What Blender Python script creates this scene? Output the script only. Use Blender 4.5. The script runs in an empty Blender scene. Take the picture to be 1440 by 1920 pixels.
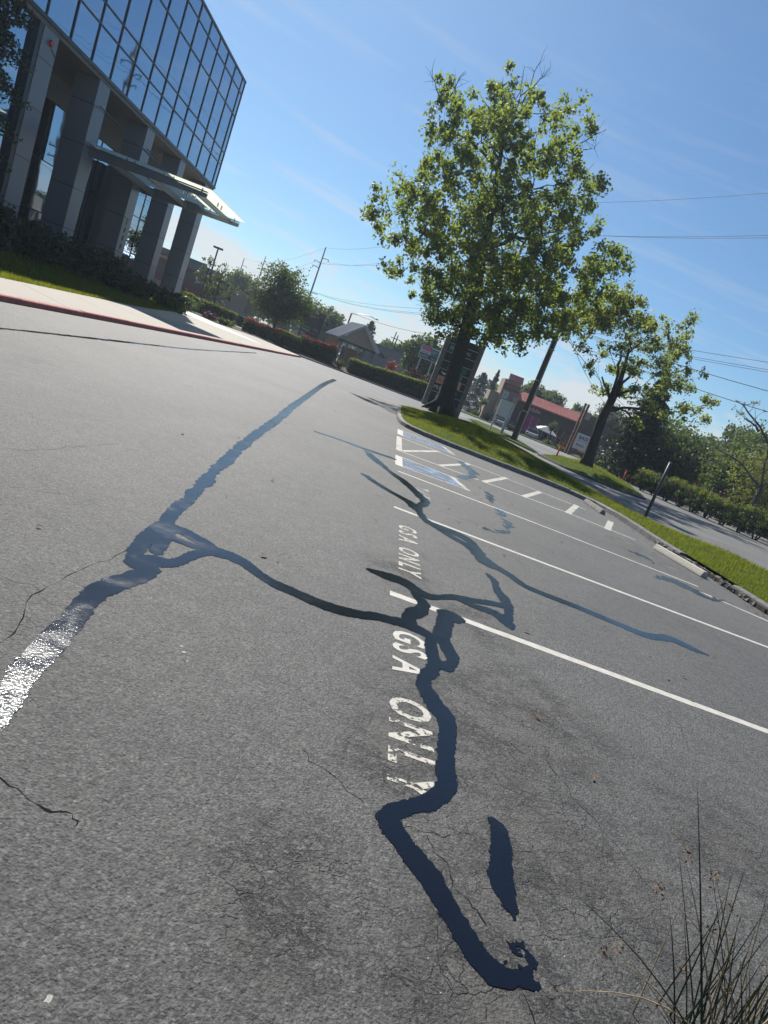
import bpy, bmesh, math, random
import numpy as np
from mathutils import Vector, Matrix

R = math.radians
rng = np.random.default_rng(7)
random.seed(7)
SC = bpy.context.scene
COL = SC.collection

# ------------------------------------------------------------------ camera
ROLL, PITCH, YAW, EYE = R(20.93), R(11.4), R(2.85), 1.6
fw = Vector((math.sin(YAW) * math.cos(PITCH), math.cos(YAW) * math.cos(PITCH), -math.sin(PITCH)))
r0 = Vector((math.cos(YAW), -math.sin(YAW), 0))
d0 = fw.cross(r0)
ax = math.cos(ROLL) * r0 - math.sin(ROLL) * d0
ay = -(math.sin(ROLL) * r0 + math.cos(ROLL) * d0)
cam = bpy.data.objects.new("camera", bpy.data.cameras.new("camera"))
COL.objects.link(cam)
m3 = Matrix((ax, ay, -fw)).transposed()
cam.matrix_world = Matrix.Translation((0, 0, EYE)) @ m3.to_4x4()
cam.data.sensor_fit = 'HORIZONTAL'
cam.data.sensor_width = 36
cam.data.lens = 1230 / 1440 * 36
cam.data.clip_start = 0.05
cam.data.clip_end = 6000
SC.camera = cam

# ------------------------------------------------------------------ sky and sun
SUN_AZ, SUN_EL = R(-22), R(45.3)
SKY_STRENGTH = 0.060
w = bpy.data.worlds.new("World")
SC.world = w
w.use_nodes = True
nt = w.node_tree
N, L = nt.nodes, nt.links
bg = N['Background']
sky = N.new('ShaderNodeTexSky')
sky.sky_type = 'NISHITA'
sky.sun_disc = False
sky.sun_elevation = SUN_EL
sky.sun_rotation = SUN_AZ
sky.altitude = 50
sky.air_density = 1.0
sky.dust_density = 0.5
sky.ozone_density = 7.0


def nmath(nt, op, a, b=None, clamp=False):
    n = nt.nodes.new('ShaderNodeMath')
    n.operation = op
    n.use_clamp = clamp
    for i, v in enumerate((a, b)):
        if v is None:
            continue
        if isinstance(v, (int, float)):
            n.inputs[i].default_value = v
        else:
            nt.links.new(v, n.inputs[i])
    return n.outputs[0]


def nramp(nt, fac, stops):
    n = nt.nodes.new('ShaderNodeValToRGB')
    e = n.color_ramp.elements
    while len(e) < len(stops):
        e.new(0.5)
    for el, (p, c) in zip(e, stops):
        el.position = p
        el.color = (c, c, c, 1) if isinstance(c, (int, float)) else (*c, 1)
    nt.links.new(fac, n.inputs[0])
    return n.outputs[0]


def nmix(nt, fac, a, b, mode='MIX'):
    n = nt.nodes.new('ShaderNodeMix')
    n.data_type = 'RGBA'
    n.blend_type = mode
    for sock, v in ((n.inputs[0], fac), (n.inputs[6], a), (n.inputs[7], b)):
        if isinstance(v, (int, float)):
            sock.default_value = v
        elif isinstance(v, tuple):
            sock.default_value = (*v, 1)
        else:
            nt.links.new(v, sock)
    return n.outputs[2]


def nnoise(nt, vec, scale, detail=4, rough=0.55, dist=0.0):
    n = nt.nodes.new('ShaderNodeTexNoise')
    n.inputs['Scale'].default_value = scale
    n.inputs['Detail'].default_value = detail
    n.inputs['Roughness'].default_value = rough
    n.inputs['Distortion'].default_value = dist
    if vec is not None:
        nt.links.new(vec, n.inputs['Vector'])
    return n.outputs['Fac']


# thin cloud bank low on the horizon and a few cirrus streaks, laid out on azimuth / elevation
tc = N.new('ShaderNodeTexCoord')
sep = N.new('ShaderNodeSeparateXYZ')
L.new(tc.outputs['Generated'], sep.inputs[0])
az = nmath(nt, 'ARCTAN2', sep.outputs[0], sep.outputs[1])
el = nmath(nt, 'ARCSINE', sep.outputs[2])


def sky_vec(sa, se, tilt=0.0):
    c = N.new('ShaderNodeCombineXYZ')
    L.new(nmath(nt, 'MULTIPLY', az, sa), c.inputs[0])
    e2 = nmath(nt, 'ADD', el, nmath(nt, 'MULTIPLY', az, tilt))
    L.new(nmath(nt, 'MULTIPLY', e2, se), c.inputs[1])
    return c.outputs[0]


bank_n = nnoise(nt, sky_vec(3.0, 9.0), 2.4, 6, 0.6)
edge = nmath(nt, 'ADD', nmath(nt, 'MULTIPLY', bank_n, 0.26), -0.030)
bank = nmath(nt, 'MULTIPLY', nmath(nt, 'SUBTRACT', edge, el), 26.0, True)
streak_n = nnoise(nt, sky_vec(2.2, 26.0, 0.10), 1.5, 5, 0.55)
streak = nmath(nt, 'MULTIPLY', nramp(nt, streak_n, [(0.52, 0.0), (0.70, 1.0)]),
               nramp(nt, el, [(0.03, 0.0), (0.10, 1.0), (0.22, 0.35), (0.55, 0.0)]), True)
cl = nmath(nt, 'MAXIMUM', nmath(nt, 'MULTIPLY', bank, 0.72), nmath(nt, 'MULTIPLY', streak, 0.62))
cloud_col = nmix(nt, 0.5, (7.4, 7.0, 6.8), (7.4, 7.0, 6.8))
sky_col = nmix(nt, 1.0, sky.outputs[0], (0.90, 1.045, 1.03), 'MULTIPLY')
L.new(nmix(nt, cl, sky_col, cloud_col), bg.inputs[0])
bg.inputs[1].default_value = SKY_STRENGTH

sun_dir = Vector((math.sin(SUN_AZ) * math.cos(SUN_EL), math.cos(SUN_AZ) * math.cos(SUN_EL), math.sin(SUN_EL)))
sl = bpy.data.lights.new("sun", 'SUN')
sl.energy = 4.3
sl.angle = R(0.53)
sl.color = (1.0, 0.955, 0.89)
so = bpy.data.objects.new("sun", sl)
so.rotation_euler = (-sun_dir).to_track_quat('-Z', 'Y').to_euler()
COL.objects.link(so)

SC.cycles.max_bounces = 6
SC.cycles.diffuse_bounces = 3
SC.cycles.glossy_bounces = 3
SC.cycles.transmission_bounces = 2
SC.cycles.volume_bounces = 0
SC.cycles.transparent_max_bounces = 8
SC.cycles.caustics_reflective = False
SC.cycles.caustics_refractive = False
SC.view_settings.view_transform = 'Standard'
SC.view_settings.look = 'None'
SC.view_settings.gamma = 1
SC.view_settings.use_curve_mapping = False
SC.view_settings.exposure = 0.8

# ------------------------------------------------------------------ materials


def mat(name, base=(0.5, 0.5, 0.5), rough=0.6, metal=0.0, spec=0.5, noise=None, bump=None, coat=0.0):
    """principled material; noise=(scale, amount) mottles the colour, bump=(scale, distance)"""
    m = bpy.data.materials.new(name)
    m.use_nodes = True
    t = m.node_tree
    p = t.nodes['Principled BSDF']
    p.inputs['Base Color'].default_value = (*base, 1)
    p.inputs['Roughness'].default_value = rough
    p.inputs['Metallic'].default_value = metal
    p.inputs['Specular IOR Level'].default_value = spec
    p.inputs['Coat Weight'].default_value = coat
    c = t.nodes.new('ShaderNodeTexCoord').outputs['Object']
    if noise:
        s, a = noise
        f = nnoise(t, c, s, 6, 0.65)
        lo = tuple(max(0, v * (1 - a)) for v in base)
        hi = tuple(min(1, v * (1 + a)) for v in base)
        f = nramp(t, f, [(0.28, 0.0), (0.72, 1.0)])
        t.links.new(nmix(t, f, lo, hi), p.inputs['Base Color'])
    if bump:
        s, d = bump
        b = t.nodes.new('ShaderNodeBump')
        b.inputs['Distance'].default_value = d
        b.inputs['Strength'].default_value = 1.0
        t.links.new(nnoise(t, c, s, 3, 0.6), b.inputs['Height'])
        t.links.new(b.outputs[0], p.inputs['Normal'])
    return m


def voronoi(t, c, scale, feature='F1', out='Distance', rand=1.0):
    v = t.nodes.new('ShaderNodeTexVoronoi')
    v.feature = feature
    v.inputs['Scale'].default_value = scale
    v.inputs['Randomness'].default_value = rand
    t.links.new(c, v.inputs['Vector'])
    return v.outputs[out]


def warp(t, c, scale, amount):
    n = t.nodes.new('ShaderNodeTexNoise')
    n.inputs['Scale'].default_value = scale
    n.inputs['Detail'].default_value = 3
    t.links.new(c, n.inputs['Vector'])
    s = t.nodes.new('ShaderNodeVectorMath')
    s.operation = 'SUBTRACT'
    s.inputs[1].default_value = (0.5, 0.5, 0.5)
    t.links.new(n.outputs['Color'], s.inputs[0])
    k = t.nodes.new('ShaderNodeVectorMath')
    k.operation = 'SCALE'
    k.inputs['Scale'].default_value = amount
    t.links.new(s.outputs[0], k.inputs[0])
    a = t.nodes.new('ShaderNodeVectorMath')
    t.links.new(c, a.inputs[0])
    t.links.new(k.outputs[0], a.inputs[1])
    return a.outputs[0]


def asphalt(name, tone=1.0, coarse=1.0, cracks=True, ravelled=()):
    m = bpy.data.materials.new(name)
    m.use_nodes = True
    t = m.node_tree
    p = t.nodes['Principled BSDF']
    c = t.nodes.new('ShaderNodeTexCoord').outputs['Object']
    big = nnoise(t, c, 0.22, 5, 0.6, 0.6)
    mid = nnoise(t, c, 1.7, 6, 0.65)
    fine = nnoise(t, c, 85 * coarse, 3, 0.7)
    grit = nnoise(t, c, 34 * coarse, 4, 0.75)
    col = nmix(t, nramp(t, big, [(0.3, 0.0), (0.7, 1.0)]),
               tuple(v * tone for v in (0.052, 0.051, 0.048)), tuple(v * tone for v in (0.092, 0.090, 0.084)))
    col = nmix(t, nramp(t, mid, [(0.35, 0.0), (0.75, 0.5)]), col, tuple(v * tone for v in (0.062, 0.061, 0.059)))
    blot = nnoise(t, c, 6.5, 5, 0.7, 0.3)
    col = nmix(t, 1.0, col, nramp(t, blot, [(0.32, 0.80), (0.5, 1.0), (0.70, 1.18)]), 'MULTIPLY')
    drip = nmath(t, 'MULTIPLY', nramp(t, voronoi(t, warp(t, c, 5, 0.12), 0.9, 'F1', 'Distance'), [(0.05, 1.0), (0.16, 0.0)]), nramp(t, nnoise(t, c, 12, 4), [(0.35, 0.2), (0.6, 1.0)]))
    col = nmix(t, nmath(t, 'MULTIPLY', drip, 0.5), col, (0.020, 0.020, 0.021))
    grain = nramp(t, fine, [(0.30, 0.50), (0.5, 1.0), (0.70, 1.6)])
    col = nmix(t, 1.0, col, grain, 'MULTIPLY')
    col = nmix(t, 1.0, col, nramp(t, grit, [(0.33, 0.35), (0.47, 1.0), (0.70, 1.35)]), 'MULTIPLY')
    # separate stones, each with its own tone
    st_col = voronoi(t, c, 92 * coarse, 'F1', 'Color')
    st_sep = t.nodes.new('ShaderNodeSeparateColor')
    t.links.new(st_col, st_sep.inputs[0])
    col = nmix(t, 1.0, col, nramp(t, st_sep.outputs[1], [(0.0, 0.62), (0.5, 0.95), (0.85, 1.2), (1.0, 1.5)]), 'MULTIPLY')
    st_d = voronoi(t, c, 92 * coarse, 'F1', 'Distance')
    # scattered pale aggregate
    cell = voronoi(t, c, 58 * coarse, 'F1', 'Color')
    sepc = t.nodes.new('ShaderNodeSeparateColor')
    t.links.new(cell, sepc.inputs[0])
    dd = voronoi(t, c, 58 * coarse, 'F1', 'Distance')
    spot = nmath(t, 'MULTIPLY', nramp(t, sepc.outputs[0], [(0.965, 0.0), (0.975, 1.0)]),
                 nramp(t, dd, [(0.28, 1.0), (0.38, 0.0)]))
    col = nmix(t, nmath(t, 'MULTIPLY', spot, 0.40), col, (0.26, 0.25, 0.23))
    # ravelled patches where the binder has worn out between the stones
    rav = nramp(t, nnoise(t, c, 0.9, 5, 0.62, 0.4), [(0.60, 0.0), (0.76, 0.35)])
    spx = t.nodes.new('ShaderNodeSeparateXYZ')
    t.links.new(c, spx.inputs[0])
    patch = None
    for cx, cy, rr in ravelled:
        dx = nmath(t, 'MULTIPLY', nmath(t, 'SUBTRACT', spx.outputs[0], cx), 1.0 / rr)
        dy = nmath(t, 'MULTIPLY', nmath(t, 'SUBTRACT', spx.outputs[1], cy), 0.75 / rr)
        q = nmath(t, 'SUBTRACT', 1.0, nmath(t, 'SQRT', nmath(t, 'ADD', nmath(t, 'MULTIPLY', dx, dx), nmath(t, 'MULTIPLY', dy, dy))), True)
        patch = q if patch is None else nmath(t, 'MAXIMUM', patch, q)
    if patch is not None:
        wear = nmath(t, 'MULTIPLY', nramp(t, patch, [(0.0, 0.0), (0.7, 0.75)]), nramp(t, nnoise(t, c, 3.4, 5, 0.7), [(0.42, 0.0), (0.62, 1.0)]))
        rav = nmath(t, 'MAXIMUM', rav, wear)
    pits = nramp(t, nnoise(t, c, 24 * coarse, 5, 0.72, 0.9), [(0.46, 0.0), (0.55, 1.0)])
    pit = nmath(t, 'MULTIPLY', rav, pits)
    col = nmix(t, nmath(t, 'MULTIPLY', pit, 0.80), col, (0.015, 0.014, 0.014))
    h = nmath(t, 'ADD', nmath(t, 'ADD', nmath(t, 'MULTIPLY', fine, 0.0050 / coarse), nmath(t, 'MULTIPLY', grit, 0.010 / coarse)), nmath(t, 'MULTIPLY', pit, -0.011))
    h = nmath(t, 'ADD', h, nmath(t, 'MULTIPLY', nmath(t, 'MULTIPLY', nnoise(t, c, 24 * coarse, 4, 0.7, 0.5), nmath(t, 'ADD', rav, 0.25)), 0.0075 / coarse))
    h = nmath(t, 'ADD', h, nmath(t, 'MULTIPLY', nnoise(t, c, 260 * coarse, 2, 0.6), 0.0014 / coarse))
    h = nmath(t, 'ADD', h, nmath(t, 'MULTIPLY', st_d, -0.0035 / coarse))
    if cracks:
        wv = warp(t, c, 2.2, 0.45)
        e1 = voronoi(t, wv, 0.85, 'DISTANCE_TO_EDGE')
        k1 = nramp(t, e1, [(0.0, 1.0), (0.0075, 0.0)])
        g1 = nramp(t, nnoise(t, c, 0.8, 3), [(0.52, 0.0), (0.66, 0.8)])
        wv2 = warp(t, c, 9.0, 0.10)
        e2 = voronoi(t, wv2, 5.2, 'DISTANCE_TO_EDGE')
        k2 = nramp(t, e2, [(0.0, 1.0), (0.028, 0.0)])
        g2 = nramp(t, nnoise(t, c, 1.35, 4), [(0.56, 0.0), (0.72, 0.6)])
        k = nmath(t, 'MAXIMUM', nmath(t, 'MULTIPLY', k1, g1), nmath(t, 'MULTIPLY', k2, g2))
        if patch is not None:
            e3 = voronoi(t, warp(t, c, 14.0, 0.09), 11.0, 'DISTANCE_TO_EDGE')
            k3 = nramp(t, e3, [(0.0, 1.0), (0.045, 0.0)])
            g3 = nmath(t, 'MULTIPLY', nramp(t, patch, [(0.1, 0.0), (0.6, 0.9)]), nramp(t, nnoise(t, c, 4.5, 4), [(0.44, 0.0), (0.60, 1.0)]))
            k = nmath(t, 'MAXIMUM', k, nmath(t, 'MULTIPLY', k3, g3))
            col = nmix(t, nmath(t, 'MULTIPLY', nramp(t, patch, [(0.0, 0.0), (0.8, 0.55)]), nramp(t, nnoise(t, c, 1.9, 4), [(0.4, 0.2), (0.6, 1.0)])), col, (0.066, 0.060, 0.052))
        col = nmix(t, nmath(t, 'MULTIPLY', k, 0.7), col, (0.012, 0.012, 0.012))
        h = nmath(t, 'ADD', h, nmath(t, 'MULTIPLY', k, -0.006))
    b = t.nodes.new('ShaderNodeBump')
    b.inputs['Strength'].default_value = 1.0
    b.inputs['Distance'].default_value = 1.0
    t.links.new(h, b.inputs['Height'])
    t.links.new(col, p.inputs['Base Color'])
    t.links.new(b.outputs[0], p.inputs['Normal'])
    p.inputs['Roughness'].default_value = 0.70
    p.inputs['Specular IOR Level'].default_value = 0.5
    return m


def worn(name, base, cover, rough=0.6, scale=38.0, patch=3.0, bump=0.0012):
    """thin paint that has flaked away from the stones: the gaps are real holes in the coat"""
    m = bpy.data.materials.new(name)
    m.use_nodes = True
    t = m.node_tree
    p = t.nodes['Principled BSDF']
    c = t.nodes.new('ShaderNodeTexCoord').outputs['Object']
    a = nnoise(t, c, scale, 5, 0.7)
    b = nnoise(t, c, patch, 4, 0.6)
    s = nmath(t, 'ADD', nmath(t, 'MULTIPLY', a, 0.6), nmath(t, 'MULTIPLY', b, 0.4))
    lim = 0.5 - (cover - 0.5) * 0.42
    f = nramp(t, s, [(lim - 0.012, 0.0), (lim + 0.012, 1.0)])
    g = nramp(t, nnoise(t, c, 14, 4), [(0.3, 0.72), (0.7, 1.0)])
    t.links.new(nmix(t, 1.0, base, g, 'MULTIPLY'), p.inputs['Base Color'])
    p.inputs['Roughness'].default_value = rough
    bu = t.nodes.new('ShaderNodeBump')
    bu.inputs['Distance'].default_value = bump
    t.links.new(nnoise(t, c, 120, 3, 0.6), bu.inputs['Height'])
    t.links.new(bu.outputs[0], p.inputs['Normal'])
    tr = t.nodes.new('ShaderNodeBsdfTransparent')
    mx = t.nodes.new('ShaderNodeMixShader')
    t.links.new(f, mx.inputs[0])
    t.links.new(tr.outputs[0], mx.inputs[1])
    t.links.new(p.outputs[0], mx.inputs[2])
    t.links.new(mx.outputs[0], t.nodes['Material Output'].inputs[0])
    return m


def leafmat(name, dark, light, thru, trans=0.45, rough=0.55, spec=0.35):
    """thin leaves: diffuse front plus light coming through; tone differs from leaf to leaf"""
    m = bpy.data.materials.new(name)
    m.use_nodes = True
    t = m.node_tree
    p = t.nodes['Principled BSDF']
    g = t.nodes.new('ShaderNodeNewGeometry')
    rnd = g.outputs['Random Per Island']
    col = nmix(t, rnd, dark, light)
    t.links.new(col, p.inputs['Base Color'])
    p.inputs['Roughness'].default_value = rough
    p.inputs['Specular IOR Level'].default_value = spec
    tl = t.nodes.new('ShaderNodeBsdfTranslucent')
    t.links.new(nmix(t, rnd, tuple(v * 0.7 for v in thru), thru), tl.inputs[0])
    mx = t.nodes.new('ShaderNodeMixShader')
    mx.inputs[0].default_value = trans
    t.links.new(p.outputs[0], mx.inputs[1])
    t.links.new(tl.outputs[0], mx.inputs[2])
    t.links.new(mx.outputs[0], t.nodes['Material Output'].inputs[0])
    return m


M = {}
M['lot'] = asphalt('lot_asphalt', 1.0, 1.0, True, ((1.30, 2.35, 0.75), (0.95, 3.1, 0.75), (0.62, 2.75, 0.45), (0.25, 1.75, 0.4), (1.0, 1.55, 0.7), (1.4, 3.6, 0.8), (2.4, 2.9, 0.6), (0.62, 5.6, 0.5), (1.3, 5.0, 0.5), (6.0, 13.5, 1.8)))
M['road'] = asphalt('road_asphalt', 1.5, 0.8, False)
M['street'] = asphalt('street_asphalt', 1.9, 0.5, False)
M['earth'] = mat('earth', (0.07, 0.065, 0.04), 0.95, noise=(0.05, 0.4))
M['turf'] = mat('turf', (0.045, 0.070, 0.006), 0.95, 0, 0.1, noise=(2.6, 0.6), bump=(30, 0.03))
M['soil'] = mat('bark_mulch', (0.05, 0.035, 0.025), 0.95, noise=(9, 0.5), bump=(40, 0.02))
M['walk'] = mat('exposed_concrete', (0.34, 0.31, 0.26), 0.85, noise=(60, 0.35), bump=(90, 0.002))
M['white_walk'] = mat('pale_concrete', (0.62, 0.61, 0.58), 0.8, noise=(6, 0.12))
M['kerb'] = mat('kerb_concrete', (0.20, 0.19, 0.175), 0.9, noise=(7, 0.4), bump=(60, 0.004))
M['kerb_dark'] = mat('stained_kerb_concrete', (0.13, 0.125, 0.12), 0.9, noise=(9, 0.5), bump=(45, 0.008))
M['redkerb'] = mat('faded_red_kerb_paint', (0.40, 0.13, 0.11), 0.75, noise=(8, 0.4), bump=(60, 0.003))
M['stop'] = mat('wheel_stop_concrete', (0.42, 0.40, 0.34), 0.85, noise=(35, 0.3), bump=(60, 0.004))
M['seal'] = None
M['paint'] = worn('white_road_paint', (0.50, 0.48, 0.42), 0.90)
M['paint_worn'] = worn('flaking_white_road_paint', (0.46, 0.44, 0.38), 0.66)
M['paint_broken'] = worn('badly_broken_white_paint', (0.50, 0.47, 0.40), 0.54, 0.6, 26, 7)
M['paint_ghost'] = worn('almost_gone_white_paint', (0.42, 0.40, 0.36), 0.42)
M['blue_paint'] = worn('faded_blue_road_paint', (0.15, 0.28, 0.47), 0.46, 0.6, 30, 2.6)
M['crack'] = mat('open_crack', (0.010, 0.010, 0.010), 0.95, spec=0.1)
M['black'] = mat('black_panel', (0.016, 0.017, 0.020), 0.5)
M['iron'] = mat('dark_steel', (0.045, 0.05, 0.055), 0.45, 0.3)
M['grey_steel'] = mat('grey_painted_steel', (0.16, 0.175, 0.19), 0.4, 0.2, noise=(3, 0.1))
M['frame'] = mat('anodised_mullion', (0.03, 0.034, 0.042), 0.35, 0.6)
M['granite'] = mat('polished_grey_granite', (0.165, 0.18, 0.205), 0.34, noise=(70, 0.22))
M['soffit'] = mat('grey_soffit', (0.20, 0.185, 0.17), 0.8, noise=(2, 0.1))
M['dark_in'] = mat('dark_interior', (0.012, 0.013, 0.015), 0.8)
M['wood'] = mat('weathered_pole_wood', (0.10, 0.082, 0.068), 0.85, noise=(6, 0.3), bump=(25, 0.006))
M['alu'] = mat('galvanised_steel', (0.42, 0.43, 0.44), 0.45, 0.7)
M['cable'] = mat('black_cable', (0.02, 0.02, 0.022), 0.6)
M['bark'] = mat('oak_bark', (0.055, 0.045, 0.037), 0.95, noise=(9, 0.45), bump=(14, 0.03))
M['bark2'] = mat('grey_bark', (0.075, 0.065, 0.055), 0.95, noise=(9, 0.4), bump=(14, 0.02))
M['white'] = mat('white_sign_face', (0.70, 0.71, 0.72), 0.5)
M['cream'] = mat('cream_lettering', (0.66, 0.62, 0.54), 0.55)
M['dim_white'] = mat('dull_white_paint', (0.50, 0.52, 0.54), 0.6)
M['orange'] = mat('delineator_orange', (0.85, 0.11, 0.04), 0.45)
M['salmon'] = mat('orange_sign_face', (0.72, 0.36, 0.22), 0.5)
M['red'] = mat('red_lettering', (0.55, 0.04, 0.03), 0.5)
M['magenta'] = mat('magenta_vinyl', (0.42, 0.02, 0.14), 0.5)
M['pink_sign'] = mat('pink_sign_face', (0.55, 0.06, 0.22), 0.5)
M['pink_letter'] = mat('pale_pink_lettering', (0.75, 0.38, 0.48), 0.5)
M['green_sign'] = mat('green_sign_face', (0.02, 0.16, 0.10), 0.5)
M['navy'] = mat('navy_lettering', (0.03, 0.08, 0.15), 0.5)
M['yellow'] = mat('yellow_tape', (0.80, 0.55, 0.03), 0.5)
M['red_roof'] = mat('red_metal_roof', (0.44, 0.14, 0.11), 0.5, 0.1, noise=(1.5, 0.12))
M['stucco'] = mat('brown_stucco', (0.15, 0.115, 0.085), 0.9, noise=(3, 0.12), bump=(80, 0.003))
M['stucco2'] = mat('tan_stucco', (0.34, 0.26, 0.19), 0.9, noise=(3, 0.12))
M['taupe'] = mat('taupe_stucco', (0.115, 0.088, 0.070), 0.9, noise=(2, 0.12))
M['brickwall'] = mat('brown_brick', (0.16, 0.085, 0.06), 0.9, noise=(4, 0.25))
M['store_roof'] = mat('grey_parapet', (0.16, 0.17, 0.18), 0.8)
M['awning'] = mat('dark_red_awning', (0.22, 0.045, 0.035), 0.8)
M['shingle'] = mat('grey_standing_seam', (0.14, 0.16, 0.19), 0.4, 0.3, noise=(2, 0.15))
M['siding'] = mat('grey_lap_siding', (0.20, 0.20, 0.21), 0.8, noise=(2, 0.1))
M['tan'] = mat('tan_gable_panel', (0.42, 0.33, 0.23), 0.85, noise=(3, 0.1))
M['brick_warm'] = mat('warm_brick', (0.36, 0.19, 0.12), 0.9, noise=(10, 0.3))
M['tyre'] = mat('tyre_rubber', (0.015, 0.015, 0.015), 0.9)
M['rim'] = mat('alloy_rim', (0.40, 0.41, 0.42), 0.35, 0.8)
M['car_glass'] = mat('car_glass', (0.012, 0.014, 0.017), 0.06, spec=0.6)
M['lamp_red'] = mat('red_tail_lamp', (0.35, 0.01, 0.01), 0.25)
M['lamp_clear'] = mat('clear_head_lamp', (0.6, 0.6, 0.58), 0.15)
for n_, c_ in (('silver', (0.42, 0.43, 0.45)), ('white_car', (0.75, 0.75, 0.74)), ('black_car', (0.02, 0.021, 0.025)),
               ('maroon', (0.11, 0.02, 0.028)), ('blue_car', (0.05, 0.07, 0.12))):
    M[n_] = mat(n_ + '_paint', c_, 0.3, 0.15, coat=0.6)

# blue glass curtain wall: mirror-like tinted pane with a slight roll of the sheet
gm = bpy.data.materials.new('reflective_blue_glass')
gm.use_nodes = True
t_ = gm.node_tree
p_ = t_.nodes['Principled BSDF']
p_.inputs['Base Color'].default_value = (0.30, 0.40, 0.51, 1)
p_.inputs['Metallic'].default_value = 1.0
p_.inputs['Roughness'].default_value = 0.025
b_ = t_.nodes.new('ShaderNodeBump')
b_.inputs['Distance'].default_value = 0.0024
t_.links.new(nnoise(t_, t_.nodes.new('ShaderNodeTexCoord').outputs['Object'], 0.9, 1, 0.4), b_.inputs['Height'])
t_.links.new(b_.outputs[0], p_.inputs['Normal'])
M['glass'] = gm

# laminated frosted glass of the entrance canopy lets the sun through
gm2 = bpy.data.materials.new('frosted_canopy_glass')
gm2.use_nodes = True
t_ = gm2.node_tree
p_ = t_.nodes['Principled BSDF']
p_.inputs['Base Color'].default_value = (0.74, 0.80, 0.75, 1)
p_.inputs['Roughness'].default_value = 0.2
tl_ = t_.nodes.new('ShaderNodeBsdfTranslucent')
tl_.inputs[0].default_value = (0.92, 0.95, 0.86, 1)
mx_ = t_.nodes.new('ShaderNodeMixShader')
mx_.inputs[0].default_value = 0.85
t_.links.new(p_.outputs[0], mx_.inputs[1])
t_.links.new(tl_.outputs[0], mx_.inputs[2])
t_.links.new(mx_.outputs[0], t_.nodes['Material Output'].inputs[0])
M['canopy_glass'] = gm2


def sealant(name, cover):
    """glossy rubberised crack filler, slightly pebbled by the stones beneath"""
    m = worn(name, (0.010, 0.011, 0.014), cover, 0.16, 75, 6)
    t = m.node_tree
    p = t.nodes['Principled BSDF']
    for l in list(p.inputs['Base Color'].links):
        t.links.remove(l)
    p.inputs['Base Color'].default_value = (0.004, 0.005, 0.009, 1)
    p.inputs['Specular IOR Level'].default_value = 0.38
    c = t.nodes['Texture Coordinate'].outputs['Object']
    t.links.new(nramp(t, nnoise(t, c, 2.5, 4, 0.6), [(0.35, 0.07), (0.52, 0.12), (0.66, 0.26)]), p.inputs['Roughness'])
    bu = [n for n in t.nodes if n.type == 'BUMP'][0]
    hh = nmath(t, 'ADD', nmath(t, 'MULTIPLY', nnoise(t, c, 70, 3, 0.55), 0.0011),
               nmath(t, 'MULTIPLY', nnoise(t, c, 230, 2, 0.5), 0.00045))
    t.links.new(hh, bu.inputs['Height'])
    bu.inputs['Distance'].default_value = 1.0
    return m


M['seal'] = sealant('crack_sealant', 1.2)
M['seal_worn'] = sealant('patchy_crack_sealant', 0.52)

M['oak_leaf'] = leafmat('oak_leaf', (0.042, 0.074, 0.015), (0.100, 0.142, 0.028), (0.33, 0.42, 0.06), 0.55, 0.55, 0.25)
M['oak_leaf2'] = leafmat('young_oak_leaf', (0.06, 0.09, 0.02), (0.125, 0.165, 0.038), (0.36, 0.43, 0.08), 0.55)
M['dark_leaf'] = leafmat('dark_conifer_leaf', (0.014, 0.030, 0.014), (0.034, 0.058, 0.022), (0.05, 0.08, 0.02), 0.2)
M['mid_leaf'] = leafmat('mid_green_leaf', (0.032, 0.060, 0.016), (0.070, 0.110, 0.028), (0.16, 0.23, 0.04), 0.4)
M['pale_leaf'] = leafmat('pale_green_leaf', (0.055, 0.085, 0.030), (0.095, 0.135, 0.050), (0.17, 0.22, 0.06), 0.35)
M['yellow_leaf'] = leafmat('yellow_green_leaf', (0.065, 0.090, 0.016), (0.125, 0.145, 0.030), (0.28, 0.31, 0.05), 0.45)
M['hedge_leaf'] = leafmat('box_hedge_leaf', (0.020, 0.038, 0.010), (0.042, 0.072, 0.016), (0.10, 0.15, 0.018), 0.3)
M['hedge_top'] = leafmat('sunlit_hedge_leaf', (0.06, 0.09, 0.014), (0.11, 0.145, 0.022), (0.30, 0.35, 0.035), 0.45)  # brighter copy of the hedge leaf: sun on the tops put into colour
M['red_leaf'] = leafmat('red_photinia_leaf', (0.16, 0.035, 0.025), (0.30, 0.075, 0.05), (0.38, 0.08, 0.05), 0.4)
M['maroon_leaf'] = leafmat('plum_leaf', (0.05, 0.015, 0.02), (0.10, 0.03, 0.04), (0.12, 0.03, 0.04), 0.3)
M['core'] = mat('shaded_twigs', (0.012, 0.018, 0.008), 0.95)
M['blade'] = leafmat('grass_blade', (0.030, 0.048, 0.006), (0.13, 0.145, 0.022), (0.30, 0.33, 0.025), 0.5, 0.9, 0.08)
M['rush'] = mat('rush_stem', (0.018, 0.034, 0.014), 0.5, noise=(20, 0.3))
M['straw'] = mat('dry_straw', (0.33, 0.23, 0.12), 0.8, noise=(30, 0.3))
M['seedhead'] = mat('rush_seedhead', (0.16, 0.085, 0.035), 0.9, noise=(60, 0.4))
M['pebble'] = mat('pale_pebble', (0.30, 0.285, 0.26), 0.8, noise=(150, 0.4))

# ------------------------------------------------------------------ mesh helpers


def rot2(x, y, a):
    c, s = math.cos(a), math.sin(a)
    return x * c - y * s, x * s + y * c


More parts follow.
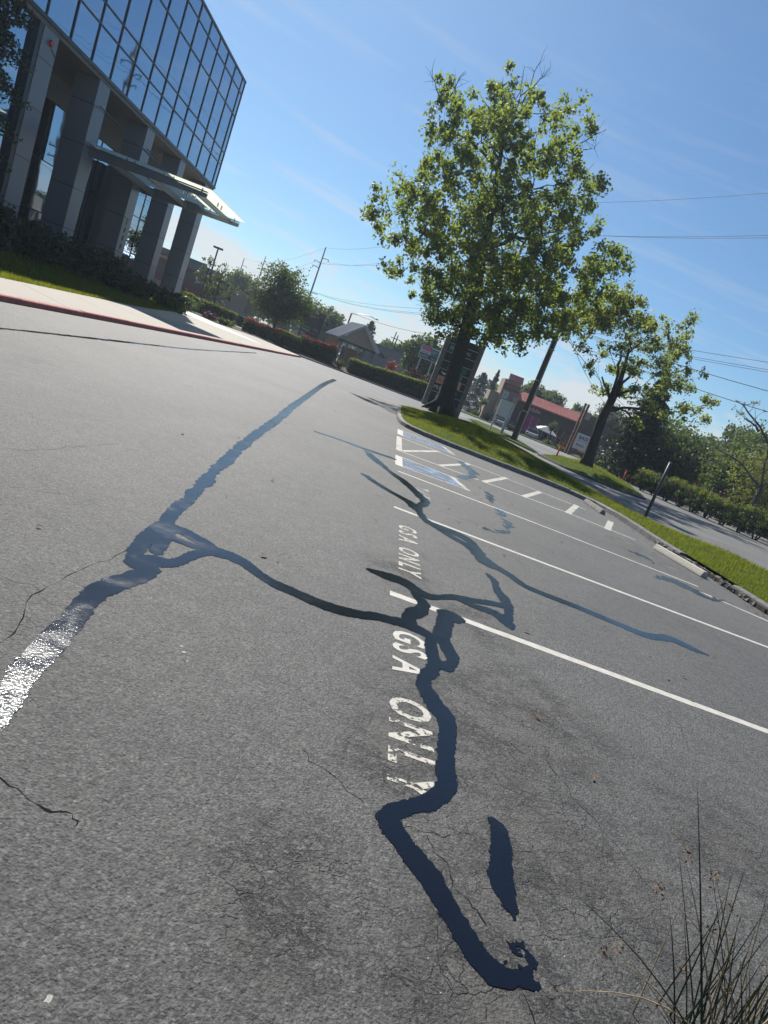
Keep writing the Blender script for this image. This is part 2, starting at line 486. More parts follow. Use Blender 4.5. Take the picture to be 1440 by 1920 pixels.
class MB:
    def __init__(s):
        s.v, s.f = [], []

    def add(s, vs, fs):
        o = len(s.v)
        s.v += [tuple(map(float, v)) for v in vs]
        s.f += [tuple(i + o for i in f) for f in fs]
        return s

    def box(s, x0, x1, y0, y1, z0, z1):
        return s.add([(x0, y0, z0), (x1, y0, z0), (x1, y1, z0), (x0, y1, z0), (x0, y0, z1), (x1, y0, z1), (x1, y1, z1), (x0, y1, z1)],
                     [(0, 3, 2, 1), (4, 5, 6, 7), (0, 1, 5, 4), (1, 2, 6, 5), (2, 3, 7, 6), (3, 0, 4, 7)])

    def prism(s, poly, z0, z1):
        """vertical prism over a counter-clockwise plan; z1 may be a list"""
        n = len(poly)
        zt = z1 if isinstance(z1, (list, tuple)) else [z1] * n
        vs = [(x, y, z0) for x, y in poly] + [(x, y, zt[i]) for i, (x, y) in enumerate(poly)]
        fs = [tuple(range(n - 1, -1, -1)), tuple(range(n, 2 * n))]
        fs += [(i, (i + 1) % n, n + (i + 1) % n, n + i) for i in range(n)]
        return s.add(vs, fs)

    def extr(s, prof, y0, y1):
        """profile in x/z extruded along y"""
        n = len(prof)
        vs = [(x, y0, z) for x, z in prof] + [(x, y1, z) for x, z in prof]
        fs = [tuple(range(n)), tuple(range(2 * n - 1, n - 1, -1))]
        fs += [(i, n + i, n + (i + 1) % n, (i + 1) % n) for i in range(n)]
        return s.add(vs, fs)

    def tube(s, pts, rad, sides=8, cap=True):
        pts = [Vector(p) for p in pts]
        if isinstance(rad, (int, float)):
            rad = [rad] * len(pts)
        o = len(s.v)
        up = Vector((0.13, 0.31, 0.94))
        for i, p in enumerate(pts):
            d = (pts[min(i + 1, len(pts) - 1)] - pts[max(i - 1, 0)])
            d = d.normalized() if d.length > 1e-9 else Vector((0, 0, 1))
            a = d.cross(up)
            if a.length < 0.15:
                a = d.cross(Vector((1, 0, 0)))
            a.normalize()
            b = d.cross(a)
            for k in range(sides):
                t = 2 * math.pi * k / sides
                q = p + rad[i] * (math.cos(t) * a + math.sin(t) * b)
                s.v.append(tuple(q))
        for i in range(len(pts) - 1):
            for k in range(sides):
                k2 = (k + 1) % sides
                s.f.append((o + i * sides + k, o + i * sides + k2, o + (i + 1) * sides + k2, o + (i + 1) * sides + k))
        if cap:
            s.f.append(tuple(o + k for k in range(sides - 1, -1, -1)))
            s.f.append(tuple(o + (len(pts) - 1) * sides + k for k in range(sides)))
        return s

    def sheet(s, poly, z):
        zz = z if isinstance(z, (list, tuple)) else [z] * len(poly)
        return s.add([(x, y, q) for (x, y), q in zip(poly, zz)], [tuple(range(len(poly)))])

    def quad(s, a, b, c, d):
        return s.add([a, b, c, d], [(0, 1, 2, 3)])

    def build(s, name, m, parent=None, smooth=False, bevel=0.0):
        me = bpy.data.meshes.new(name)
        me.from_pydata(s.v, [], s.f)
        me.materials.append(m)
        if bevel:
            bm = bmesh.new()
            bm.from_mesh(me)
            bmesh.ops.bevel(bm, geom=[e for e in bm.edges], offset=bevel, segments=2, affect='EDGES', profile=0.6, clamp_overlap=True)
            bm.to_mesh(me)
            bm.free()
        if smooth:
            me.polygons.foreach_set('use_smooth', [True] * len(me.polygons))
        o = bpy.data.objects.new(name, me)
        COL.objects.link(o)
        if parent:
            o.parent = parent
        return o


def tag(o, label=None, cat=None, group=None, kind=None):
    for k, v in (('label', label), ('category', cat), ('group', group), ('kind', kind)):
        if v:
            o[k] = v
    return o


def thing(name, label, cat, loc=(0, 0, 0), rz=0.0, group=None):
    o = bpy.data.objects.new(name, None)
    o.empty_display_size = 0.3
    COL.objects.link(o)
    o.location = loc
    o.rotation_euler = (0, 0, rz)
    return tag(o, label, cat, group)


def kids(o):
    return [c for c in bpy.data.objects if c.parent == o]


def copy_tree(o, parent=None):
    c = o.copy()
    COL.objects.link(c)
    if parent:
        c.parent = parent
    for ch in kids(o):
        copy_tree(ch, c)
    return c


def share(o, parent, loc=(0, 0, 0), rot=(0, 0, 0), scale=(1, 1, 1)):
    """another object on the same mesh"""
    c = bpy.data.objects.new(o.name.split('.')[0], o.data)
    COL.objects.link(c)
    c.parent = parent
    c.location, c.rotation_euler, c.scale = loc, rot, scale
    return c


def lettering(body, size, m, parent, loc, rot, name='lettering', depth=0.0, sx=1.0, align='LEFT', font_shear=0.0, offset=0.0):
    cu = bpy.data.curves.new(name, 'FONT')
    cu.body = body
    cu.size = size
    cu.extrude = depth
    cu.align_x = align
    cu.shear = font_shear
    cu.offset = offset
    cu.resolution_u = 3
    tmp = bpy.data.objects.new(name, cu)
    COL.objects.link(tmp)
    dg = bpy.context.evaluated_depsgraph_get()
    me = bpy.data.meshes.new_from_object(tmp.evaluated_get(dg))
    bpy.data.objects.remove(tmp)
    me.materials.clear()
    me.materials.append(m)
    o = bpy.data.objects.new(name, me)
    COL.objects.link(o)
    o.parent = parent
    o.location, o.rotation_euler = loc, rot
    o.scale = (sx, 1, 1)
    return o


def unit(n):
    v = rng.normal(size=(n, 3))
    return v / (np.linalg.norm(v, axis=1)[:, None] + 1e-9)


def leaves(name, P, length, width, m, parent, up=0.0, axis=None, spread=1.0):
    """one four-cornered leaf at each point of P"""
    n = len(P)
    d = unit(n) * spread
    if axis is not None:
        d = d + axis
    d[:, 2] += up
    d /= np.linalg.norm(d, axis=1)[:, None] + 1e-9
    q = unit(n)
    s = np.cross(d, q)
    s /= np.linalg.norm(s, axis=1)[:, None] + 1e-9
    nn = np.cross(d, s)
    ln = length * rng.uniform(0.65, 1.3, n)[:, None]
    wd = width * rng.uniform(0.7, 1.25, n)[:, None]
    a = P - d * ln * 0.5
    c = P + d * ln * 0.5
    mid = P + nn * ln * rng.uniform(-0.12, 0.12, n)[:, None]
    V = np.stack([a, mid + s * wd * 0.5, c, mid - s * wd * 0.5], 1).reshape(-1, 3)
    me = bpy.data.meshes.new(name)
    me.vertices.add(4 * n)
    me.loops.add(4 * n)
    me.polygons.add(n)
    me.vertices.foreach_set('co', V.astype(np.float32).ravel())
    me.loops.foreach_set('vertex_index', np.arange(4 * n, dtype=np.int32))
    me.polygons.foreach_set('loop_start', np.arange(0, 4 * n, 4, dtype=np.int32))
    me.polygons.foreach_set('loop_total', np.full(n, 4, dtype=np.int32))
    me.update(calc_edges=True)
    me.materials.append(m)
    o = bpy.data.objects.new(name, me)
    COL.objects.link(o)
    o.parent = parent
    return o


def clump_points(blobs, per_m2, clump_r, n_leaf, shell=0.45, squash=0.85, fall=0.5):
    """leaf positions gathered into tufts that sit towards the outside of each blob"""
    out = []
    for x, y, z, r in blobs:
        k = max(3, int(per_m2 * r * r))
        u = unit(k)
        rad = r * (shell + (1 - shell) * rng.random(k) ** 0.6)
        c = np.array([x, y, z]) + u * rad[:, None] * np.array([1, 1, squash])
        cr = clump_r * rng.uniform(0.6, 1.35, k)
        m = rng.poisson(n_leaf, k) + 2
        idx = np.repeat(np.arange(k), m)
        off = unit(len(idx)) * (rng.random(len(idx)) ** fall)[:, None] * cr[idx][:, None]
        out.append(c[idx] + off)
    return np.concatenate(out)


def limb(mb, a, b, ra, rb, sag=0.0, n=6, sides=6, wob=0.06):
    a, b = Vector(a), Vector(b)
    ln = (b - a).length
    pts, rr = [], []
    for i in range(n + 1):
        t = i / n
        p = a.lerp(b, t)
        p.z += sag * ln * math.sin(math.pi * t)
        if 0 < i < n:
            p += Vector((random.uniform(-1, 1), random.uniform(-1, 1), random.uniform(-1, 1))) * wob * ln * 0.5
        pts.append(p)
        rr.append(ra + (rb - ra) * t)
    mb.tube(pts, rr, sides, cap=False)
    return pts


def grow(trunk_pts, trunk_r, blobs, mb, first=0.3, thick=0.05):
    """limbs from the trunk out to every blob, each starting from the nearest wood already grown"""
    nodes = []
    for i in range(len(trunk_pts) - 1):
        for k in range(6):
            t = k / 6
            p = Vector(trunk_pts[i]).lerp(Vector(trunk_pts[i + 1]), t)
            if i / len(trunk_pts) + t / len(trunk_pts) > first:
                nodes.append((p, trunk_r[i] + (trunk_r[i + 1] - trunk_r[i]) * t))
    for x, y, z, r in sorted(blobs, key=lambda b: min((Vector(b[:3]) - n[0]).length for n in nodes)):
        c = Vector((x, y, z))
        best = min(nodes, key=lambda n: (c - n[0]).length + 1.6 * max(0, n[0].z - c.z + 0.35 * (c.xy - n[0].xy).length) + (0 if n[1] > 0.03 else 0.6))
        ra = min(best[1] * 0.75, thick * (0.35 + 0.55 * (c - best[0]).length ** 0.7 + 0.3 * r))
        pts = limb(mb, best[0], c, ra, ra * 0.35, 0.07, 6)
        nodes += [(p, ra * (1 - 0.65 * i / 6)) for i, p in enumerate(pts)][1:]
        for _ in range(int(3 + 2.0 * r)):
            e = c + Vector(unit(1)[0]) * r * random.uniform(0.55, 0.95)
            limb(mb, pts[random.randint(3, 6)], e, ra * 0.4, 0.008, 0.03, 3, 4, 0.12)
    return nodes
# ------------------------------------------------------------------ the ground
S = lambda o: tag(o, kind='structure')
g = MB().sheet([(-2500, -300), (2500, -300), (2500, 4000), (-2500, 4000)], -0.03)
S(g.build('ground', M['earth']))

# right-hand kerb of the lot, from behind the camera round the planted island
KERB_R = [(7.62, -6), (7.6, 3), (7.6, 6), (7.6, 9), (7.6, 11.6), (7.6, 13.3), (7.52, 14.9), (7.46, 16.6), (7.50, 18.4), (7.46, 19.8), (7.2, 20.9), (6.5, 21.7), (5.4, 22.0),
          (4.2, 22.1), (3.0, 22.3), (2.1, 22.5), (1.4, 22.8), (0.85, 23.4), (0.56, 24.4), (0.45, 26.4), (0.42, 29.4), (0.43, 33), (0.46, 36.5), (0.8, 38.6), (2.0, 41.5), (3.4, 45.5), (4.8, 50), (6.0, 53.5)]
KERB_L = [(-9.0, -6), (-9.0, 60.5)]
FAR_EDGE = [(-11.2, 62.5), (-6.6, 65), (-2.7, 65.6), (0.4, 66), (3.9, 66.8), (6.5, 68)]

lot = S(MB().sheet([(-9.3, -8), (8.2, -8), (8.2, 19), (6.0, 54), (8.5, 70), (-14, 70), (-9.3, 60)], 0).build('parking_lot', M['lot']))
st = S(MB().sheet([(8.0, -8), (120, -8), (120, 190), (-40, 190), (-40, 76), (5.9, 71), (5.9, 53)], -0.012).build('street', M['street']))
S(MB().sheet([(7.9, -8), (38, -8), (27.5, 33), (24.6, 40), (22.0, 50), (20.9, 58), (16, 66), (9, 74), (5.5, 62), (6, 50), (8, 40)], -0.004).build('driveway', M['road']))


def strip_mesh(pts, m, name, z, jit=0.004, parent=lot, step=0.02, ridge=0.0):
    """ribbon on the lot from left/right edge pairs, its borders ragged at the scale of the stones"""
    P = np.array(pts, float)
    c = (P[:, :2] + P[:, 2:]) / 2
    s = np.concatenate([[0], np.cumsum(np.linalg.norm(np.diff(c, axis=0), axis=1))])
    n = int(min(420, max(8, s[-1] / step)))
    t = np.linspace(0, s[-1], n)
    Q = np.stack([np.interp(t, s, P[:, k]) for k in range(4)], 1)
    wid = np.linalg.norm(Q[:, :2] - Q[:, 2:], axis=1)
    nn = (Q[:, :2] - Q[:, 2:]) / (wid[:, None] + 1e-9)
    ja = np.convolve(rng.normal(0, 1, n + 2), [0.3, 0.5, 0.3], 'valid') * jit
    jb = np.convolve(rng.normal(0, 1, n + 2), [0.3, 0.5, 0.3], 'valid') * jit
    A = Q[:, :2] + nn * np.clip(ja, -wid * 0.3, 1)[:, None]
    B = Q[:, 2:] - nn * np.clip(jb, -wid * 0.3, 1)[:, None]
    mb = MB()
    vs = []
    for a, b in zip(A, B):
        vs += [(a[0], a[1], z), (b[0], b[1], z)]
    mb.add(vs, [(2 * i, 2 * i + 1, 2 * i + 3, 2 * i + 2) for i in range(n - 1)])
    return mb.build(name, m, parent)


# crack filler poured along the joints of the lot (left and right edge of each run, metres)
STRIPS = [
    ('a', [(-0.868, 2.009, -0.971, 2.053), (-0.872, 2.034, -0.976, 2.079), (-0.875, 2.059, -0.981, 2.106), (-0.879, 2.086, -0.986, 2.133), (-0.883, 2.113, -0.991, 2.160), (-0.887, 2.140, -0.996, 2.187), (-0.892, 2.168, -1.001, 2.212), (-0.897, 2.195, -1.006, 2.235), (-0.903, 2.222, -1.012, 2.259), (-0.908, 2.247, -1.019, 2.284), (-0.914, 2.271, -1.026, 2.310), (-0.918, 2.292, -1.032, 2.337), (-0.922, 2.313, -1.039, 2.365), (-0.924, 2.332, -1.044, 2.393), (-0.927, 2.352, -1.048, 2.419), (-0.929, 2.373, -1.052, 2.444), (-0.931, 2.394, -1.055, 2.468), (-0.933, 2.418, -1.058, 2.492), (-0.936, 2.442, -1.061, 2.516), (-0.938, 2.468, -1.065, 2.542), (-0.941, 2.494, -1.069, 2.569), (-0.944, 2.520, -1.073, 2.597), (-0.948, 2.548, -1.076, 2.625), (-0.951, 2.576, -1.080, 2.653), (-0.955, 2.606, -1.084, 2.682), (-0.960, 2.637, -1.088, 2.712), (-0.965, 2.671, -1.092, 2.744), (-0.970, 2.704, -1.097, 2.778), (-0.976, 2.737, -1.101, 2.812), (-0.981, 2.769, -1.105, 2.845), (-0.985, 2.798, -1.109, 2.877), (-0.989, 2.823, -1.113, 2.906), (-0.992, 2.847, -1.115, 2.933), (-0.995, 2.871, -1.117, 2.957), (-0.998, 2.895, -1.119, 2.979), (-1.001, 2.920, -1.122, 2.999), (-1.005, 2.949, -1.124, 3.018), (-1.010, 2.979, -1.127, 3.038), (-1.016, 3.009, -1.131, 3.059), (-1.022, 3.034, -1.137, 3.083), (-1.027, 3.056, -1.143, 3.112), (-1.030, 3.075, -1.149, 3.145), (-1.032, 3.091, -1.154, 3.179), (-1.034, 3.110, -1.158, 3.211), (-1.036, 3.130, -1.160, 3.241), (-1.037, 3.151, -1.162, 3.271), (-1.037, 3.171, -1.162, 3.301), (-1.037, 3.192, -1.162, 3.331), (-1.036, 3.213, -1.160, 3.360), (-1.035, 3.234, -1.157, 3.389), (-1.034, 3.256, -1.153, 3.417), (-1.032, 3.279, -1.147, 3.443), (-1.029, 3.304, -1.141, 3.468), (-1.025, 3.328, -1.135, 3.492), (-1.021, 3.352, -1.129, 3.516), (-1.017, 3.376, -1.122, 3.540), (-1.013, 3.398, -1.115, 3.564), (-1.008, 3.422, -1.108, 3.588), (-1.002, 3.445, -1.101, 3.610), (-0.997, 3.468, -1.094, 3.632), (-0.992, 3.490, -1.088, 3.653), (-0.986, 3.511, -1.083, 3.675), (-0.981, 3.531, -1.077, 3.697), (-0.975, 3.551, -1.072, 3.717), (-0.969, 3.571, -1.068, 3.736), (-0.965, 3.593, -1.065, 3.752), (-0.961, 3.616, -1.064, 3.763), (-0.959, 3.640, -1.064, 3.770), (-0.959, 3.666, -1.064, 3.774), (-0.961, 3.697, -1.063, 3.770), (-0.967, 3.736, -1.061, 3.756), (-0.979, 3.782, -1.054, 3.734), (-1.001, 3.835, -1.041, 3.703), (-1.027, 3.875, -1.027, 3.683), (-1.046, 3.894, -1.023, 3.679), (-1.060, 3.903, -1.027, 3.681), (-1.071, 3.909, -1.035, 3.685), (-1.079, 3.914, -1.044, 3.690), (-1.086, 3.918, -1.053, 3.696), (-1.095, 3.925, -1.059, 3.698), (-1.104, 3.931, -1.063, 3.699), (-1.109, 3.935, -1.070, 3.702), (-1.111, 3.937, -1.080, 3.707), (-1.110, 3.937, -1.095, 3.717), (-1.110, 3.938, -1.109, 3.732), (-1.115, 3.945, -1.121, 3.746), (-1.121, 3.954, -1.133, 3.762), (-1.126, 3.960, -1.148, 3.783), (-1.128, 3.964, -1.165, 3.811), (-1.127, 3.962, -1.184, 3.848), (-1.125, 3.956, -1.203, 3.893), (-1.125, 3.956, -1.219, 3.939), (-1.129, 3.967, -1.230, 3.980), (-1.133, 3.984, -1.240, 4.020), (-1.138, 4.005, -1.248, 4.058), (-1.143, 4.029, -1.255, 4.094), (-1.147, 4.053, -1.261, 4.131), (-1.150, 4.074, -1.267, 4.169), (-1.153, 4.097, -1.272, 4.207), (-1.155, 4.122, -1.277, 4.244), (-1.157, 4.150, -1.281, 4.280), (-1.159, 4.180, -1.284, 4.314), (-1.161, 4.211, -1.287, 4.349), (-1.164, 4.243, -1.290, 4.387), (-1.166, 4.277, -1.292, 4.426), (-1.168, 4.312, -1.295, 4.465), (-1.170, 4.349, -1.296, 4.504), (-1.173, 4.385, -1.298, 4.541), (-1.175, 4.419, -1.300, 4.577), (-1.176, 4.448, -1.301, 4.613), (-1.177, 4.477, -1.302, 4.646), (-1.179, 4.508, -1.302, 4.675), (-1.180, 4.542, -1.303, 4.701), (-1.183, 4.580, -1.304, 4.724), (-1.186, 4.624, -1.306, 4.745), (-1.192, 4.670, -1.309, 4.767), (-1.199, 4.715, -1.313, 4.792), (-1.205, 4.756, -1.319, 4.825), (-1.211, 4.792, -1.327, 4.864), (-1.217, 4.824, -1.335, 4.910), (-1.221, 4.857, -1.343, 4.958), (-1.227, 4.896, -1.350, 5.006), (-1.233, 4.939, -1.357, 5.055), (-1.239, 4.984, -1.363, 5.106), (-1.244, 5.027, -1.370, 5.159), (-1.249, 5.069, -1.375, 5.212), (-1.254, 5.106, -1.380, 5.265), (-1.257, 5.139, -1.383, 5.315), (-1.259, 5.171, -1.384, 5.361), (-1.262, 5.206, -1.385, 5.401), (-1.264, 5.242, -1.384, 5.438), (-1.266, 5.283, -1.384, 5.473), (-1.268, 5.324, -1.384, 5.509)]),
    ('a', [(-1.272, 5.368, -1.379, 5.463), (-1.277, 5.416, -1.387, 5.509), (-1.283, 5.462, -1.395, 5.555), (-1.289, 5.505, -1.404, 5.605), (-1.293, 5.546, -1.414, 5.663), (-1.298, 5.589, -1.424, 5.729), (-1.302, 5.638, -1.433, 5.804), (-1.307, 5.697, -1.442, 5.887), (-1.311, 5.769, -1.450, 5.976), (-1.316, 5.852, -1.457, 6.067), (-1.322, 5.943, -1.465, 6.157), (-1.329, 6.039, -1.472, 6.244), (-1.338, 6.141, -1.480, 6.321), (-1.350, 6.243, -1.488, 6.389), (-1.364, 6.341, -1.498, 6.458), (-1.379, 6.429, -1.510, 6.537), (-1.392, 6.511, -1.524, 6.630), (-1.404, 6.590, -1.540, 6.738), (-1.415, 6.676, -1.555, 6.860), (-1.425, 6.780, -1.571, 6.994), (-1.436, 6.903, -1.586, 7.139), (-1.447, 7.039, -1.601, 7.292), (-1.458, 7.179, -1.617, 7.446), (-1.469, 7.319, -1.631, 7.594), (-1.480, 7.451, -1.644, 7.725), (-1.490, 7.559, -1.654, 7.826), (-1.499, 7.643, -1.661, 7.903), (-1.507, 7.713, -1.668, 7.977), (-1.515, 7.786, -1.676, 8.063), (-1.524, 7.885, -1.686, 8.177), (-1.537, 8.032, -1.700, 8.336), (-1.555, 8.242, -1.718, 8.556), (-1.577, 8.507, -1.741, 8.833), (-1.603, 8.820, -1.769, 9.161), (-1.631, 9.167, -1.798, 9.529), (-1.659, 9.534, -1.830, 9.922), (-1.685, 9.898, -1.860, 10.320), (-1.709, 10.265, -1.890, 10.730), (-1.732, 10.658, -1.919, 11.168), (-1.754, 11.077, -1.949, 11.629), (-1.778, 11.520, -1.980, 12.107), (-1.804, 11.983, -2.013, 12.594), (-1.834, 12.463, -2.047, 13.076), (-1.869, 12.939, -2.083, 13.535), (-1.905, 13.398, -2.120, 13.978), (-1.943, 13.848, -2.160, 14.431), (-1.983, 14.307, -2.203, 14.925), (-2.024, 14.801, -2.251, 15.490), (-2.068, 15.378, -2.303, 16.154), (-2.119, 16.086, -2.361, 16.945), (-2.176, 16.933, -2.425, 17.865), (-2.242, 17.908, -2.496, 18.912), (-2.314, 18.996, -2.573, 20.072), (-2.391, 20.169, -2.657, 21.313), (-2.472, 21.382, -2.743, 22.581), (-2.556, 22.620, -2.833, 23.868), (-2.646, 23.908, -2.930, 25.224), (-2.739, 25.243, -3.033, 26.663), (-2.834, 26.624, -3.142, 28.197), (-2.929, 28.055, -3.253, 29.835), (-3.023, 29.548, -3.365, 31.587), (-3.110, 31.069, -3.468, 33.383), (-3.189, 32.597, -3.561, 35.157), (-3.266, 34.181, -3.645, 36.937), (-3.345, 35.886, -3.728, 38.783), (-3.433, 37.800, -3.818, 40.786), (-3.539, 40.015, -3.927, 43.112)]),
    ('a', [(-1.245, 4.641, -1.135, 4.607), (-1.239, 4.612, -1.129, 4.580), (-1.233, 4.584, -1.123, 4.553), (-1.228, 4.558, -1.116, 4.525), (-1.223, 4.532, -1.110, 4.496), (-1.218, 4.507, -1.104, 4.464), (-1.213, 4.480, -1.097, 4.431), (-1.207, 4.451, -1.091, 4.395), (-1.201, 4.418, -1.086, 4.360), (-1.194, 4.384, -1.080, 4.325), (-1.186, 4.348, -1.075, 4.291), (-1.179, 4.313, -1.071, 4.260), (-1.172, 4.279, -1.067, 4.230), (-1.165, 4.247, -1.063, 4.203), (-1.158, 4.217, -1.059, 4.176), (-1.151, 4.188, -1.055, 4.150), (-1.144, 4.161, -1.051, 4.124), (-1.138, 4.134, -1.048, 4.098), (-1.131, 4.107, -1.044, 4.072)]),
    ('a', [(-1.077, 3.932, -1.088, 4.003), (-1.069, 3.920, -1.081, 4.006), (-1.062, 3.907, -1.074, 4.008), (-1.053, 3.893, -1.068, 4.012), (-1.042, 3.880, -1.064, 4.016), (-1.030, 3.869, -1.061, 4.021), (-1.018, 3.863, -1.057, 4.024), (-1.007, 3.864, -1.051, 4.026), (-0.998, 3.868, -1.042, 4.026), (-0.988, 3.875, -1.033, 4.025), (-0.979, 3.884, -1.024, 4.026), (-0.970, 3.895, -1.014, 4.028), (-0.961, 3.907, -1.005, 4.034), (-0.952, 3.918, -0.997, 4.043), (-0.942, 3.931, -0.989, 4.054), (-0.933, 3.945, -0.981, 4.066), (-0.923, 3.961, -0.973, 4.081), (-0.914, 3.981, -0.966, 4.099), (-0.905, 4.006, -0.959, 4.119), (-0.897, 4.036, -0.953, 4.144), (-0.890, 4.070, -0.948, 4.175), (-0.884, 4.107, -0.942, 4.211), (-0.877, 4.143, -0.936, 4.251), (-0.871, 4.178, -0.928, 4.292), (-0.863, 4.210, -0.919, 4.332), (-0.854, 4.240, -0.909, 4.368), (-0.843, 4.270, -0.897, 4.403), (-0.832, 4.300, -0.885, 4.437), (-0.819, 4.331, -0.873, 4.469), (-0.807, 4.362, -0.861, 4.502), (-0.794, 4.395, -0.849, 4.536)]),
    ('a', [(-1.173, 4.597, -1.202, 4.717), (-1.160, 4.596, -1.190, 4.719), (-1.148, 4.594, -1.179, 4.722), (-1.135, 4.593, -1.167, 4.725), (-1.123, 4.592, -1.154, 4.727), (-1.110, 4.589, -1.141, 4.729), (-1.097, 4.586, -1.127, 4.729), (-1.083, 4.581, -1.112, 4.728), (-1.068, 4.574, -1.096, 4.726), (-1.053, 4.567, -1.080, 4.723), (-1.037, 4.560, -1.064, 4.719), (-1.021, 4.552, -1.048, 4.714), (-1.007, 4.545, -1.033, 4.709), (-0.993, 4.538, -1.018, 4.703), (-0.980, 4.531, -1.003, 4.696), (-0.967, 4.523, -0.989, 4.688), (-0.954, 4.516, -0.976, 4.680), (-0.941, 4.509, -0.962, 4.672), (-0.927, 4.504, -0.949, 4.664), (-0.913, 4.500, -0.934, 4.655), (-0.899, 4.497, -0.920, 4.645), (-0.886, 4.495, -0.905, 4.635), (-0.872, 4.493, -0.890, 4.624), (-0.858, 4.492, -0.874, 4.614), (-0.845, 4.490, -0.859, 4.604)]),
    ('a', [(-1.100, 4.394, -1.121, 4.489), (-1.083, 4.393, -1.104, 4.487), (-1.066, 4.391, -1.086, 4.485), (-1.049, 4.389, -1.069, 4.483), (-1.032, 4.387, -1.052, 4.481), (-1.015, 4.386, -1.035, 4.480), (-0.999, 4.385, -1.019, 4.480), (-0.983, 4.385, -1.003, 4.480), (-0.968, 4.386, -0.989, 4.480), (-0.954, 4.387, -0.974, 4.481), (-0.939, 4.388, -0.960, 4.484), (-0.924, 4.389, -0.945, 4.487), (-0.908, 4.390, -0.930, 4.492), (-0.892, 4.389, -0.916, 4.499), (-0.875, 4.387, -0.902, 4.508), (-0.858, 4.385, -0.887, 4.519), (-0.841, 4.383, -0.872, 4.530), (-0.823, 4.382, -0.856, 4.540), (-0.805, 4.383, -0.838, 4.549), (-0.785, 4.386, -0.819, 4.556), (-0.765, 4.392, -0.799, 4.563), (-0.745, 4.399, -0.777, 4.570), (-0.724, 4.405, -0.755, 4.575), (-0.704, 4.410, -0.732, 4.579), (-0.684, 4.411, -0.708, 4.579), (-0.664, 4.409, -0.685, 4.577), (-0.643, 4.404, -0.661, 4.572), (-0.621, 4.399, -0.637, 4.566), (-0.600, 4.391, -0.614, 4.558), (-0.580, 4.383, -0.591, 4.548), (-0.562, 4.374, -0.570, 4.537), (-0.546, 4.365, -0.550, 4.523), (-0.532, 4.354, -0.532, 4.507), (-0.518, 4.342, -0.516, 4.491), (-0.503, 4.328, -0.500, 4.475), (-0.486, 4.314, -0.485, 4.459), (-0.467, 4.300, -0.467, 4.445), (-0.447, 4.287, -0.448, 4.429), (-0.427, 4.274, -0.427, 4.413), (-0.406, 4.260, -0.406, 4.397), (-0.383, 4.246, -0.384, 4.382), (-0.358, 4.234, -0.360, 4.368), (-0.330, 4.222, -0.334, 4.355), (-0.300, 4.213, -0.304, 4.345), (-0.266, 4.204, -0.270, 4.335), (-0.231, 4.196, -0.234, 4.327), (-0.196, 4.189, -0.198, 4.320), (-0.161, 4.183, -0.163, 4.313), (-0.130, 4.176, -0.131, 4.308), (-0.102, 4.169, -0.102, 4.303), (-0.077, 4.162, -0.076, 4.299), (-0.052, 4.155, -0.051, 4.296), (-0.027, 4.150, -0.026, 4.294), (-0.001, 4.145, -0.000, 4.294), (0.026, 4.143, 0.027, 4.294), (0.056, 4.142, 0.057, 4.294), (0.087, 4.142, 0.089, 4.296), (0.119, 4.144, 0.121, 4.298), (0.152, 4.147, 0.154, 4.301), (0.185, 4.153, 0.186, 4.307), (0.217, 4.163, 0.218, 4.314), (0.249, 4.176, 0.248, 4.324), (0.281, 4.193, 0.279, 4.337), (0.312, 4.213, 0.311, 4.352), (0.344, 4.233, 0.343, 4.368), (0.375, 4.254, 0.375, 4.384), (0.406, 4.274, 0.408, 4.399)]),
    ('a', [(0.404, 4.283, 0.410, 4.411), (0.428, 4.289, 0.435, 4.420), (0.454, 4.294, 0.461, 4.430), (0.479, 4.300, 0.488, 4.441), (0.504, 4.305, 0.514, 4.450), (0.527, 4.310, 0.538, 4.459), (0.547, 4.315, 0.559, 4.467), (0.564, 4.319, 0.576, 4.473), (0.577, 4.324, 0.590, 4.478), (0.589, 4.327, 0.602, 4.482), (0.599, 4.330, 0.615, 4.485), (0.610, 4.333, 0.628, 4.487), (0.624, 4.334, 0.644, 4.488), (0.639, 4.334, 0.661, 4.487), (0.656, 4.332, 0.679, 4.485), (0.673, 4.330, 0.698, 4.483), (0.691, 4.328, 0.717, 4.479), (0.709, 4.325, 0.736, 4.473), (0.728, 4.321, 0.755, 4.466), (0.746, 4.317, 0.774, 4.457), (0.764, 4.312, 0.793, 4.445), (0.783, 4.306, 0.812, 4.433), (0.803, 4.300, 0.830, 4.420), (0.822, 4.294, 0.848, 4.407), (0.841, 4.289, 0.866, 4.394)]),
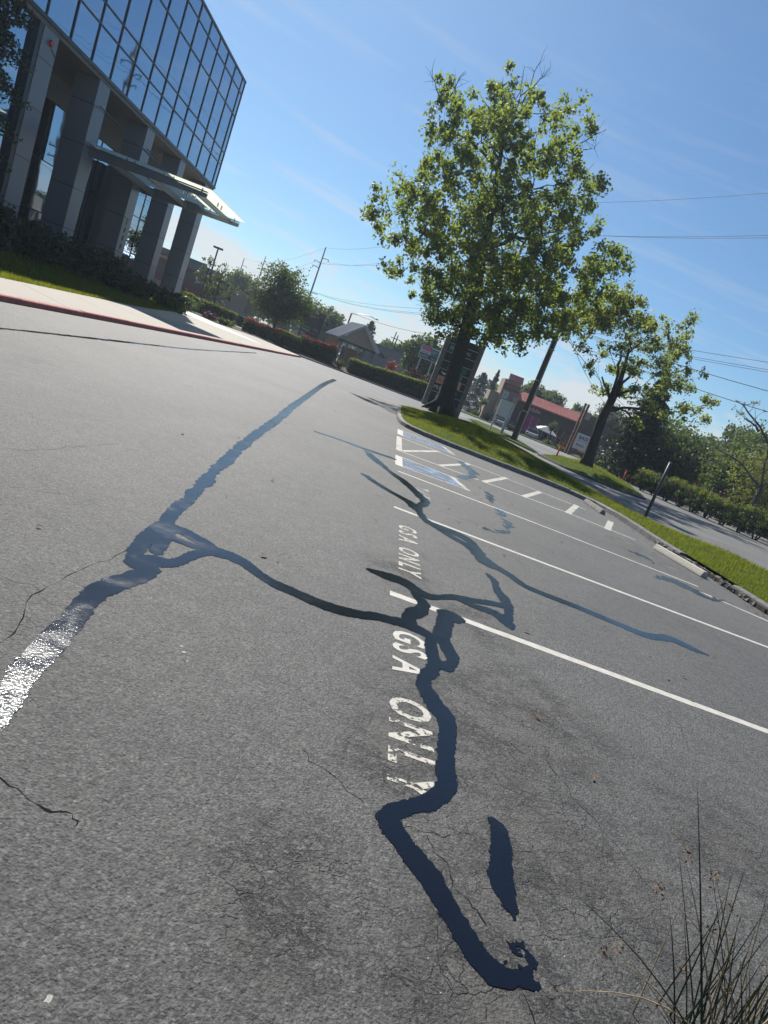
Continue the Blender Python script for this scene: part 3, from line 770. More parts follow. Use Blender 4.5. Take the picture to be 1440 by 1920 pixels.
    ('a', [(0.724, 4.554, 0.642, 4.425), (0.723, 4.576, 0.639, 4.434), (0.722, 4.598, 0.636, 4.443), (0.721, 4.612, 0.632, 4.460), (0.722, 4.615, 0.628, 4.488), (0.723, 4.599, 0.627, 4.535), (0.720, 4.568, 0.633, 4.600), (0.716, 4.546, 0.645, 4.660), (0.715, 4.542, 0.658, 4.703), (0.719, 4.548, 0.669, 4.736), (0.725, 4.562, 0.680, 4.763), (0.734, 4.579, 0.689, 4.786), (0.742, 4.596, 0.699, 4.811), (0.748, 4.608, 0.713, 4.841), (0.757, 4.623, 0.726, 4.868), (0.769, 4.643, 0.737, 4.890), (0.783, 4.670, 0.746, 4.907), (0.800, 4.707, 0.749, 4.913), (0.817, 4.756, 0.748, 4.908), (0.831, 4.808, 0.748, 4.904), (0.841, 4.857, 0.750, 4.906), (0.849, 4.907, 0.752, 4.910), (0.854, 4.956, 0.755, 4.915), (0.856, 5.005, 0.757, 4.917), (0.855, 5.054, 0.760, 4.916), (0.849, 5.097, 0.762, 4.916), (0.840, 5.125, 0.763, 4.926), (0.830, 5.144, 0.762, 4.943), (0.821, 5.156, 0.759, 4.963), (0.812, 5.166, 0.755, 4.985), (0.803, 5.175, 0.751, 5.008), (0.794, 5.185, 0.747, 5.030), (0.785, 5.194, 0.743, 5.050), (0.775, 5.203, 0.738, 5.071), (0.766, 5.210, 0.733, 5.092), (0.757, 5.218, 0.728, 5.114), (0.748, 5.225, 0.723, 5.136)]),
    ('a', [(1.066, 5.052, 1.037, 4.830), (1.061, 5.060, 1.028, 4.815), (1.057, 5.070, 1.019, 4.800), (1.050, 5.078, 1.011, 4.786), (1.040, 5.082, 1.008, 4.774), (1.024, 5.076, 1.011, 4.768), (1.002, 5.053, 1.019, 4.772), (0.981, 5.019, 1.028, 4.781), (0.963, 4.983, 1.035, 4.789), (0.947, 4.943, 1.041, 4.798), (0.934, 4.903, 1.046, 4.804), (0.923, 4.864, 1.048, 4.807), (0.914, 4.824, 1.049, 4.807), (0.907, 4.784, 1.048, 4.804), (0.903, 4.747, 1.045, 4.793), (0.901, 4.713, 1.040, 4.777), (0.899, 4.681, 1.035, 4.757), (0.899, 4.652, 1.030, 4.734), (0.897, 4.622, 1.025, 4.713), (0.896, 4.590, 1.022, 4.695), (0.896, 4.561, 1.019, 4.675), (0.896, 4.535, 1.016, 4.651), (0.896, 4.512, 1.013, 4.624), (0.896, 4.492, 1.010, 4.594), (0.896, 4.476, 1.006, 4.561), (0.895, 4.460, 1.002, 4.527), (0.893, 4.440, 0.997, 4.497), (0.891, 4.415, 0.993, 4.473), (0.888, 4.385, 0.991, 4.455), (0.886, 4.350, 0.989, 4.443), (0.886, 4.315, 0.988, 4.434), (0.888, 4.285, 0.987, 4.423), (0.891, 4.260, 0.986, 4.408), (0.894, 4.238, 0.987, 4.392), (0.898, 4.218, 0.987, 4.375), (0.902, 4.200, 0.989, 4.356), (0.907, 4.181, 0.991, 4.340), (0.912, 4.161, 0.993, 4.325), (0.917, 4.143, 0.997, 4.310), (0.922, 4.126, 1.001, 4.294), (0.927, 4.112, 1.006, 4.277), (0.930, 4.099, 1.011, 4.257), (0.932, 4.088, 1.016, 4.236), (0.933, 4.075, 1.019, 4.216), (0.934, 4.062, 1.021, 4.198), (0.935, 4.051, 1.024, 4.177), (0.935, 4.042, 1.025, 4.153), (0.934, 4.038, 1.025, 4.126), (0.934, 4.038, 1.022, 4.093), (0.934, 4.039, 1.017, 4.059), (0.934, 4.037, 1.009, 4.028), (0.933, 4.033, 1.001, 3.998), (0.933, 4.028, 0.992, 3.971), (0.932, 4.024, 0.982, 3.945), (0.931, 4.021, 0.971, 3.922), (0.931, 4.018, 0.960, 3.902), (0.930, 4.013, 0.948, 3.885), (0.928, 4.007, 0.937, 3.871), (0.926, 4.002, 0.925, 3.860), (0.923, 3.996, 0.913, 3.852), (0.921, 3.992, 0.901, 3.847), (0.917, 3.988, 0.889, 3.846), (0.911, 3.986, 0.879, 3.849), (0.904, 3.986, 0.871, 3.854), (0.895, 3.987, 0.863, 3.860), (0.886, 3.988, 0.855, 3.865), (0.877, 3.988, 0.848, 3.870)]),
    ('a', [(0.891, 4.338, 0.854, 4.300), (0.891, 4.361, 0.854, 4.321), (0.892, 4.384, 0.854, 4.341), (0.892, 4.406, 0.854, 4.364), (0.893, 4.426, 0.855, 4.389), (0.894, 4.444, 0.856, 4.416), (0.897, 4.461, 0.858, 4.445), (0.900, 4.478, 0.862, 4.476), (0.905, 4.497, 0.866, 4.507), (0.912, 4.518, 0.871, 4.537), (0.919, 4.540, 0.876, 4.565), (0.926, 4.564, 0.881, 4.592), (0.933, 4.588, 0.886, 4.617), (0.939, 4.610, 0.892, 4.644), (0.945, 4.631, 0.899, 4.670), (0.951, 4.653, 0.905, 4.695), (0.957, 4.676, 0.912, 4.720), (0.963, 4.701, 0.918, 4.743), (0.970, 4.725, 0.925, 4.767)]),
    ('a', [(0.792, 4.243, 0.878, 4.332), (0.791, 4.211, 0.878, 4.300), (0.790, 4.180, 0.878, 4.268), (0.789, 4.149, 0.878, 4.238), (0.788, 4.117, 0.878, 4.209), (0.787, 4.086, 0.878, 4.181), (0.787, 4.054, 0.878, 4.155), (0.788, 4.021, 0.879, 4.130), (0.789, 3.991, 0.880, 4.104), (0.791, 3.965, 0.881, 4.076), (0.792, 3.941, 0.882, 4.046), (0.792, 3.920, 0.882, 4.013), (0.792, 3.900, 0.881, 3.979), (0.790, 3.878, 0.880, 3.948), (0.788, 3.855, 0.879, 3.917), (0.785, 3.834, 0.877, 3.883), (0.782, 3.817, 0.874, 3.848), (0.779, 3.805, 0.868, 3.809), (0.778, 3.803, 0.858, 3.763), (0.779, 3.806, 0.843, 3.715), (0.776, 3.801, 0.827, 3.678), (0.767, 3.785, 0.815, 3.653), (0.756, 3.761, 0.807, 3.636), (0.741, 3.726, 0.804, 3.631), (0.726, 3.682, 0.806, 3.635), (0.718, 3.643, 0.806, 3.635), (0.713, 3.610, 0.805, 3.632), (0.710, 3.577, 0.804, 3.628), (0.709, 3.546, 0.803, 3.624), (0.710, 3.518, 0.803, 3.616), (0.713, 3.491, 0.803, 3.606), (0.718, 3.465, 0.804, 3.594), (0.724, 3.441, 0.807, 3.578), (0.731, 3.419, 0.812, 3.560), (0.737, 3.399, 0.817, 3.541), (0.744, 3.380, 0.823, 3.520), (0.751, 3.361, 0.830, 3.500), (0.757, 3.341, 0.836, 3.480), (0.765, 3.321, 0.843, 3.461), (0.772, 3.302, 0.850, 3.441), (0.779, 3.282, 0.857, 3.422), (0.786, 3.264, 0.864, 3.404), (0.793, 3.245, 0.870, 3.388), (0.801, 3.227, 0.877, 3.374), (0.809, 3.212, 0.884, 3.362), (0.816, 3.198, 0.892, 3.349), (0.821, 3.186, 0.901, 3.332), (0.824, 3.177, 0.909, 3.312), (0.825, 3.168, 0.916, 3.285), (0.826, 3.159, 0.919, 3.257), (0.826, 3.146, 0.920, 3.228), (0.825, 3.131, 0.919, 3.201), (0.824, 3.113, 0.918, 3.175), (0.823, 3.092, 0.916, 3.151), (0.821, 3.070, 0.914, 3.128), (0.819, 3.049, 0.912, 3.101), (0.817, 3.026, 0.908, 3.073), (0.815, 3.002, 0.905, 3.045), (0.812, 2.978, 0.901, 3.019), (0.810, 2.955, 0.898, 2.997), (0.808, 2.935, 0.896, 2.978), (0.807, 2.921, 0.894, 2.964), (0.806, 2.912, 0.893, 2.953), (0.805, 2.903, 0.892, 2.946), (0.804, 2.894, 0.892, 2.940), (0.802, 2.881, 0.891, 2.930), (0.801, 2.865, 0.890, 2.915), (0.799, 2.843, 0.888, 2.894), (0.797, 2.817, 0.886, 2.868), (0.795, 2.789, 0.884, 2.840), (0.793, 2.761, 0.882, 2.812), (0.791, 2.734, 0.881, 2.786), (0.789, 2.710, 0.880, 2.765), (0.788, 2.687, 0.880, 2.750), (0.787, 2.667, 0.881, 2.736), (0.786, 2.651, 0.882, 2.721), (0.785, 2.640, 0.882, 2.702), (0.784, 2.634, 0.881, 2.678), (0.783, 2.628, 0.878, 2.652), (0.781, 2.620, 0.872, 2.629), (0.779, 2.611, 0.866, 2.606), (0.777, 2.603, 0.858, 2.583), (0.775, 2.595, 0.848, 2.560), (0.772, 2.588, 0.837, 2.536), (0.768, 2.579, 0.824, 2.514), (0.763, 2.568, 0.811, 2.493), (0.755, 2.555, 0.796, 2.474), (0.746, 2.540, 0.782, 2.457), (0.736, 2.526, 0.767, 2.440), (0.726, 2.511, 0.752, 2.424), (0.715, 2.499, 0.737, 2.409), (0.705, 2.488, 0.722, 2.395), (0.693, 2.477, 0.706, 2.381), (0.680, 2.467, 0.691, 2.370), (0.666, 2.456, 0.677, 2.359), (0.652, 2.444, 0.665, 2.349), (0.638, 2.433, 0.654, 2.340), (0.625, 2.422, 0.643, 2.330), (0.613, 2.412, 0.632, 2.319), (0.601, 2.402, 0.623, 2.309), (0.589, 2.393, 0.614, 2.300), (0.578, 2.382, 0.606, 2.291), (0.568, 2.373, 0.599, 2.282), (0.560, 2.365, 0.592, 2.273), (0.551, 2.357, 0.585, 2.264), (0.541, 2.346, 0.582, 2.259), (0.528, 2.329, 0.584, 2.260), (0.515, 2.300, 0.590, 2.272), (0.508, 2.263, 0.595, 2.293), (0.511, 2.234, 0.594, 2.306), (0.518, 2.216, 0.593, 2.307), (0.526, 2.205, 0.595, 2.301), (0.533, 2.196, 0.599, 2.291), (0.540, 2.189, 0.604, 2.280), (0.546, 2.180, 0.610, 2.268), (0.553, 2.171, 0.616, 2.256), (0.560, 2.160, 0.622, 2.245), (0.568, 2.149, 0.629, 2.232), (0.576, 2.137, 0.636, 2.220), (0.584, 2.126, 0.643, 2.209), (0.593, 2.115, 0.651, 2.198), (0.601, 2.104, 0.658, 2.187), (0.608, 2.093, 0.666, 2.177), (0.616, 2.083, 0.674, 2.168), (0.624, 2.073, 0.682, 2.158), (0.632, 2.063, 0.691, 2.148), (0.640, 2.052, 0.700, 2.138), (0.649, 2.041, 0.709, 2.126), (0.659, 2.029, 0.719, 2.114), (0.669, 2.017, 0.730, 2.102), (0.679, 2.006, 0.740, 2.090), (0.686, 1.996, 0.748, 2.080), (0.691, 1.990, 0.754, 2.071), (0.691, 1.990, 0.759, 2.063), (0.738, 2.075, 0.712, 1.977), (0.745, 2.074, 0.701, 1.980), (0.731, 2.075, 0.711, 1.979), (0.685, 2.001, 0.757, 2.051), (0.689, 1.987, 0.755, 2.056), (0.694, 1.978, 0.759, 2.050), (0.699, 1.969, 0.763, 2.040), (0.706, 1.957, 0.770, 2.029), (0.713, 1.945, 0.776, 2.016), (0.720, 1.933, 0.783, 2.003), (0.727, 1.921, 0.790, 1.990), (0.734, 1.908, 0.798, 1.977), (0.742, 1.895, 0.805, 1.963), (0.750, 1.881, 0.813, 1.948), (0.758, 1.867, 0.821, 1.934), (0.766, 1.854, 0.829, 1.920), (0.773, 1.843, 0.836, 1.907), (0.779, 1.832, 0.842, 1.896), (0.784, 1.822, 0.847, 1.885), (0.790, 1.813, 0.852, 1.875), (0.795, 1.804, 0.857, 1.865), (0.800, 1.794, 0.862, 1.856), (0.805, 1.785, 0.867, 1.847), (0.810, 1.777, 0.872, 1.838), (0.815, 1.768, 0.878, 1.830), (0.820, 1.760, 0.882, 1.822), (0.825, 1.751, 0.887, 1.814), (0.831, 1.743, 0.893, 1.807), (0.837, 1.734, 0.898, 1.800), (0.843, 1.726, 0.905, 1.793), (0.850, 1.718, 0.912, 1.786), (0.857, 1.709, 0.919, 1.779), (0.865, 1.701, 0.925, 1.772), (0.873, 1.693, 0.932, 1.767), (0.883, 1.687, 0.938, 1.764), (0.893, 1.682, 0.944, 1.761), (0.903, 1.678, 0.951, 1.759), (0.914, 1.676, 0.958, 1.758), (0.924, 1.674, 0.965, 1.757), (0.935, 1.674, 0.972, 1.757), (0.947, 1.675, 0.978, 1.756), (0.960, 1.678, 0.982, 1.756), (0.972, 1.683, 0.986, 1.756), (0.983, 1.688, 0.992, 1.757), (0.993, 1.694, 1.000, 1.758), (1.001, 1.699, 1.009, 1.761), (1.009, 1.704, 1.018, 1.763)]),
    ('w', [(0.983, 1.701, 0.982, 1.756), (0.989, 1.705, 0.989, 1.760), (0.995, 1.708, 0.997, 1.764), (1.003, 1.711, 1.003, 1.767), (1.012, 1.716, 1.008, 1.770), (1.022, 1.722, 1.012, 1.772), (1.032, 1.731, 1.014, 1.773), (1.042, 1.740, 1.017, 1.776), (1.051, 1.749, 1.021, 1.780), (1.059, 1.759, 1.025, 1.784), (1.066, 1.769, 1.028, 1.788), (1.073, 1.780, 1.031, 1.791), (1.079, 1.792, 1.033, 1.793), (1.084, 1.804, 1.034, 1.794), (1.087, 1.815, 1.034, 1.796), (1.088, 1.825, 1.035, 1.800), (1.088, 1.834, 1.036, 1.804), (1.087, 1.841, 1.036, 1.809), (1.085, 1.849, 1.037, 1.813), (1.082, 1.855, 1.037, 1.817), (1.077, 1.860, 1.037, 1.822), (1.072, 1.864, 1.036, 1.827), (1.067, 1.867, 1.035, 1.833), (1.062, 1.869, 1.033, 1.840), (1.057, 1.872, 1.032, 1.846)]),
    ('a', [(1.012, 2.464, 1.055, 2.512), (1.012, 2.452, 1.060, 2.507), (1.012, 2.442, 1.065, 2.503), (1.012, 2.432, 1.070, 2.498), (1.011, 2.424, 1.075, 2.491), (1.010, 2.415, 1.080, 2.482), (1.009, 2.406, 1.084, 2.470), (1.007, 2.394, 1.087, 2.457), (1.005, 2.381, 1.089, 2.444), (1.003, 2.367, 1.091, 2.429), (1.001, 2.353, 1.092, 2.413), (0.999, 2.339, 1.093, 2.396), (0.997, 2.325, 1.092, 2.378), (0.994, 2.310, 1.091, 2.359), (0.991, 2.295, 1.088, 2.339), (0.988, 2.278, 1.085, 2.320), (0.985, 2.260, 1.081, 2.301), (0.982, 2.241, 1.078, 2.283), (0.979, 2.223, 1.075, 2.265), (0.975, 2.202, 1.072, 2.244), (0.971, 2.178, 1.068, 2.220), (0.968, 2.154, 1.064, 2.195), (0.964, 2.133, 1.061, 2.175), (0.962, 2.119, 1.058, 2.160), (1.058, 2.157, 0.961, 2.113), (1.059, 2.165, 0.962, 2.123), (1.063, 2.186, 0.965, 2.143), (1.067, 2.213, 0.969, 2.170), (1.072, 2.242, 0.974, 2.199), (1.076, 2.264, 0.977, 2.222), (1.076, 2.268, 0.981, 2.240), (0.978, 2.224, 1.079, 2.280), (0.977, 2.214, 1.078, 2.266), (0.975, 2.197, 1.076, 2.249), (0.972, 2.177, 1.074, 2.229), (0.970, 2.156, 1.072, 2.210), (0.970, 2.138, 1.069, 2.195), (0.971, 2.122, 1.067, 2.180), (0.974, 2.108, 1.064, 2.164), (0.976, 2.094, 1.060, 2.147), (0.980, 2.081, 1.057, 2.131), (0.983, 2.068, 1.054, 2.116), (0.986, 2.056, 1.052, 2.102), (0.990, 2.044, 1.051, 2.089), (0.993, 2.034, 1.050, 2.077), (0.996, 2.024, 1.050, 2.066), (0.999, 2.015, 1.050, 2.055), (1.002, 2.007, 1.050, 2.044), (1.006, 2.000, 1.049, 2.033), (1.010, 1.994, 1.048, 2.023), (1.014, 1.989, 1.046, 2.014), (1.018, 1.985, 1.044, 2.005), (1.023, 1.981, 1.042, 1.997), (1.027, 1.977, 1.041, 1.988), (1.031, 1.973, 1.039, 1.979)]),
    ('w', [(1.004, 2.640, 1.015, 2.649), (1.002, 2.626, 1.016, 2.637), (1.000, 2.612, 1.017, 2.625), (0.999, 2.598, 1.018, 2.613), (0.997, 2.584, 1.020, 2.602), (0.996, 2.571, 1.021, 2.591), (0.996, 2.557, 1.023, 2.582), (0.996, 2.545, 1.026, 2.574), (0.996, 2.534, 1.028, 2.567), (0.997, 2.523, 1.031, 2.560), (0.998, 2.513, 1.035, 2.554), (0.999, 2.503, 1.038, 2.547), (1.000, 2.493, 1.042, 2.539), (1.001, 2.483, 1.046, 2.533), (1.002, 2.473, 1.050, 2.526), (1.003, 2.462, 1.054, 2.520), (1.004, 2.452, 1.058, 2.513), (1.005, 2.443, 1.062, 2.506), (1.006, 2.433, 1.066, 2.500)]),
    ('a', [(0.348, 5.322, 0.353, 5.406), (0.368, 5.313, 0.375, 5.416), (0.388, 5.303, 0.397, 5.426), (0.408, 5.293, 0.418, 5.437), (0.428, 5.285, 0.440, 5.446), (0.449, 5.277, 0.462, 5.456), (0.470, 5.273, 0.484, 5.463), (0.492, 5.273, 0.505, 5.471), (0.514, 5.277, 0.528, 5.478), (0.536, 5.282, 0.551, 5.485), (0.557, 5.287, 0.574, 5.490), (0.577, 5.290, 0.596, 5.492), (0.594, 5.289, 0.618, 5.491), (0.611, 5.283, 0.639, 5.485), (0.626, 5.275, 0.658, 5.475), (0.641, 5.265, 0.675, 5.463), (0.656, 5.253, 0.691, 5.449), (0.670, 5.241, 0.707, 5.435), (0.685, 5.229, 0.722, 5.422), (0.698, 5.216, 0.737, 5.407), (0.709, 5.202, 0.751, 5.391), (0.722, 5.186, 0.764, 5.375), (0.734, 5.170, 0.775, 5.361), (0.749, 5.157, 0.787, 5.349), (0.764, 5.149, 0.799, 5.340), (0.780, 5.146, 0.811, 5.331), (0.795, 5.145, 0.824, 5.323), (0.811, 5.148, 0.836, 5.315), (0.829, 5.154, 0.850, 5.311), (0.848, 5.164, 0.865, 5.312), (0.871, 5.179, 0.884, 5.318), (0.896, 5.199, 0.907, 5.333), (0.926, 5.227, 0.935, 5.357), (0.957, 5.258, 0.966, 5.387), (0.988, 5.289, 0.998, 5.418), (1.018, 5.318, 1.028, 5.449), (1.043, 5.342, 1.055, 5.475), (1.064, 5.359, 1.077, 5.496), (1.081, 5.372, 1.096, 5.515), (1.097, 5.383, 1.113, 5.531), (1.111, 5.392, 1.130, 5.547), (1.127, 5.403, 1.147, 5.562), (1.146, 5.415, 1.167, 5.577), (1.166, 5.429, 1.189, 5.591), (1.188, 5.443, 1.212, 5.604), (1.210, 5.458, 1.235, 5.615), (1.235, 5.474, 1.259, 5.627), (1.261, 5.491, 1.285, 5.640), (1.289, 5.509, 1.313, 5.655), (1.320, 5.530, 1.344, 5.675), (1.355, 5.552, 1.380, 5.697), (1.392, 5.576, 1.418, 5.721), (1.429, 5.599, 1.455, 5.745), (1.463, 5.620, 1.491, 5.766), (1.493, 5.637, 1.522, 5.785), (1.517, 5.649, 1.549, 5.798), (1.538, 5.658, 1.571, 5.809), (1.557, 5.665, 1.591, 5.817), (1.574, 5.670, 1.610, 5.825), (1.592, 5.676, 1.628, 5.832), (1.611, 5.683, 1.648, 5.840)]),
    ('a', [(1.149, 5.408, 1.176, 5.529), (1.174, 5.400, 1.202, 5.522), (1.199, 5.391, 1.228, 5.514), (1.225, 5.382, 1.254, 5.506), (1.250, 5.374, 1.280, 5.499), (1.275, 5.367, 1.306, 5.494), (1.301, 5.362, 1.331, 5.492), (1.327, 5.360, 1.357, 5.494), (1.354, 5.361, 1.385, 5.500), (1.380, 5.363, 1.413, 5.508), (1.405, 5.365, 1.440, 5.516), (1.427, 5.365, 1.466, 5.522), (1.446, 5.360, 1.490, 5.524), (1.461, 5.353, 1.509, 5.522), (1.473, 5.342, 1.526, 5.517), (1.483, 5.330, 1.541, 5.509), (1.492, 5.317, 1.554, 5.500), (1.500, 5.302, 1.566, 5.491), (1.507, 5.286, 1.577, 5.481), (1.512, 5.270, 1.588, 5.470), (1.515, 5.251, 1.598, 5.459), (1.516, 5.232, 1.607, 5.448), (1.519, 5.213, 1.614, 5.435), (1.522, 5.194, 1.620, 5.419), (1.528, 5.180, 1.624, 5.400), (1.535, 5.170, 1.625, 5.374), (1.544, 5.165, 1.625, 5.343), (1.555, 5.161, 1.623, 5.309), (1.566, 5.157, 1.620, 5.275), (1.576, 5.153, 1.617, 5.241), (1.587, 5.149, 1.615, 5.209)]),
    ('a', [(1.591, 6.675, 1.621, 6.763), (1.595, 6.633, 1.633, 6.744), (1.600, 6.593, 1.645, 6.728), (1.604, 6.554, 1.658, 6.712), (1.608, 6.516, 1.670, 6.691), (1.610, 6.479, 1.681, 6.663), (1.610, 6.442, 1.689, 6.624), (1.610, 6.404, 1.692, 6.573), (1.608, 6.360, 1.691, 6.517), (1.605, 6.311, 1.689, 6.462), (1.602, 6.257, 1.687, 6.411), (1.599, 6.200, 1.686, 6.367), (1.599, 6.144, 1.687, 6.330), (1.601, 6.093, 1.691, 6.297), (1.604, 6.046, 1.697, 6.264), (1.608, 6.002, 1.704, 6.230), (1.612, 5.961, 1.712, 6.195), (1.615, 5.923, 1.719, 6.157), (1.617, 5.885, 1.723, 6.115), (1.619, 5.848, 1.726, 6.073), (1.622, 5.811, 1.728, 6.031), (1.624, 5.777, 1.729, 5.985), (1.625, 5.745, 1.729, 5.937), (1.625, 5.713, 1.728, 5.885), (1.623, 5.684, 1.724, 5.829), (1.618, 5.653, 1.717, 5.769), (1.610, 5.617, 1.709, 5.710), (1.601, 5.577, 1.700, 5.653), (1.590, 5.534, 1.690, 5.601), (1.579, 5.488, 1.681, 5.555), (1.570, 5.446, 1.673, 5.512), (1.562, 5.410, 1.663, 5.469), (1.556, 5.379, 1.653, 5.425), (1.549, 5.348, 1.642, 5.385), (1.542, 5.315, 1.632, 5.349), (1.535, 5.280, 1.622, 5.315), (1.528, 5.246, 1.613, 5.281)]),
    ('a', [(1.567, 7.292, 1.650, 7.608), (1.588, 7.263, 1.670, 7.568), (1.607, 7.234, 1.688, 7.529), (1.626, 7.206, 1.705, 7.491), (1.647, 7.177, 1.723, 7.453), (1.669, 7.147, 1.743, 7.415), (1.694, 7.118, 1.766, 7.376), (1.723, 7.088, 1.792, 7.337), (1.755, 7.059, 1.822, 7.297), (1.789, 7.031, 1.853, 7.257), (1.823, 7.001, 1.885, 7.216), (1.855, 6.971, 1.916, 7.175), (1.884, 6.939, 1.945, 7.134), (1.909, 6.903, 1.970, 7.090), (1.931, 6.862, 1.992, 7.044), (1.952, 6.820, 2.013, 6.999), (1.974, 6.779, 2.034, 6.957), (2.000, 6.743, 2.058, 6.921), (2.032, 6.716, 2.088, 6.893), (2.069, 6.697, 2.125, 6.874), (2.111, 6.685, 2.166, 6.862), (2.156, 6.678, 2.212, 6.855), (2.204, 6.674, 2.260, 6.851), (2.251, 6.671, 2.309, 6.847), (2.299, 6.666, 2.358, 6.843), (2.346, 6.662, 2.406, 6.839), (2.396, 6.659, 2.457, 6.836), (2.446, 6.658, 2.508, 6.834), (2.496, 6.656, 2.560, 6.833), (2.545, 6.653, 2.610, 6.830), (2.593, 6.649, 2.659, 6.825), (2.638, 6.643, 2.706, 6.819), (2.682, 6.635, 2.751, 6.811), (2.725, 6.627, 2.795, 6.802), (2.768, 6.618, 2.839, 6.793), (2.810, 6.609, 2.883, 6.784), (2.853, 6.601, 2.926, 6.775), (2.897, 6.593, 2.971, 6.766), (2.941, 6.585, 3.016, 6.757), (2.985, 6.577, 3.061, 6.747), (3.029, 6.569, 3.105, 6.738), (3.071, 6.561, 3.149, 6.731), (3.111, 6.553, 3.191, 6.725), (3.149, 6.544, 3.232, 6.720), (3.184, 6.532, 3.271, 6.715), (3.218, 6.520, 3.310, 6.711), (3.251, 6.510, 3.348, 6.710), (3.286, 6.505, 3.385, 6.713), (3.322, 6.506, 3.424, 6.722), (3.360, 6.515, 3.463, 6.738), (3.400, 6.529, 3.505, 6.760), (3.439, 6.549, 3.547, 6.787), (3.478, 6.570, 3.590, 6.816), (3.516, 6.591, 3.632, 6.844), (3.552, 6.611, 3.671, 6.868), (3.587, 6.633, 3.704, 6.888), (3.621, 6.658, 3.735, 6.908), (3.652, 6.682, 3.765, 6.928), (3.681, 6.704, 3.797, 6.945), (3.710, 6.721, 3.829, 6.958), (3.740, 6.732, 3.861, 6.963), (3.772, 6.734, 3.894, 6.960), (3.803, 6.728, 3.926, 6.949), (3.836, 6.717, 3.958, 6.934), (3.868, 6.706, 3.988, 6.916), (3.901, 6.696, 4.016, 6.898), (3.934, 6.692, 4.043, 6.881), (3.967, 6.693, 4.067, 6.866), (4.001, 6.698, 4.089, 6.850), (4.034, 6.705, 4.109, 6.834), (4.068, 6.713, 4.129, 6.817), (4.102, 6.721, 4.149, 6.800), (4.135, 6.728, 4.169, 6.784)]),
    ('a', [(0.011, 9.998, 0.024, 10.270), (0.030, 9.965, 0.044, 10.229), (0.048, 9.934, 0.062, 10.189), (0.065, 9.902, 0.079, 10.150), (0.084, 9.869, 0.097, 10.111), (0.107, 9.833, 0.119, 10.069), (0.135, 9.792, 0.147, 10.024), (0.168, 9.746, 0.180, 9.974), (0.207, 9.694, 0.219, 9.919), (0.248, 9.640, 0.261, 9.863), (0.290, 9.586, 0.304, 9.807), (0.332, 9.534, 0.347, 9.754), (0.372, 9.486, 0.387, 9.707), (0.411, 9.443, 0.427, 9.665), (0.451, 9.403, 0.467, 9.625), (0.491, 9.364, 0.508, 9.588), (0.528, 9.327, 0.547, 9.554), (0.563, 9.290, 0.583, 9.523), (0.595, 9.253, 0.616, 9.495), (0.622, 9.218, 0.645, 9.474), (0.645, 9.184, 0.672, 9.458), (0.666, 9.152, 0.696, 9.446), (0.685, 9.118, 0.719, 9.432), (0.703, 9.083, 0.741, 9.413), (0.720, 9.044, 0.763, 9.387), (0.737, 9.001, 0.784, 9.357), (0.753, 8.957, 0.804, 9.324), (0.767, 8.910, 0.824, 9.287), (0.781, 8.862, 0.842, 9.244), (0.795, 8.811, 0.860, 9.193), (0.810, 8.758, 0.878, 9.132), (0.824, 8.699, 0.895, 9.055), (0.838, 8.632, 0.909, 8.967), (0.853, 8.559, 0.923, 8.878), (0.869, 8.484, 0.935, 8.793), (0.886, 8.414, 0.948, 8.717), (0.904, 8.354, 0.962, 8.653), (0.922, 8.306, 0.977, 8.598), (0.938, 8.264, 0.991, 8.549), (0.956, 8.227, 1.005, 8.505), (0.977, 8.194, 1.022, 8.468), (1.000, 8.168, 1.042, 8.436), (1.029, 8.146, 1.067, 8.410), (1.064, 8.131, 1.099, 8.393), (1.104, 8.124, 1.140, 8.385), (1.148, 8.122, 1.184, 8.382), (1.192, 8.122, 1.230, 8.383), (1.234, 8.120, 1.273, 8.382), (1.271, 8.114, 1.312, 8.378), (1.303, 8.105, 1.346, 8.371), (1.332, 8.097, 1.377, 8.364), (1.360, 8.087, 1.407, 8.357), (1.385, 8.075, 1.434, 8.348), (1.408, 8.059, 1.461, 8.336), (1.429, 8.039, 1.486, 8.320), (1.449, 8.014, 1.509, 8.301), (1.466, 7.988, 1.530, 8.280), (1.482, 7.958, 1.550, 8.256), (1.496, 7.925, 1.569, 8.228), (1.507, 7.887, 1.586, 8.196), (1.517, 7.844, 1.602, 8.158), (1.524, 7.796, 1.617, 8.115), (1.529, 7.742, 1.630, 8.068), (1.533, 7.683, 1.641, 8.018), (1.535, 7.621, 1.651, 7.965), (1.538, 7.558, 1.659, 7.910), (1.541, 7.499, 1.666, 7.850), (1.543, 7.441, 1.671, 7.779), (1.544, 7.377, 1.674, 7.703), (1.546, 7.308, 1.675, 7.630), (1.548, 7.238, 1.676, 7.565), (1.554, 7.172, 1.678, 7.511), (1.564, 7.117, 1.680, 7.467), (1.578, 7.080, 1.684, 7.428), (1.596, 7.060, 1.690, 7.389), (1.615, 7.051, 1.698, 7.351), (1.634, 7.048, 1.707, 7.313), (1.653, 7.046, 1.716, 7.274), (1.670, 7.040, 1.726, 7.234)]),
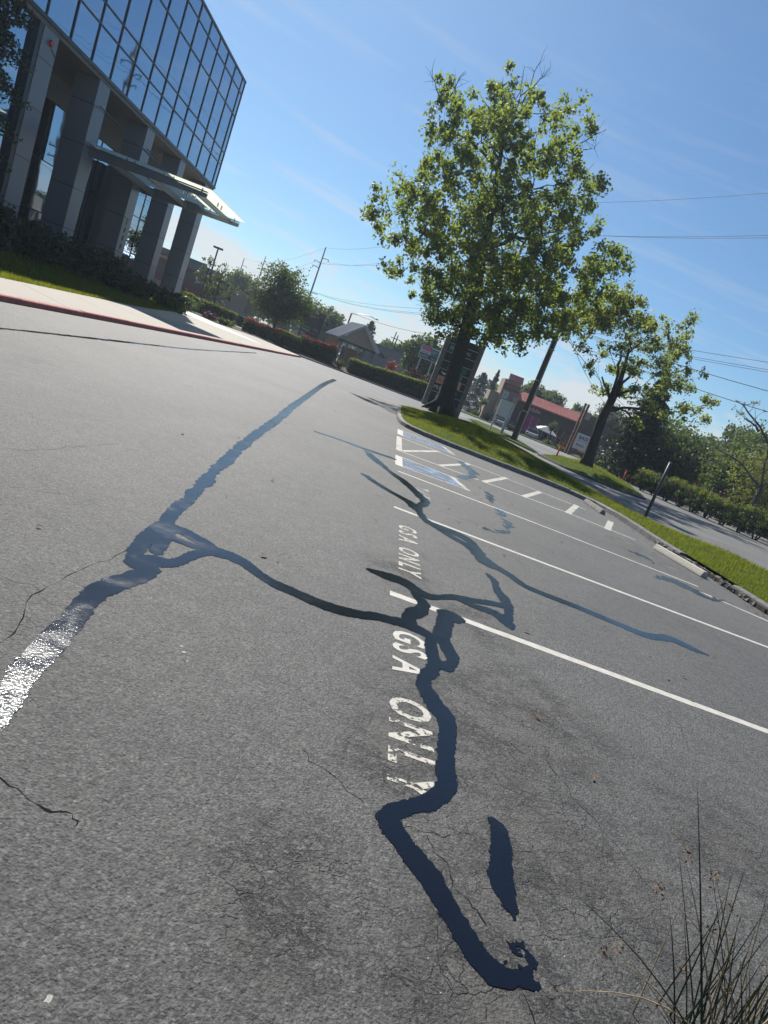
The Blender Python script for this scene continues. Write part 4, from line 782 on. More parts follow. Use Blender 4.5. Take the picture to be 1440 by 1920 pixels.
    ('a', [(1.006, 8.163, 1.039, 8.375), (1.052, 8.105, 1.087, 8.315), (1.100, 8.047, 1.135, 8.253), (1.146, 7.989, 1.183, 8.191), (1.191, 7.933, 1.228, 8.133), (1.233, 7.883, 1.271, 8.081), (1.272, 7.839, 1.310, 8.037), (1.306, 7.804, 1.345, 8.003), (1.338, 7.778, 1.377, 7.977), (1.367, 7.757, 1.406, 7.956), (1.394, 7.735, 1.435, 7.937), (1.418, 7.709, 1.462, 7.914), (1.440, 7.676, 1.488, 7.885), (1.460, 7.632, 1.513, 7.850), (1.478, 7.580, 1.537, 7.812), (1.494, 7.526, 1.559, 7.771), (1.507, 7.470, 1.579, 7.730), (1.520, 7.418, 1.597, 7.689), (1.531, 7.372, 1.612, 7.649), (1.540, 7.334, 1.624, 7.608), (1.547, 7.300, 1.632, 7.566), (1.552, 7.268, 1.638, 7.525), (1.557, 7.236, 1.643, 7.486), (1.563, 7.202, 1.647, 7.450), (1.569, 7.168, 1.652, 7.414)]),
    ('a', [(-1.175, 13.066, -1.186, 13.183), (-1.083, 13.089, -1.095, 13.222), (-0.990, 13.115, -1.001, 13.264), (-0.895, 13.140, -0.907, 13.306), (-0.802, 13.164, -0.814, 13.345), (-0.711, 13.183, -0.722, 13.380), (-0.624, 13.196, -0.635, 13.407), (-0.544, 13.198, -0.553, 13.422), (-0.468, 13.190, -0.476, 13.427), (-0.396, 13.178, -0.403, 13.427), (-0.323, 13.167, -0.329, 13.426), (-0.248, 13.162, -0.253, 13.429), (-0.166, 13.168, -0.170, 13.440), (-0.078, 13.187, -0.081, 13.460), (0.014, 13.216, 0.014, 13.486), (0.110, 13.250, 0.111, 13.516), (0.209, 13.288, 0.211, 13.547), (0.307, 13.326, 0.312, 13.579), (0.405, 13.362, 0.411, 13.610)]),
    ('a', [(-0.087, 12.703, -0.060, 13.225), (-0.064, 12.608, -0.036, 13.151), (-0.042, 12.511, -0.011, 13.078), (-0.021, 12.416, 0.013, 13.005), (0.001, 12.324, 0.037, 12.935), (0.021, 12.239, 0.059, 12.866), (0.041, 12.165, 0.080, 12.799), (0.057, 12.106, 0.097, 12.739), (0.071, 12.059, 0.111, 12.687), (0.084, 12.016, 0.124, 12.640), (0.100, 11.972, 0.137, 12.587), (0.120, 11.923, 0.155, 12.522), (0.146, 11.863, 0.180, 12.436), (0.179, 11.794, 0.212, 12.323), (0.219, 11.719, 0.249, 12.189), (0.262, 11.639, 0.290, 12.046), (0.307, 11.555, 0.331, 11.904), (0.351, 11.469, 0.373, 11.774), (0.392, 11.381, 0.414, 11.666), (0.432, 11.290, 0.454, 11.581), (0.471, 11.195, 0.496, 11.512), (0.509, 11.098, 0.538, 11.451), (0.547, 11.002, 0.580, 11.393), (0.582, 10.907, 0.621, 11.331), (0.616, 10.816, 0.660, 11.259), (0.648, 10.728, 0.696, 11.177), (0.679, 10.642, 0.730, 11.091), (0.709, 10.557, 0.762, 11.002), (0.738, 10.471, 0.793, 10.913), (0.766, 10.385, 0.823, 10.826), (0.792, 10.296, 0.852, 10.743), (0.816, 10.203, 0.881, 10.662), (0.840, 10.106, 0.910, 10.581), (0.862, 10.009, 0.937, 10.502), (0.882, 9.915, 0.963, 10.426), (0.900, 9.829, 0.986, 10.353), (0.915, 9.752, 1.005, 10.288), (0.928, 9.686, 1.021, 10.237), (0.940, 9.632, 1.035, 10.193), (0.948, 9.592, 1.049, 10.145), (0.950, 9.572, 1.062, 10.072), (0.949, 9.593, 1.069, 9.943), (0.951, 9.662, 1.060, 9.745), (0.955, 9.702, 1.038, 9.553), (0.952, 9.674, 1.012, 9.409), (0.940, 9.609, 0.987, 9.293), (0.925, 9.529, 0.962, 9.193), (0.908, 9.450, 0.938, 9.106), (0.894, 9.384, 0.914, 9.030), (0.881, 9.330, 0.891, 8.966), (0.866, 9.277, 0.868, 8.918), (0.848, 9.222, 0.847, 8.883), (0.829, 9.166, 0.827, 8.854), (0.809, 9.107, 0.809, 8.828), (0.789, 9.048, 0.790, 8.799)]),
    ('b', [(2.402, 18.001, 2.565, 18.948), (2.401, 17.858, 2.579, 18.880), (2.401, 17.722, 2.592, 18.817), (2.401, 17.588, 2.606, 18.754), (2.400, 17.451, 2.619, 18.687), (2.401, 17.307, 2.634, 18.612), (2.402, 17.146, 2.649, 18.533), (2.406, 16.968, 2.668, 18.457), (2.412, 16.789, 2.692, 18.376), (2.417, 16.615, 2.718, 18.277), (2.419, 16.450, 2.741, 18.146), (2.417, 16.310, 2.755, 17.957), (2.411, 16.204, 2.754, 17.697), (2.402, 16.083, 2.741, 17.415), (2.391, 15.951, 2.720, 17.113), (2.384, 15.875, 2.685, 16.731), (2.388, 15.907, 2.623, 16.240), (2.413, 16.059, 2.529, 15.659), (2.442, 16.182, 2.420, 15.154), (2.427, 16.093, 2.334, 14.866), (2.372, 15.867, 2.266, 14.704), (2.299, 15.595, 2.202, 14.590), (2.219, 15.312, 2.141, 14.496), (2.139, 15.032, 2.084, 14.409), (2.067, 14.769, 2.029, 14.316)]),
    ('b', [(2.498, 13.541, 2.640, 14.100), (2.489, 13.434, 2.651, 14.073), (2.479, 13.328, 2.664, 14.059), (2.469, 13.228, 2.677, 14.041), (2.460, 13.134, 2.688, 14.005), (2.452, 13.045, 2.694, 13.943), (2.448, 12.960, 2.695, 13.844), (2.447, 12.876, 2.687, 13.706), (2.449, 12.789, 2.673, 13.545), (2.452, 12.695, 2.655, 13.375), (2.455, 12.594, 2.638, 13.207), (2.458, 12.487, 2.623, 13.050), (2.460, 12.374, 2.614, 12.911), (2.461, 12.258, 2.611, 12.791), (2.462, 12.144, 2.611, 12.678), (2.463, 12.031, 2.614, 12.568), (2.463, 11.916, 2.617, 12.454), (2.462, 11.800, 2.619, 12.333), (2.460, 11.679, 2.618, 12.202), (2.456, 11.549, 2.616, 12.063), (2.451, 11.410, 2.612, 11.919), (2.445, 11.269, 2.608, 11.772), (2.438, 11.128, 2.603, 11.625), (2.431, 10.992, 2.597, 11.482), (2.423, 10.865, 2.591, 11.346), (2.415, 10.741, 2.583, 11.213), (2.406, 10.619, 2.576, 11.082), (2.396, 10.501, 2.567, 10.954), (2.386, 10.389, 2.558, 10.831), (2.376, 10.286, 2.547, 10.712), (2.366, 10.188, 2.537, 10.606), (2.357, 10.092, 2.529, 10.519), (2.349, 10.009, 2.522, 10.434), (2.343, 9.951, 2.513, 10.333), (2.341, 9.934, 2.494, 10.198), (2.351, 9.978, 2.455, 10.004), (2.365, 10.029, 2.401, 9.809), (2.361, 10.006, 2.355, 9.681), (2.342, 9.940, 2.315, 9.593), (2.315, 9.856, 2.277, 9.523), (2.281, 9.766, 2.239, 9.469), (2.243, 9.682, 2.202, 9.428), (2.203, 9.611, 2.164, 9.396), (2.161, 9.559, 2.125, 9.374), (2.114, 9.520, 2.083, 9.361), (2.066, 9.491, 2.038, 9.354), (2.016, 9.468, 1.993, 9.350), (1.967, 9.444, 1.948, 9.345), (1.919, 9.415, 1.904, 9.338)]),
    ('a', [(-6.463, 10.782, -6.534, 10.896), (-6.472, 10.984, -6.545, 11.104), (-6.481, 11.192, -6.557, 11.318), (-6.490, 11.408, -6.569, 11.541), (-6.500, 11.633, -6.581, 11.775), (-6.508, 11.872, -6.593, 12.021), (-6.516, 12.124, -6.604, 12.283), (-6.522, 12.394, -6.615, 12.564), (-6.528, 12.681, -6.625, 12.864), (-6.532, 12.986, -6.634, 13.182), (-6.536, 13.308, -6.643, 13.519), (-6.541, 13.647, -6.653, 13.873), (-6.546, 14.001, -6.663, 14.242), (-6.553, 14.387, -6.674, 14.644), (-6.561, 14.811, -6.687, 15.085), (-6.569, 15.262, -6.700, 15.554), (-6.578, 15.723, -6.712, 16.032), (-6.587, 16.173, -6.725, 16.498), (-6.596, 16.586, -6.735, 16.924), (-6.603, 16.928, -6.743, 17.272), (-6.610, 17.201, -6.748, 17.544), (-6.617, 17.437, -6.751, 17.776), (-6.624, 17.672, -6.754, 18.005), (-6.632, 17.948, -6.759, 18.277), (-6.643, 18.312, -6.767, 18.640), (-6.652, 18.747, -6.774, 19.079), (-6.657, 19.220, -6.778, 19.556), (-6.664, 19.759, -6.784, 20.101), (-6.678, 20.399, -6.798, 20.750), (-6.706, 21.186, -6.827, 21.549), (-6.757, 22.180, -6.879, 22.560), (-6.839, 23.479, -6.964, 23.885), (-6.958, 25.157, -7.088, 25.601), (-7.113, 27.262, -7.250, 27.759), (-7.308, 29.853, -7.455, 30.420), (-7.544, 32.986, -7.703, 33.644), (-7.819, 36.696, -7.993, 37.468)]),
    ('b', [(5.670, 12.634, 5.807, 12.955), (5.690, 12.634, 5.838, 12.980), (5.712, 12.640, 5.871, 13.015), (5.732, 12.644, 5.907, 13.051), (5.750, 12.643, 5.941, 13.078), (5.766, 12.633, 5.970, 13.084), (5.781, 12.610, 5.990, 13.058), (5.794, 12.570, 5.998, 12.996), (5.806, 12.514, 5.997, 12.906), (5.817, 12.448, 5.990, 12.799), (5.827, 12.377, 5.980, 12.685), (5.837, 12.306, 5.970, 12.574), (5.847, 12.241, 5.964, 12.474)]),
    ('b', [(5.193, 10.573, 5.336, 10.889), (5.248, 10.604, 5.403, 10.945), (5.304, 10.640, 5.470, 11.006), (5.359, 10.674, 5.540, 11.067), (5.413, 10.705, 5.610, 11.126), (5.465, 10.728, 5.681, 11.178), (5.516, 10.740, 5.750, 11.218), (5.567, 10.741, 5.820, 11.248), (5.617, 10.732, 5.891, 11.272), (5.667, 10.716, 5.961, 11.287), (5.713, 10.695, 6.026, 11.292), (5.756, 10.670, 6.083, 11.285), (5.794, 10.645, 6.129, 11.262), (5.821, 10.609, 6.156, 11.211), (5.838, 10.560, 6.164, 11.133), (5.851, 10.506, 6.163, 11.047), (5.870, 10.456, 6.163, 10.968), (5.900, 10.425, 6.172, 10.907), (5.950, 10.423, 6.200, 10.875), (6.023, 10.458, 6.252, 10.877), (6.113, 10.520, 6.321, 10.904), (6.215, 10.601, 6.403, 10.948), (6.323, 10.691, 6.492, 11.002), (6.432, 10.783, 6.584, 11.057), (6.537, 10.867, 6.670, 11.104)])]


def blur(a, k):
    w = np.ones(2 * k + 1) / (2 * k + 1)
    for _ in range(2):
        a = np.apply_along_axis(lambda r: np.convolve(r, w, 'same'), 0, a)
        a = np.apply_along_axis(lambda r: np.convolve(r, w, 'same'), 1, a)
    return a / (a.std() + 1e-9)


def pour(strips, cell, x0, y0, x1, y1, z, amp):
    """merge overlapping runs of filler into flat ragged pools, one object for each separate pool"""
    nx, ny = int((x1 - x0) / cell) + 1, int((y1 - y0) / cell) + 1
    D = {'a': np.full((ny, nx), 9.0), 'w': np.full((ny, nx), 9.0)}
    for k, pts in strips:
        P = np.array(pts)
        c = (P[:, :2] + P[:, 2:]) / 2
        tg = np.gradient(c, axis=0)
        tg /= np.linalg.norm(tg, axis=1)[:, None] + 1e-9
        e = (P[:, :2] - P[:, 2:]) / 2
        r = np.abs(e[:, 0] * tg[:, 1] - e[:, 1] * tg[:, 0])
        r = np.convolve(np.pad(r, 2, 'edge'), np.ones(5) / 5, 'valid')
        s = np.concatenate([[0], np.cumsum(np.linalg.norm(np.diff(c, axis=0), axis=1))])
        n = int(s[-1] / (cell * 1.2)) + 2
        r = r * 1.06
        t = np.linspace(0, s[-1], n)
        G = D['a' if k == 'a' else 'w']
        for px, py, pr in zip(np.interp(t, s, c[:, 0]), np.interp(t, s, c[:, 1]), np.interp(t, s, r)):
            m = pr + 5 * cell
            i0, i1 = max(0, int((px - m - x0) / cell)), min(nx, int((px + m - x0) / cell) + 2)
            j0, j1 = max(0, int((py - m - y0) / cell)), min(ny, int((py + m - y0) / cell) + 2)
            if i0 >= i1 or j0 >= j1:
                continue
            X = x0 + cell * np.arange(i0, i1)
            Y = y0 + cell * np.arange(j0, j1)
            d = np.hypot(X[None, :] - px, Y[:, None] - py) - pr
            G[j0:j1, i0:i1] = np.minimum(G[j0:j1, i0:i1], d)
    n1 = blur(rng.normal(size=(ny, nx)), 1)
    n0 = rng.normal(size=(ny, nx))
    n2 = blur(rng.normal(size=(ny, nx)), 5)
    d = np.minimum(D['a'] + amp * (0.35 * n0 + 0.7 * n1 + 0.5 * n2), D['w'] + 7.0 * amp * (0.55 * n1 + 0.35 * n0 + 0.5 * n2) + 4.0 * amp)
    ins = d < 0
    act = ins[:-1, :-1] | ins[1:, :-1] | ins[:-1, 1:] | ins[1:, 1:]
    lab = np.zeros(act.shape, int)
    cur = 0
    pools = {}
    for j, i in np.argwhere(act):
        if lab[j, i]:
            continue
        cur += 1
        stack = [(j, i)]
        lab[j, i] = cur
        cells = []
        while stack:
            a, b = stack.pop()
            cells.append((a, b))
            for da, db in ((1, 0), (-1, 0), (0, 1), (0, -1)):
                p, q = a + da, b + db
                if 0 <= p < act.shape[0] and 0 <= q < act.shape[1] and act[p, q] and not lab[p, q]:
                    lab[p, q] = cur
                    stack.append((p, q))
        pools[cur] = cells
    crumbs = MB()
    for cells in pools.values():
        mb = MB() if len(cells) > 220 else crumbs
        idx = {}

        def vid(key, x, y):
            if key not in idx:
                idx[key] = len(mb.v)
                mb.v.append((x, y, z))
            return idx[key]
        for j, i in cells:
            cor = ((j, i), (j, i + 1), (j + 1, i + 1), (j + 1, i))
            f = []
            for q in range(4):
                a, b = cor[q], cor[(q + 1) % 4]
                va, vb = d[a], d[b]
                if va < 0:
                    f.append(vid(a, x0 + cell * a[1], y0 + cell * a[0]))
                if (va < 0) != (vb < 0):
                    t = va / (va - vb)
                    f.append(vid((min(a, b), max(a, b)), x0 + cell * (a[1] + (b[1] - a[1]) * t), y0 + cell * (a[0] + (b[0] - a[0]) * t)))
            if len(f) > 2:
                mb.f.append(tuple(f))
        if mb is not crumbs:
            mb.build('crack_sealant', M['seal'], lot)
    # thin torn fringe of filler smeared past the edge of each run
    fr = d - 1.6 * amp
    fa = fr < 0
    mf = MB()
    ids = {}
    cells = (fa[:-1, :-1] & fa[1:, :-1] & fa[:-1, 1:] & fa[1:, 1:]) & ~(ins[:-1, :-1] & ins[1:, :-1] & ins[:-1, 1:] & ins[1:, 1:])
    for j, i in np.argwhere(cells):
        f = []
        for a in ((j, i), (j, i + 1), (j + 1, i + 1), (j + 1, i)):
            if a not in ids:
                ids[a] = len(mf.v)
                mf.v.append((x0 + cell * a[1], y0 + cell * a[0], z - 0.0007))
            f.append(ids[a])
        mf.f.append(tuple(f))
    tag(mf.build('sealant_fringe', M['seal_worn'], lot), kind='stuff')
    if crumbs.f:
        tag(crumbs.build('sealant_crumbs', M['seal'], lot), kind='stuff')


def is_far(pts):
    return pts[0][1] > 8.9 or pts[-1][1] > 12


pour([s for s in STRIPS if not is_far(s[1])], 0.0085, -1.9, 1.45, 4.4, 9.2, 0.0028, 0.0045)
pour([s for s in STRIPS if is_far(s[1])], 0.032, -9.2, 5.2, 7.4, 46.0, 0.0034, 0.011)

# painted markings


def bar(x0, y0, x1, y1, wd, m=None, name='stall_line', z=0.0014, jit=0.003):
    d = Vector((x1 - x0, y1 - y0))
    n = Vector((-d.y, d.x)).normalized() * wd / 2
    k = max(2, int(d.length / 0.06))
    pts = []
    for i in range(k + 1):
        p = Vector((x0, y0)).lerp(Vector((x1, y1)), i / k)
        pts.append((p.x + n.x, p.y + n.y, p.x - n.x, p.y - n.y))
    return strip_mesh(pts, m or M['paint'], name, z, jit, step=0.05)


bar(0.52, 4.97, 7.2, 4.93, 0.105)
bar(0.52, 8.48, 7.3, 8.36, 0.10)
bar(0.57, 11.93, 3.3, 11.86, 0.09)
bar(3.3, 11.86, 6.4, 11.55, 0.09, M['paint_worn'])
bar(0.62, 15.36, 4.8, 15.66, 0.09, M['paint'])
bar(4.8, 15.66, 6.6, 15.3, 0.10, M['paint_worn'])
bar(0.62, 18.95, 3.0, 18.75, 0.09, M['paint'])
bar(3.0, 18.75, 6.2, 18.2, 0.10, M['paint_worn'])
bar(0.58, 15.3, 0.58, 19.0, 0.15, M['paint_worn'], 'hatch_line')
for a in [(0.66, 15.55, 1.80, 19.05, .14), (1.60, 15.42, 2.75, 18.8, .14), (2.72, 15.45, 3.90, 18.85, .16), (3.75, 15.5, 4.85, 18.4, .17),
          (4.92, 15.55, 6.0, 18.5, .19), (5.85, 15.25, 6.75, 17.6, .2)]:
    bar(*a[:4], a[4] * 0.82, M['paint_worn'], 'hatch_line', z=0.0016)
bar(6.15, 11.05, 7.3, 10.55, 0.12, M['paint_worn'])
bar(5.5, 12.9, 6.7, 12.6, 0.09, M['paint_ghost'])
for x0, x1, y in ((-3.4, -0.9, 58.0), (-3.0, 0.6, 49.0), (-1.0, 0.2, 41)):
    bar(x0, y, x1, y - 0.4, 0.12, M['paint_worn'])
# blue accessible-stall panels with a white rim
for (x0, x1, y0, y1, rim) in ((0.50, 1.95, 12.72, 14.30, 0.16), (0.52, 2.25, 19.75, 21.6, 0.18)):
    strip_mesh([(x0 + rim, y1, x0 + rim, y0), (x1 - 0.25, y1 - 0.15, x1 + 0.05, y0 + 0.2)], M['blue_paint'], 'blue_panel', 0.0014, 0.01)
    bar(x0 + rim / 2, y0, x0 + rim / 2, y1, rim, M['paint'], 'panel_rim', 0.0017)
    bar(x0 + rim, y1 - .04, x1, y1 - .2, 0.09, M['paint_worn'], 'panel_rim', 0.0020)
    bar(x0 + rim, y0 + .03, x1, y0 + .2, 0.06, M['paint_worn'], 'panel_rim', 0.0020)
    bar(x1 - .15, y1 - .2, x1 + .1, y0 + .15, 0.13, M['paint_worn'], 'panel_rim', 0.0023)
strip_mesh([(0.86, 10.85, 0.86, 9.3), (1.12, 11.0, 1.12, 9.6)], M['paint_ghost'], 'erased_lettering', 0.0014, 0.02)

# GSA ONLY, read by a driver turning in from the aisle: letters stand along +x and run towards the camera


def pave_text(y_positions, x, h, m_of, sx):
    for (ch, y), m in zip(y_positions, m_of):
        o = lettering(ch, h / 0.70, m, lot, (x, y, 0.0019), (0, 0, R(-90)), 'letter', sx=sx, offset=0.0075)


pw, pp = M['paint_worn'], M['paint']
pave_text([('G', 4.27), ('S', 4.03), ('A', 3.80)], 0.565, 0.225, [pp, pp, pp], 0.86)
pave_text([('O', 3.31), ('N', 3.06), ('L', 2.80), ('Y', 2.62)], 0.555, 0.225, [pw, M['paint_broken'], M['paint_broken'], M['paint_broken']], 0.84)
pave_text([('G', 7.58), ('S', 7.28), ('A', 7.02)], 0.60, 0.21, [pw, pw, pw], 1.02)
pave_text([('O', 6.56), ('N', 6.28), ('L', 5.99), ('Y', 5.83)], 0.60, 0.21, [pw, pw, pw, pw], 0.95)


def crack_line(pts, wd, name='crack', seg=14):
    out = []
    walk_ = 0.0
    for i in range(len(pts) - 1):
        a, b = Vector(pts[i]), Vector(pts[i + 1])
        k = max(3, int((b - a).length * seg))
        nrm = Vector((-(b - a).y, (b - a).x)).normalized()
        for j in range(k):
            walk_ = 0.8 * walk_ + random.gauss(0, 0.012)
            p = a.lerp(b, j / k) + nrm * (walk_ + random.gauss(0, 0.006))
            ww = wd * random.uniform(0.1, 1.1) ** 1.3
            out.append((p.x + nrm.x * ww, p.y + nrm.y * ww, p.x - nrm.x * ww, p.y - nrm.y * ww))
    strip_mesh(out, M['crack'], name, 0.0007, 0.0012, step=0.02)


crack_line([(-0.95, 1.86), (-0.73, 1.81), (-0.61, 1.79), (-0.46, 1.77), (-0.43, 1.75)], 0.0055, seg=40)
crack_line([(0.16, 2.52), (0.35, 2.38), (0.49, 2.31)], 0.003, seg=30)
crack_line([(0.99, 1.70), (1.03, 1.62), (1.12, 1.45)], 0.003, seg=30)
crack_line([(0.74, 1.83), (0.72, 1.7), (0.75, 1.53)], 0.0018, seg=30)
crack_line([(2.71, 4.74), (2.74, 4.36), (2.60, 3.9)], 0.002)
crack_line([(-1.06, 2.1), (-1.28, 3.0), (-1.22, 4.0), (-1.05, 4.35)], 0.004)
crack_line([(1.72, 2.4), (1.50, 2.9), (1.44, 3.4)], 0.002)
crack_line([(0.72, 2.25), (0.82, 2.05), (0.86, 1.93), (0.93, 1.86)], 0.0035, seg=40)
crack_line([(0.55, 2.2), (0.66, 2.28), (0.78, 2.3), (0.93, 2.36)], 0.0022, seg=40)
crack_line([(-3.2, 4.4), (-2.6, 5.2), (-2.4, 6.6)], 0.002)
crack_line([(1.2, 9.4), (2.6, 9.7), (4.6, 9.3), (6.6, 9.6)], 0.006)
crack_line([(2.0, 12.9), (3.4, 12.6), (4.7, 12.7)], 0.008)

# pale pebbles and crumbs of aggregate lying loose
mb = MB()
for i in range(110):
    y = 1.2 + 7 * random.random() ** 1.8
    x = random.uniform(-0.85 * y, 0.9 * y)
    s = random.uniform(0.002, 0.0045) * (1 + 0.05 * y)
    a = random.uniform(0, 6.28)
    vs = []
    for k in range(5):
        r_ = s * random.uniform(0.7, 1.3)
        vs.append((x + r_ * math.cos(a + k * 1.257), y + r_ * math.sin(a + k * 1.257), 0.0005))
    mb.add(vs + [(x, y, s * 0.9)], [(k, (k + 1) % 5, 5) for k in range(5)])
for x, y, s in ((-0.52, 2.97, 0.012), (-0.26, 1.235, 0.010), (-0.55, 3.02, 0.009), (-0.48, 2.9, 0.007)):
    rr_ = [s * random.uniform(0.55, 1.25) for _ in range(11)]
    mb.add([(x + rr_[k] * math.cos(k * .571), y + rr_[k] * math.sin(k * .571), 0.0006) for k in range(11)] + [(x, y, 0.0012)], [(k, (k + 1) % 11, 11) for k in range(11)])
tag(mb.build('loose_gravel', M['pebble']), kind='stuff')

# ------------------------------------------------------------------ kerbs


def offset_line(P, d):
    out = []
    for i in range(len(P)):
        a = Vector(P[max(i - 1, 0)])
        b = Vector(P[min(i + 1, len(P) - 1)])
        t = (b - a).normalized()
        out.append((P[i][0] + t.y * d, P[i][1] - t.x * d))
    return out


def kerb_run(name, line, side, wd, h, m_of, piece):
    """kerb stones laid end to end along a line, with open joints"""
    P = np.array(line, float)
    s = np.concatenate([[0], np.cumsum(np.linalg.norm(np.diff(P, axis=0), axis=1))])
    root = S(thing(name, None, None))
    n = int(s[-1] / piece)
    for i in range(n):
        t0, t1 = s[-1] * i / n + 0.009, s[-1] * (i + 1) / n - 0.009
        ts = np.linspace(t0, t1, 5)
        pl = [(float(np.interp(t, s, P[:, 0])), float(np.interp(t, s, P[:, 1]))) for t in ts]
        ft = offset_line(pl, side * 0.035)
        bk = offset_line(pl, side * wd)
        hh = h + random.uniform(-0.006, 0.006)
        mb = MB()
        vs, k = [], len(pl)
        for f, t_, b in zip(pl, ft, bk):
            vs += [(f[0], f[1], -0.05), (f[0] + (t_[0] - f[0]) * .3, f[1] + (t_[1] - f[1]) * .3, hh - 0.025), (t_[0], t_[1], hh), (b[0], b[1], hh + 0.004), (b[0], b[1], -0.05)]
        fs = []
        for j in range(k - 1):
            for q in range(4):
                a = j * 5 + q
                fs.append((a, a + 5, a + 6, a + 1) if side > 0 else (a, a + 1, a + 6, a + 5))
        fs += [(0, 1, 2, 3, 4), tuple((k - 1) * 5 + q for q in (4, 3, 2, 1, 0))]
        mb.add(vs, fs)
        mid = ((t0 + t1) / 2, pl[2])
        mm = m_of(*mid)
        if mm is None:
            continue
        mb.build('kerb_stone', mm, root)
    return root


BROKEN = (11.9, 15.6)
kr = kerb_run('island_kerb', KERB_R, 1, 0.17, 0.15, lambda t, p: None if BROKEN[0] < p[1] < BROKEN[1] and p[0] > 7 else (M['kerb_dark'] if p[1] < 20 else M['kerb']), 2.3)
# crumbled length of kerb: broken lumps of concrete left in place
MB().prism([(7.57, 11.3), (7.80, 11.3), (7.80, 13.4), (7.66, 16.2), (7.46, 16.2), (7.50, 14.9), (7.6, 13.3)], -0.02, 0.085).build('broken_bed', M['soil'], kr)
for i in range(110):
    y = random.uniform(BROKEN[0] - 0.45, BROKEN[1] + 0.35)
    x = 7.58 + random.uniform(-0.02, 0.20) - max(0, (y - 13.3)) * 0.07
    s = random.uniform(0.03, 0.07)
    m_ = MB()
    vs = []
    for dx, dy, dz in ((-1, -1, 0), (1, -1, 0), (1, 1, 0), (-1, 1, 0), (-.8, -.8, 1), (.8, -.8, 1), (.8, .8, 1), (-.8, .8, 1)):
        vs.append((x + dx * s * random.uniform(.4, 1.2) + 0.4 * dy * s * random.uniform(-1, 1), y + dy * s * random.uniform(.6, 1.6), 0.02 + dz * random.uniform(0.035, 0.10)))
    m_.add(vs, [(0, 3, 2, 1), (4, 5, 6, 7), (0, 1, 5, 4), (1, 2, 6, 5), (2, 3, 7, 6), (3, 0, 4, 7)])
    m_.build('kerb_lump', M['kerb_dark'], kr)
kl = kerb_run('fire_lane_kerb', [(-9.0, y) for y in range(-6, 61, 2)], -1, 0.16, 0.15, lambda t, p: M['redkerb'], 3.05)
kf = kerb_run('far_lot_kerb', FAR_EDGE, -1, 0.16, 0.12, lambda t, p: M['kerb'], 3.0)

# pavement beside the office building: cast slabs with tooled joints, flaring towards the entrance
walk = S(thing('sidewalk', None, None))
BACK = [(-10.3, -6), (-10.35, 5), (-10.4, 12), (-10.55, 17.5), (-11.3, 23.5), (-12.2, 29.8), (-13.2, 35.5), (-14.5, 41.3), (-15.7, 47), (-16.4, 51), (-15.4, 56), (-13.2, 60.5)]
bx = lambda y: float(np.interp(y, [p[1] for p in BACK], [p[0] for p in BACK]))
ys = list(np.arange(-6, 60.6, 3.5))
for i in range(len(ys) - 1):
    y0, y1 = ys[i] + 0.010, ys[i + 1] - 0.010
    mm = M['white_walk'] if 50.0 < y0 < 56 else M['walk']
    m_ = MB()
    h0, h1 = bx(y0), bx(y1)
    m_.prism([(h0, y0), (-9.165, y0), (-9.165, y1), (h1, y1)], -0.02, [0.33, 0.152, 0.152, 0.33])
    m_.build('slab', M['walk'], walk)
MB().prism([(-18.6, 48.2), (-16.3, 48.4), (-11.5, 46.5), (-10.6, 50.2), (-16.6, 55.4), (-18.6, 56)], 0.1, [0.42, 0.365, 0.19, 0.19, 0.36, 0.42]).build('slab', M['white_walk'], walk)
MB().prism([(-13.4, 60.52), (-9.0, 60.52), (-9.9, 61.7), (-13.6, 61.7)], -0.02, 0.085).build('ramp', M['walk'], walk)


def grid_sheet(name, xs, ys, hf, m):
    nx, ny = len(xs), len(ys)
    vs = [(x, y, hf(x, y)) for y in ys for x in xs]
    fs = [(j * nx + i, j * nx + i + 1, (j + 1) * nx + i + 1, (j + 1) * nx + i) for j in range(ny - 1) for i in range(nx - 1)]
    return S(MB().add(vs, fs).build(name, m, smooth=True))


def lawn_h(u, y):
    return 0.31 + (0.8 if y < 38 else max(0.12, 0.8 - 0.05 * (y - 38))) * (max(0, u - 0.12)) ** 1.3


lv, lf = [], []
LU = np.linspace(0, 1, 13)
LY = np.arange(-6, 62, 1.0)
for y in LY:
    for u in LU:
        x0 = bx(y) - 0.005
        x1 = -19.2 if y < 53.5 else -24
        lv.append((x0 + (x1 - x0) * u, y, lawn_h(u, y)))
n_ = len(LU)
for j in range(len(LY) - 1):
    for i in range(n_ - 1):
        lf.append((j * n_ + i, (j + 1) * n_ + i, (j + 1) * n_ + i + 1, j * n_ + i + 1))
S(MB().add(lv, lf).build('lawn', M['turf'], smooth=True))


def point_in(poly, x, y):
    c = False
    j = len(poly) - 1
    for i in range(len(poly)):
        xi, yi = poly[i]
        xj, yj = poly[j]
        if (yi > y) != (yj > y) and x < (xj - xi) * (y - yi) / (yj - yi) + xi:
            c = not c
        j = i
    return c


def edge_dist(poly, x, y):
    p = Vector((x, y))
    best = 9e9
    for i in range(len(poly)):
        a, b = Vector(poly[i]), Vector(poly[(i + 1) % len(poly)])
        ab = b - a
        t = max(0, min(1, (p - a).dot(ab) / max(ab.length_squared, 1e-9)))
        best = min(best, (p - a - ab * t).length)
    return best


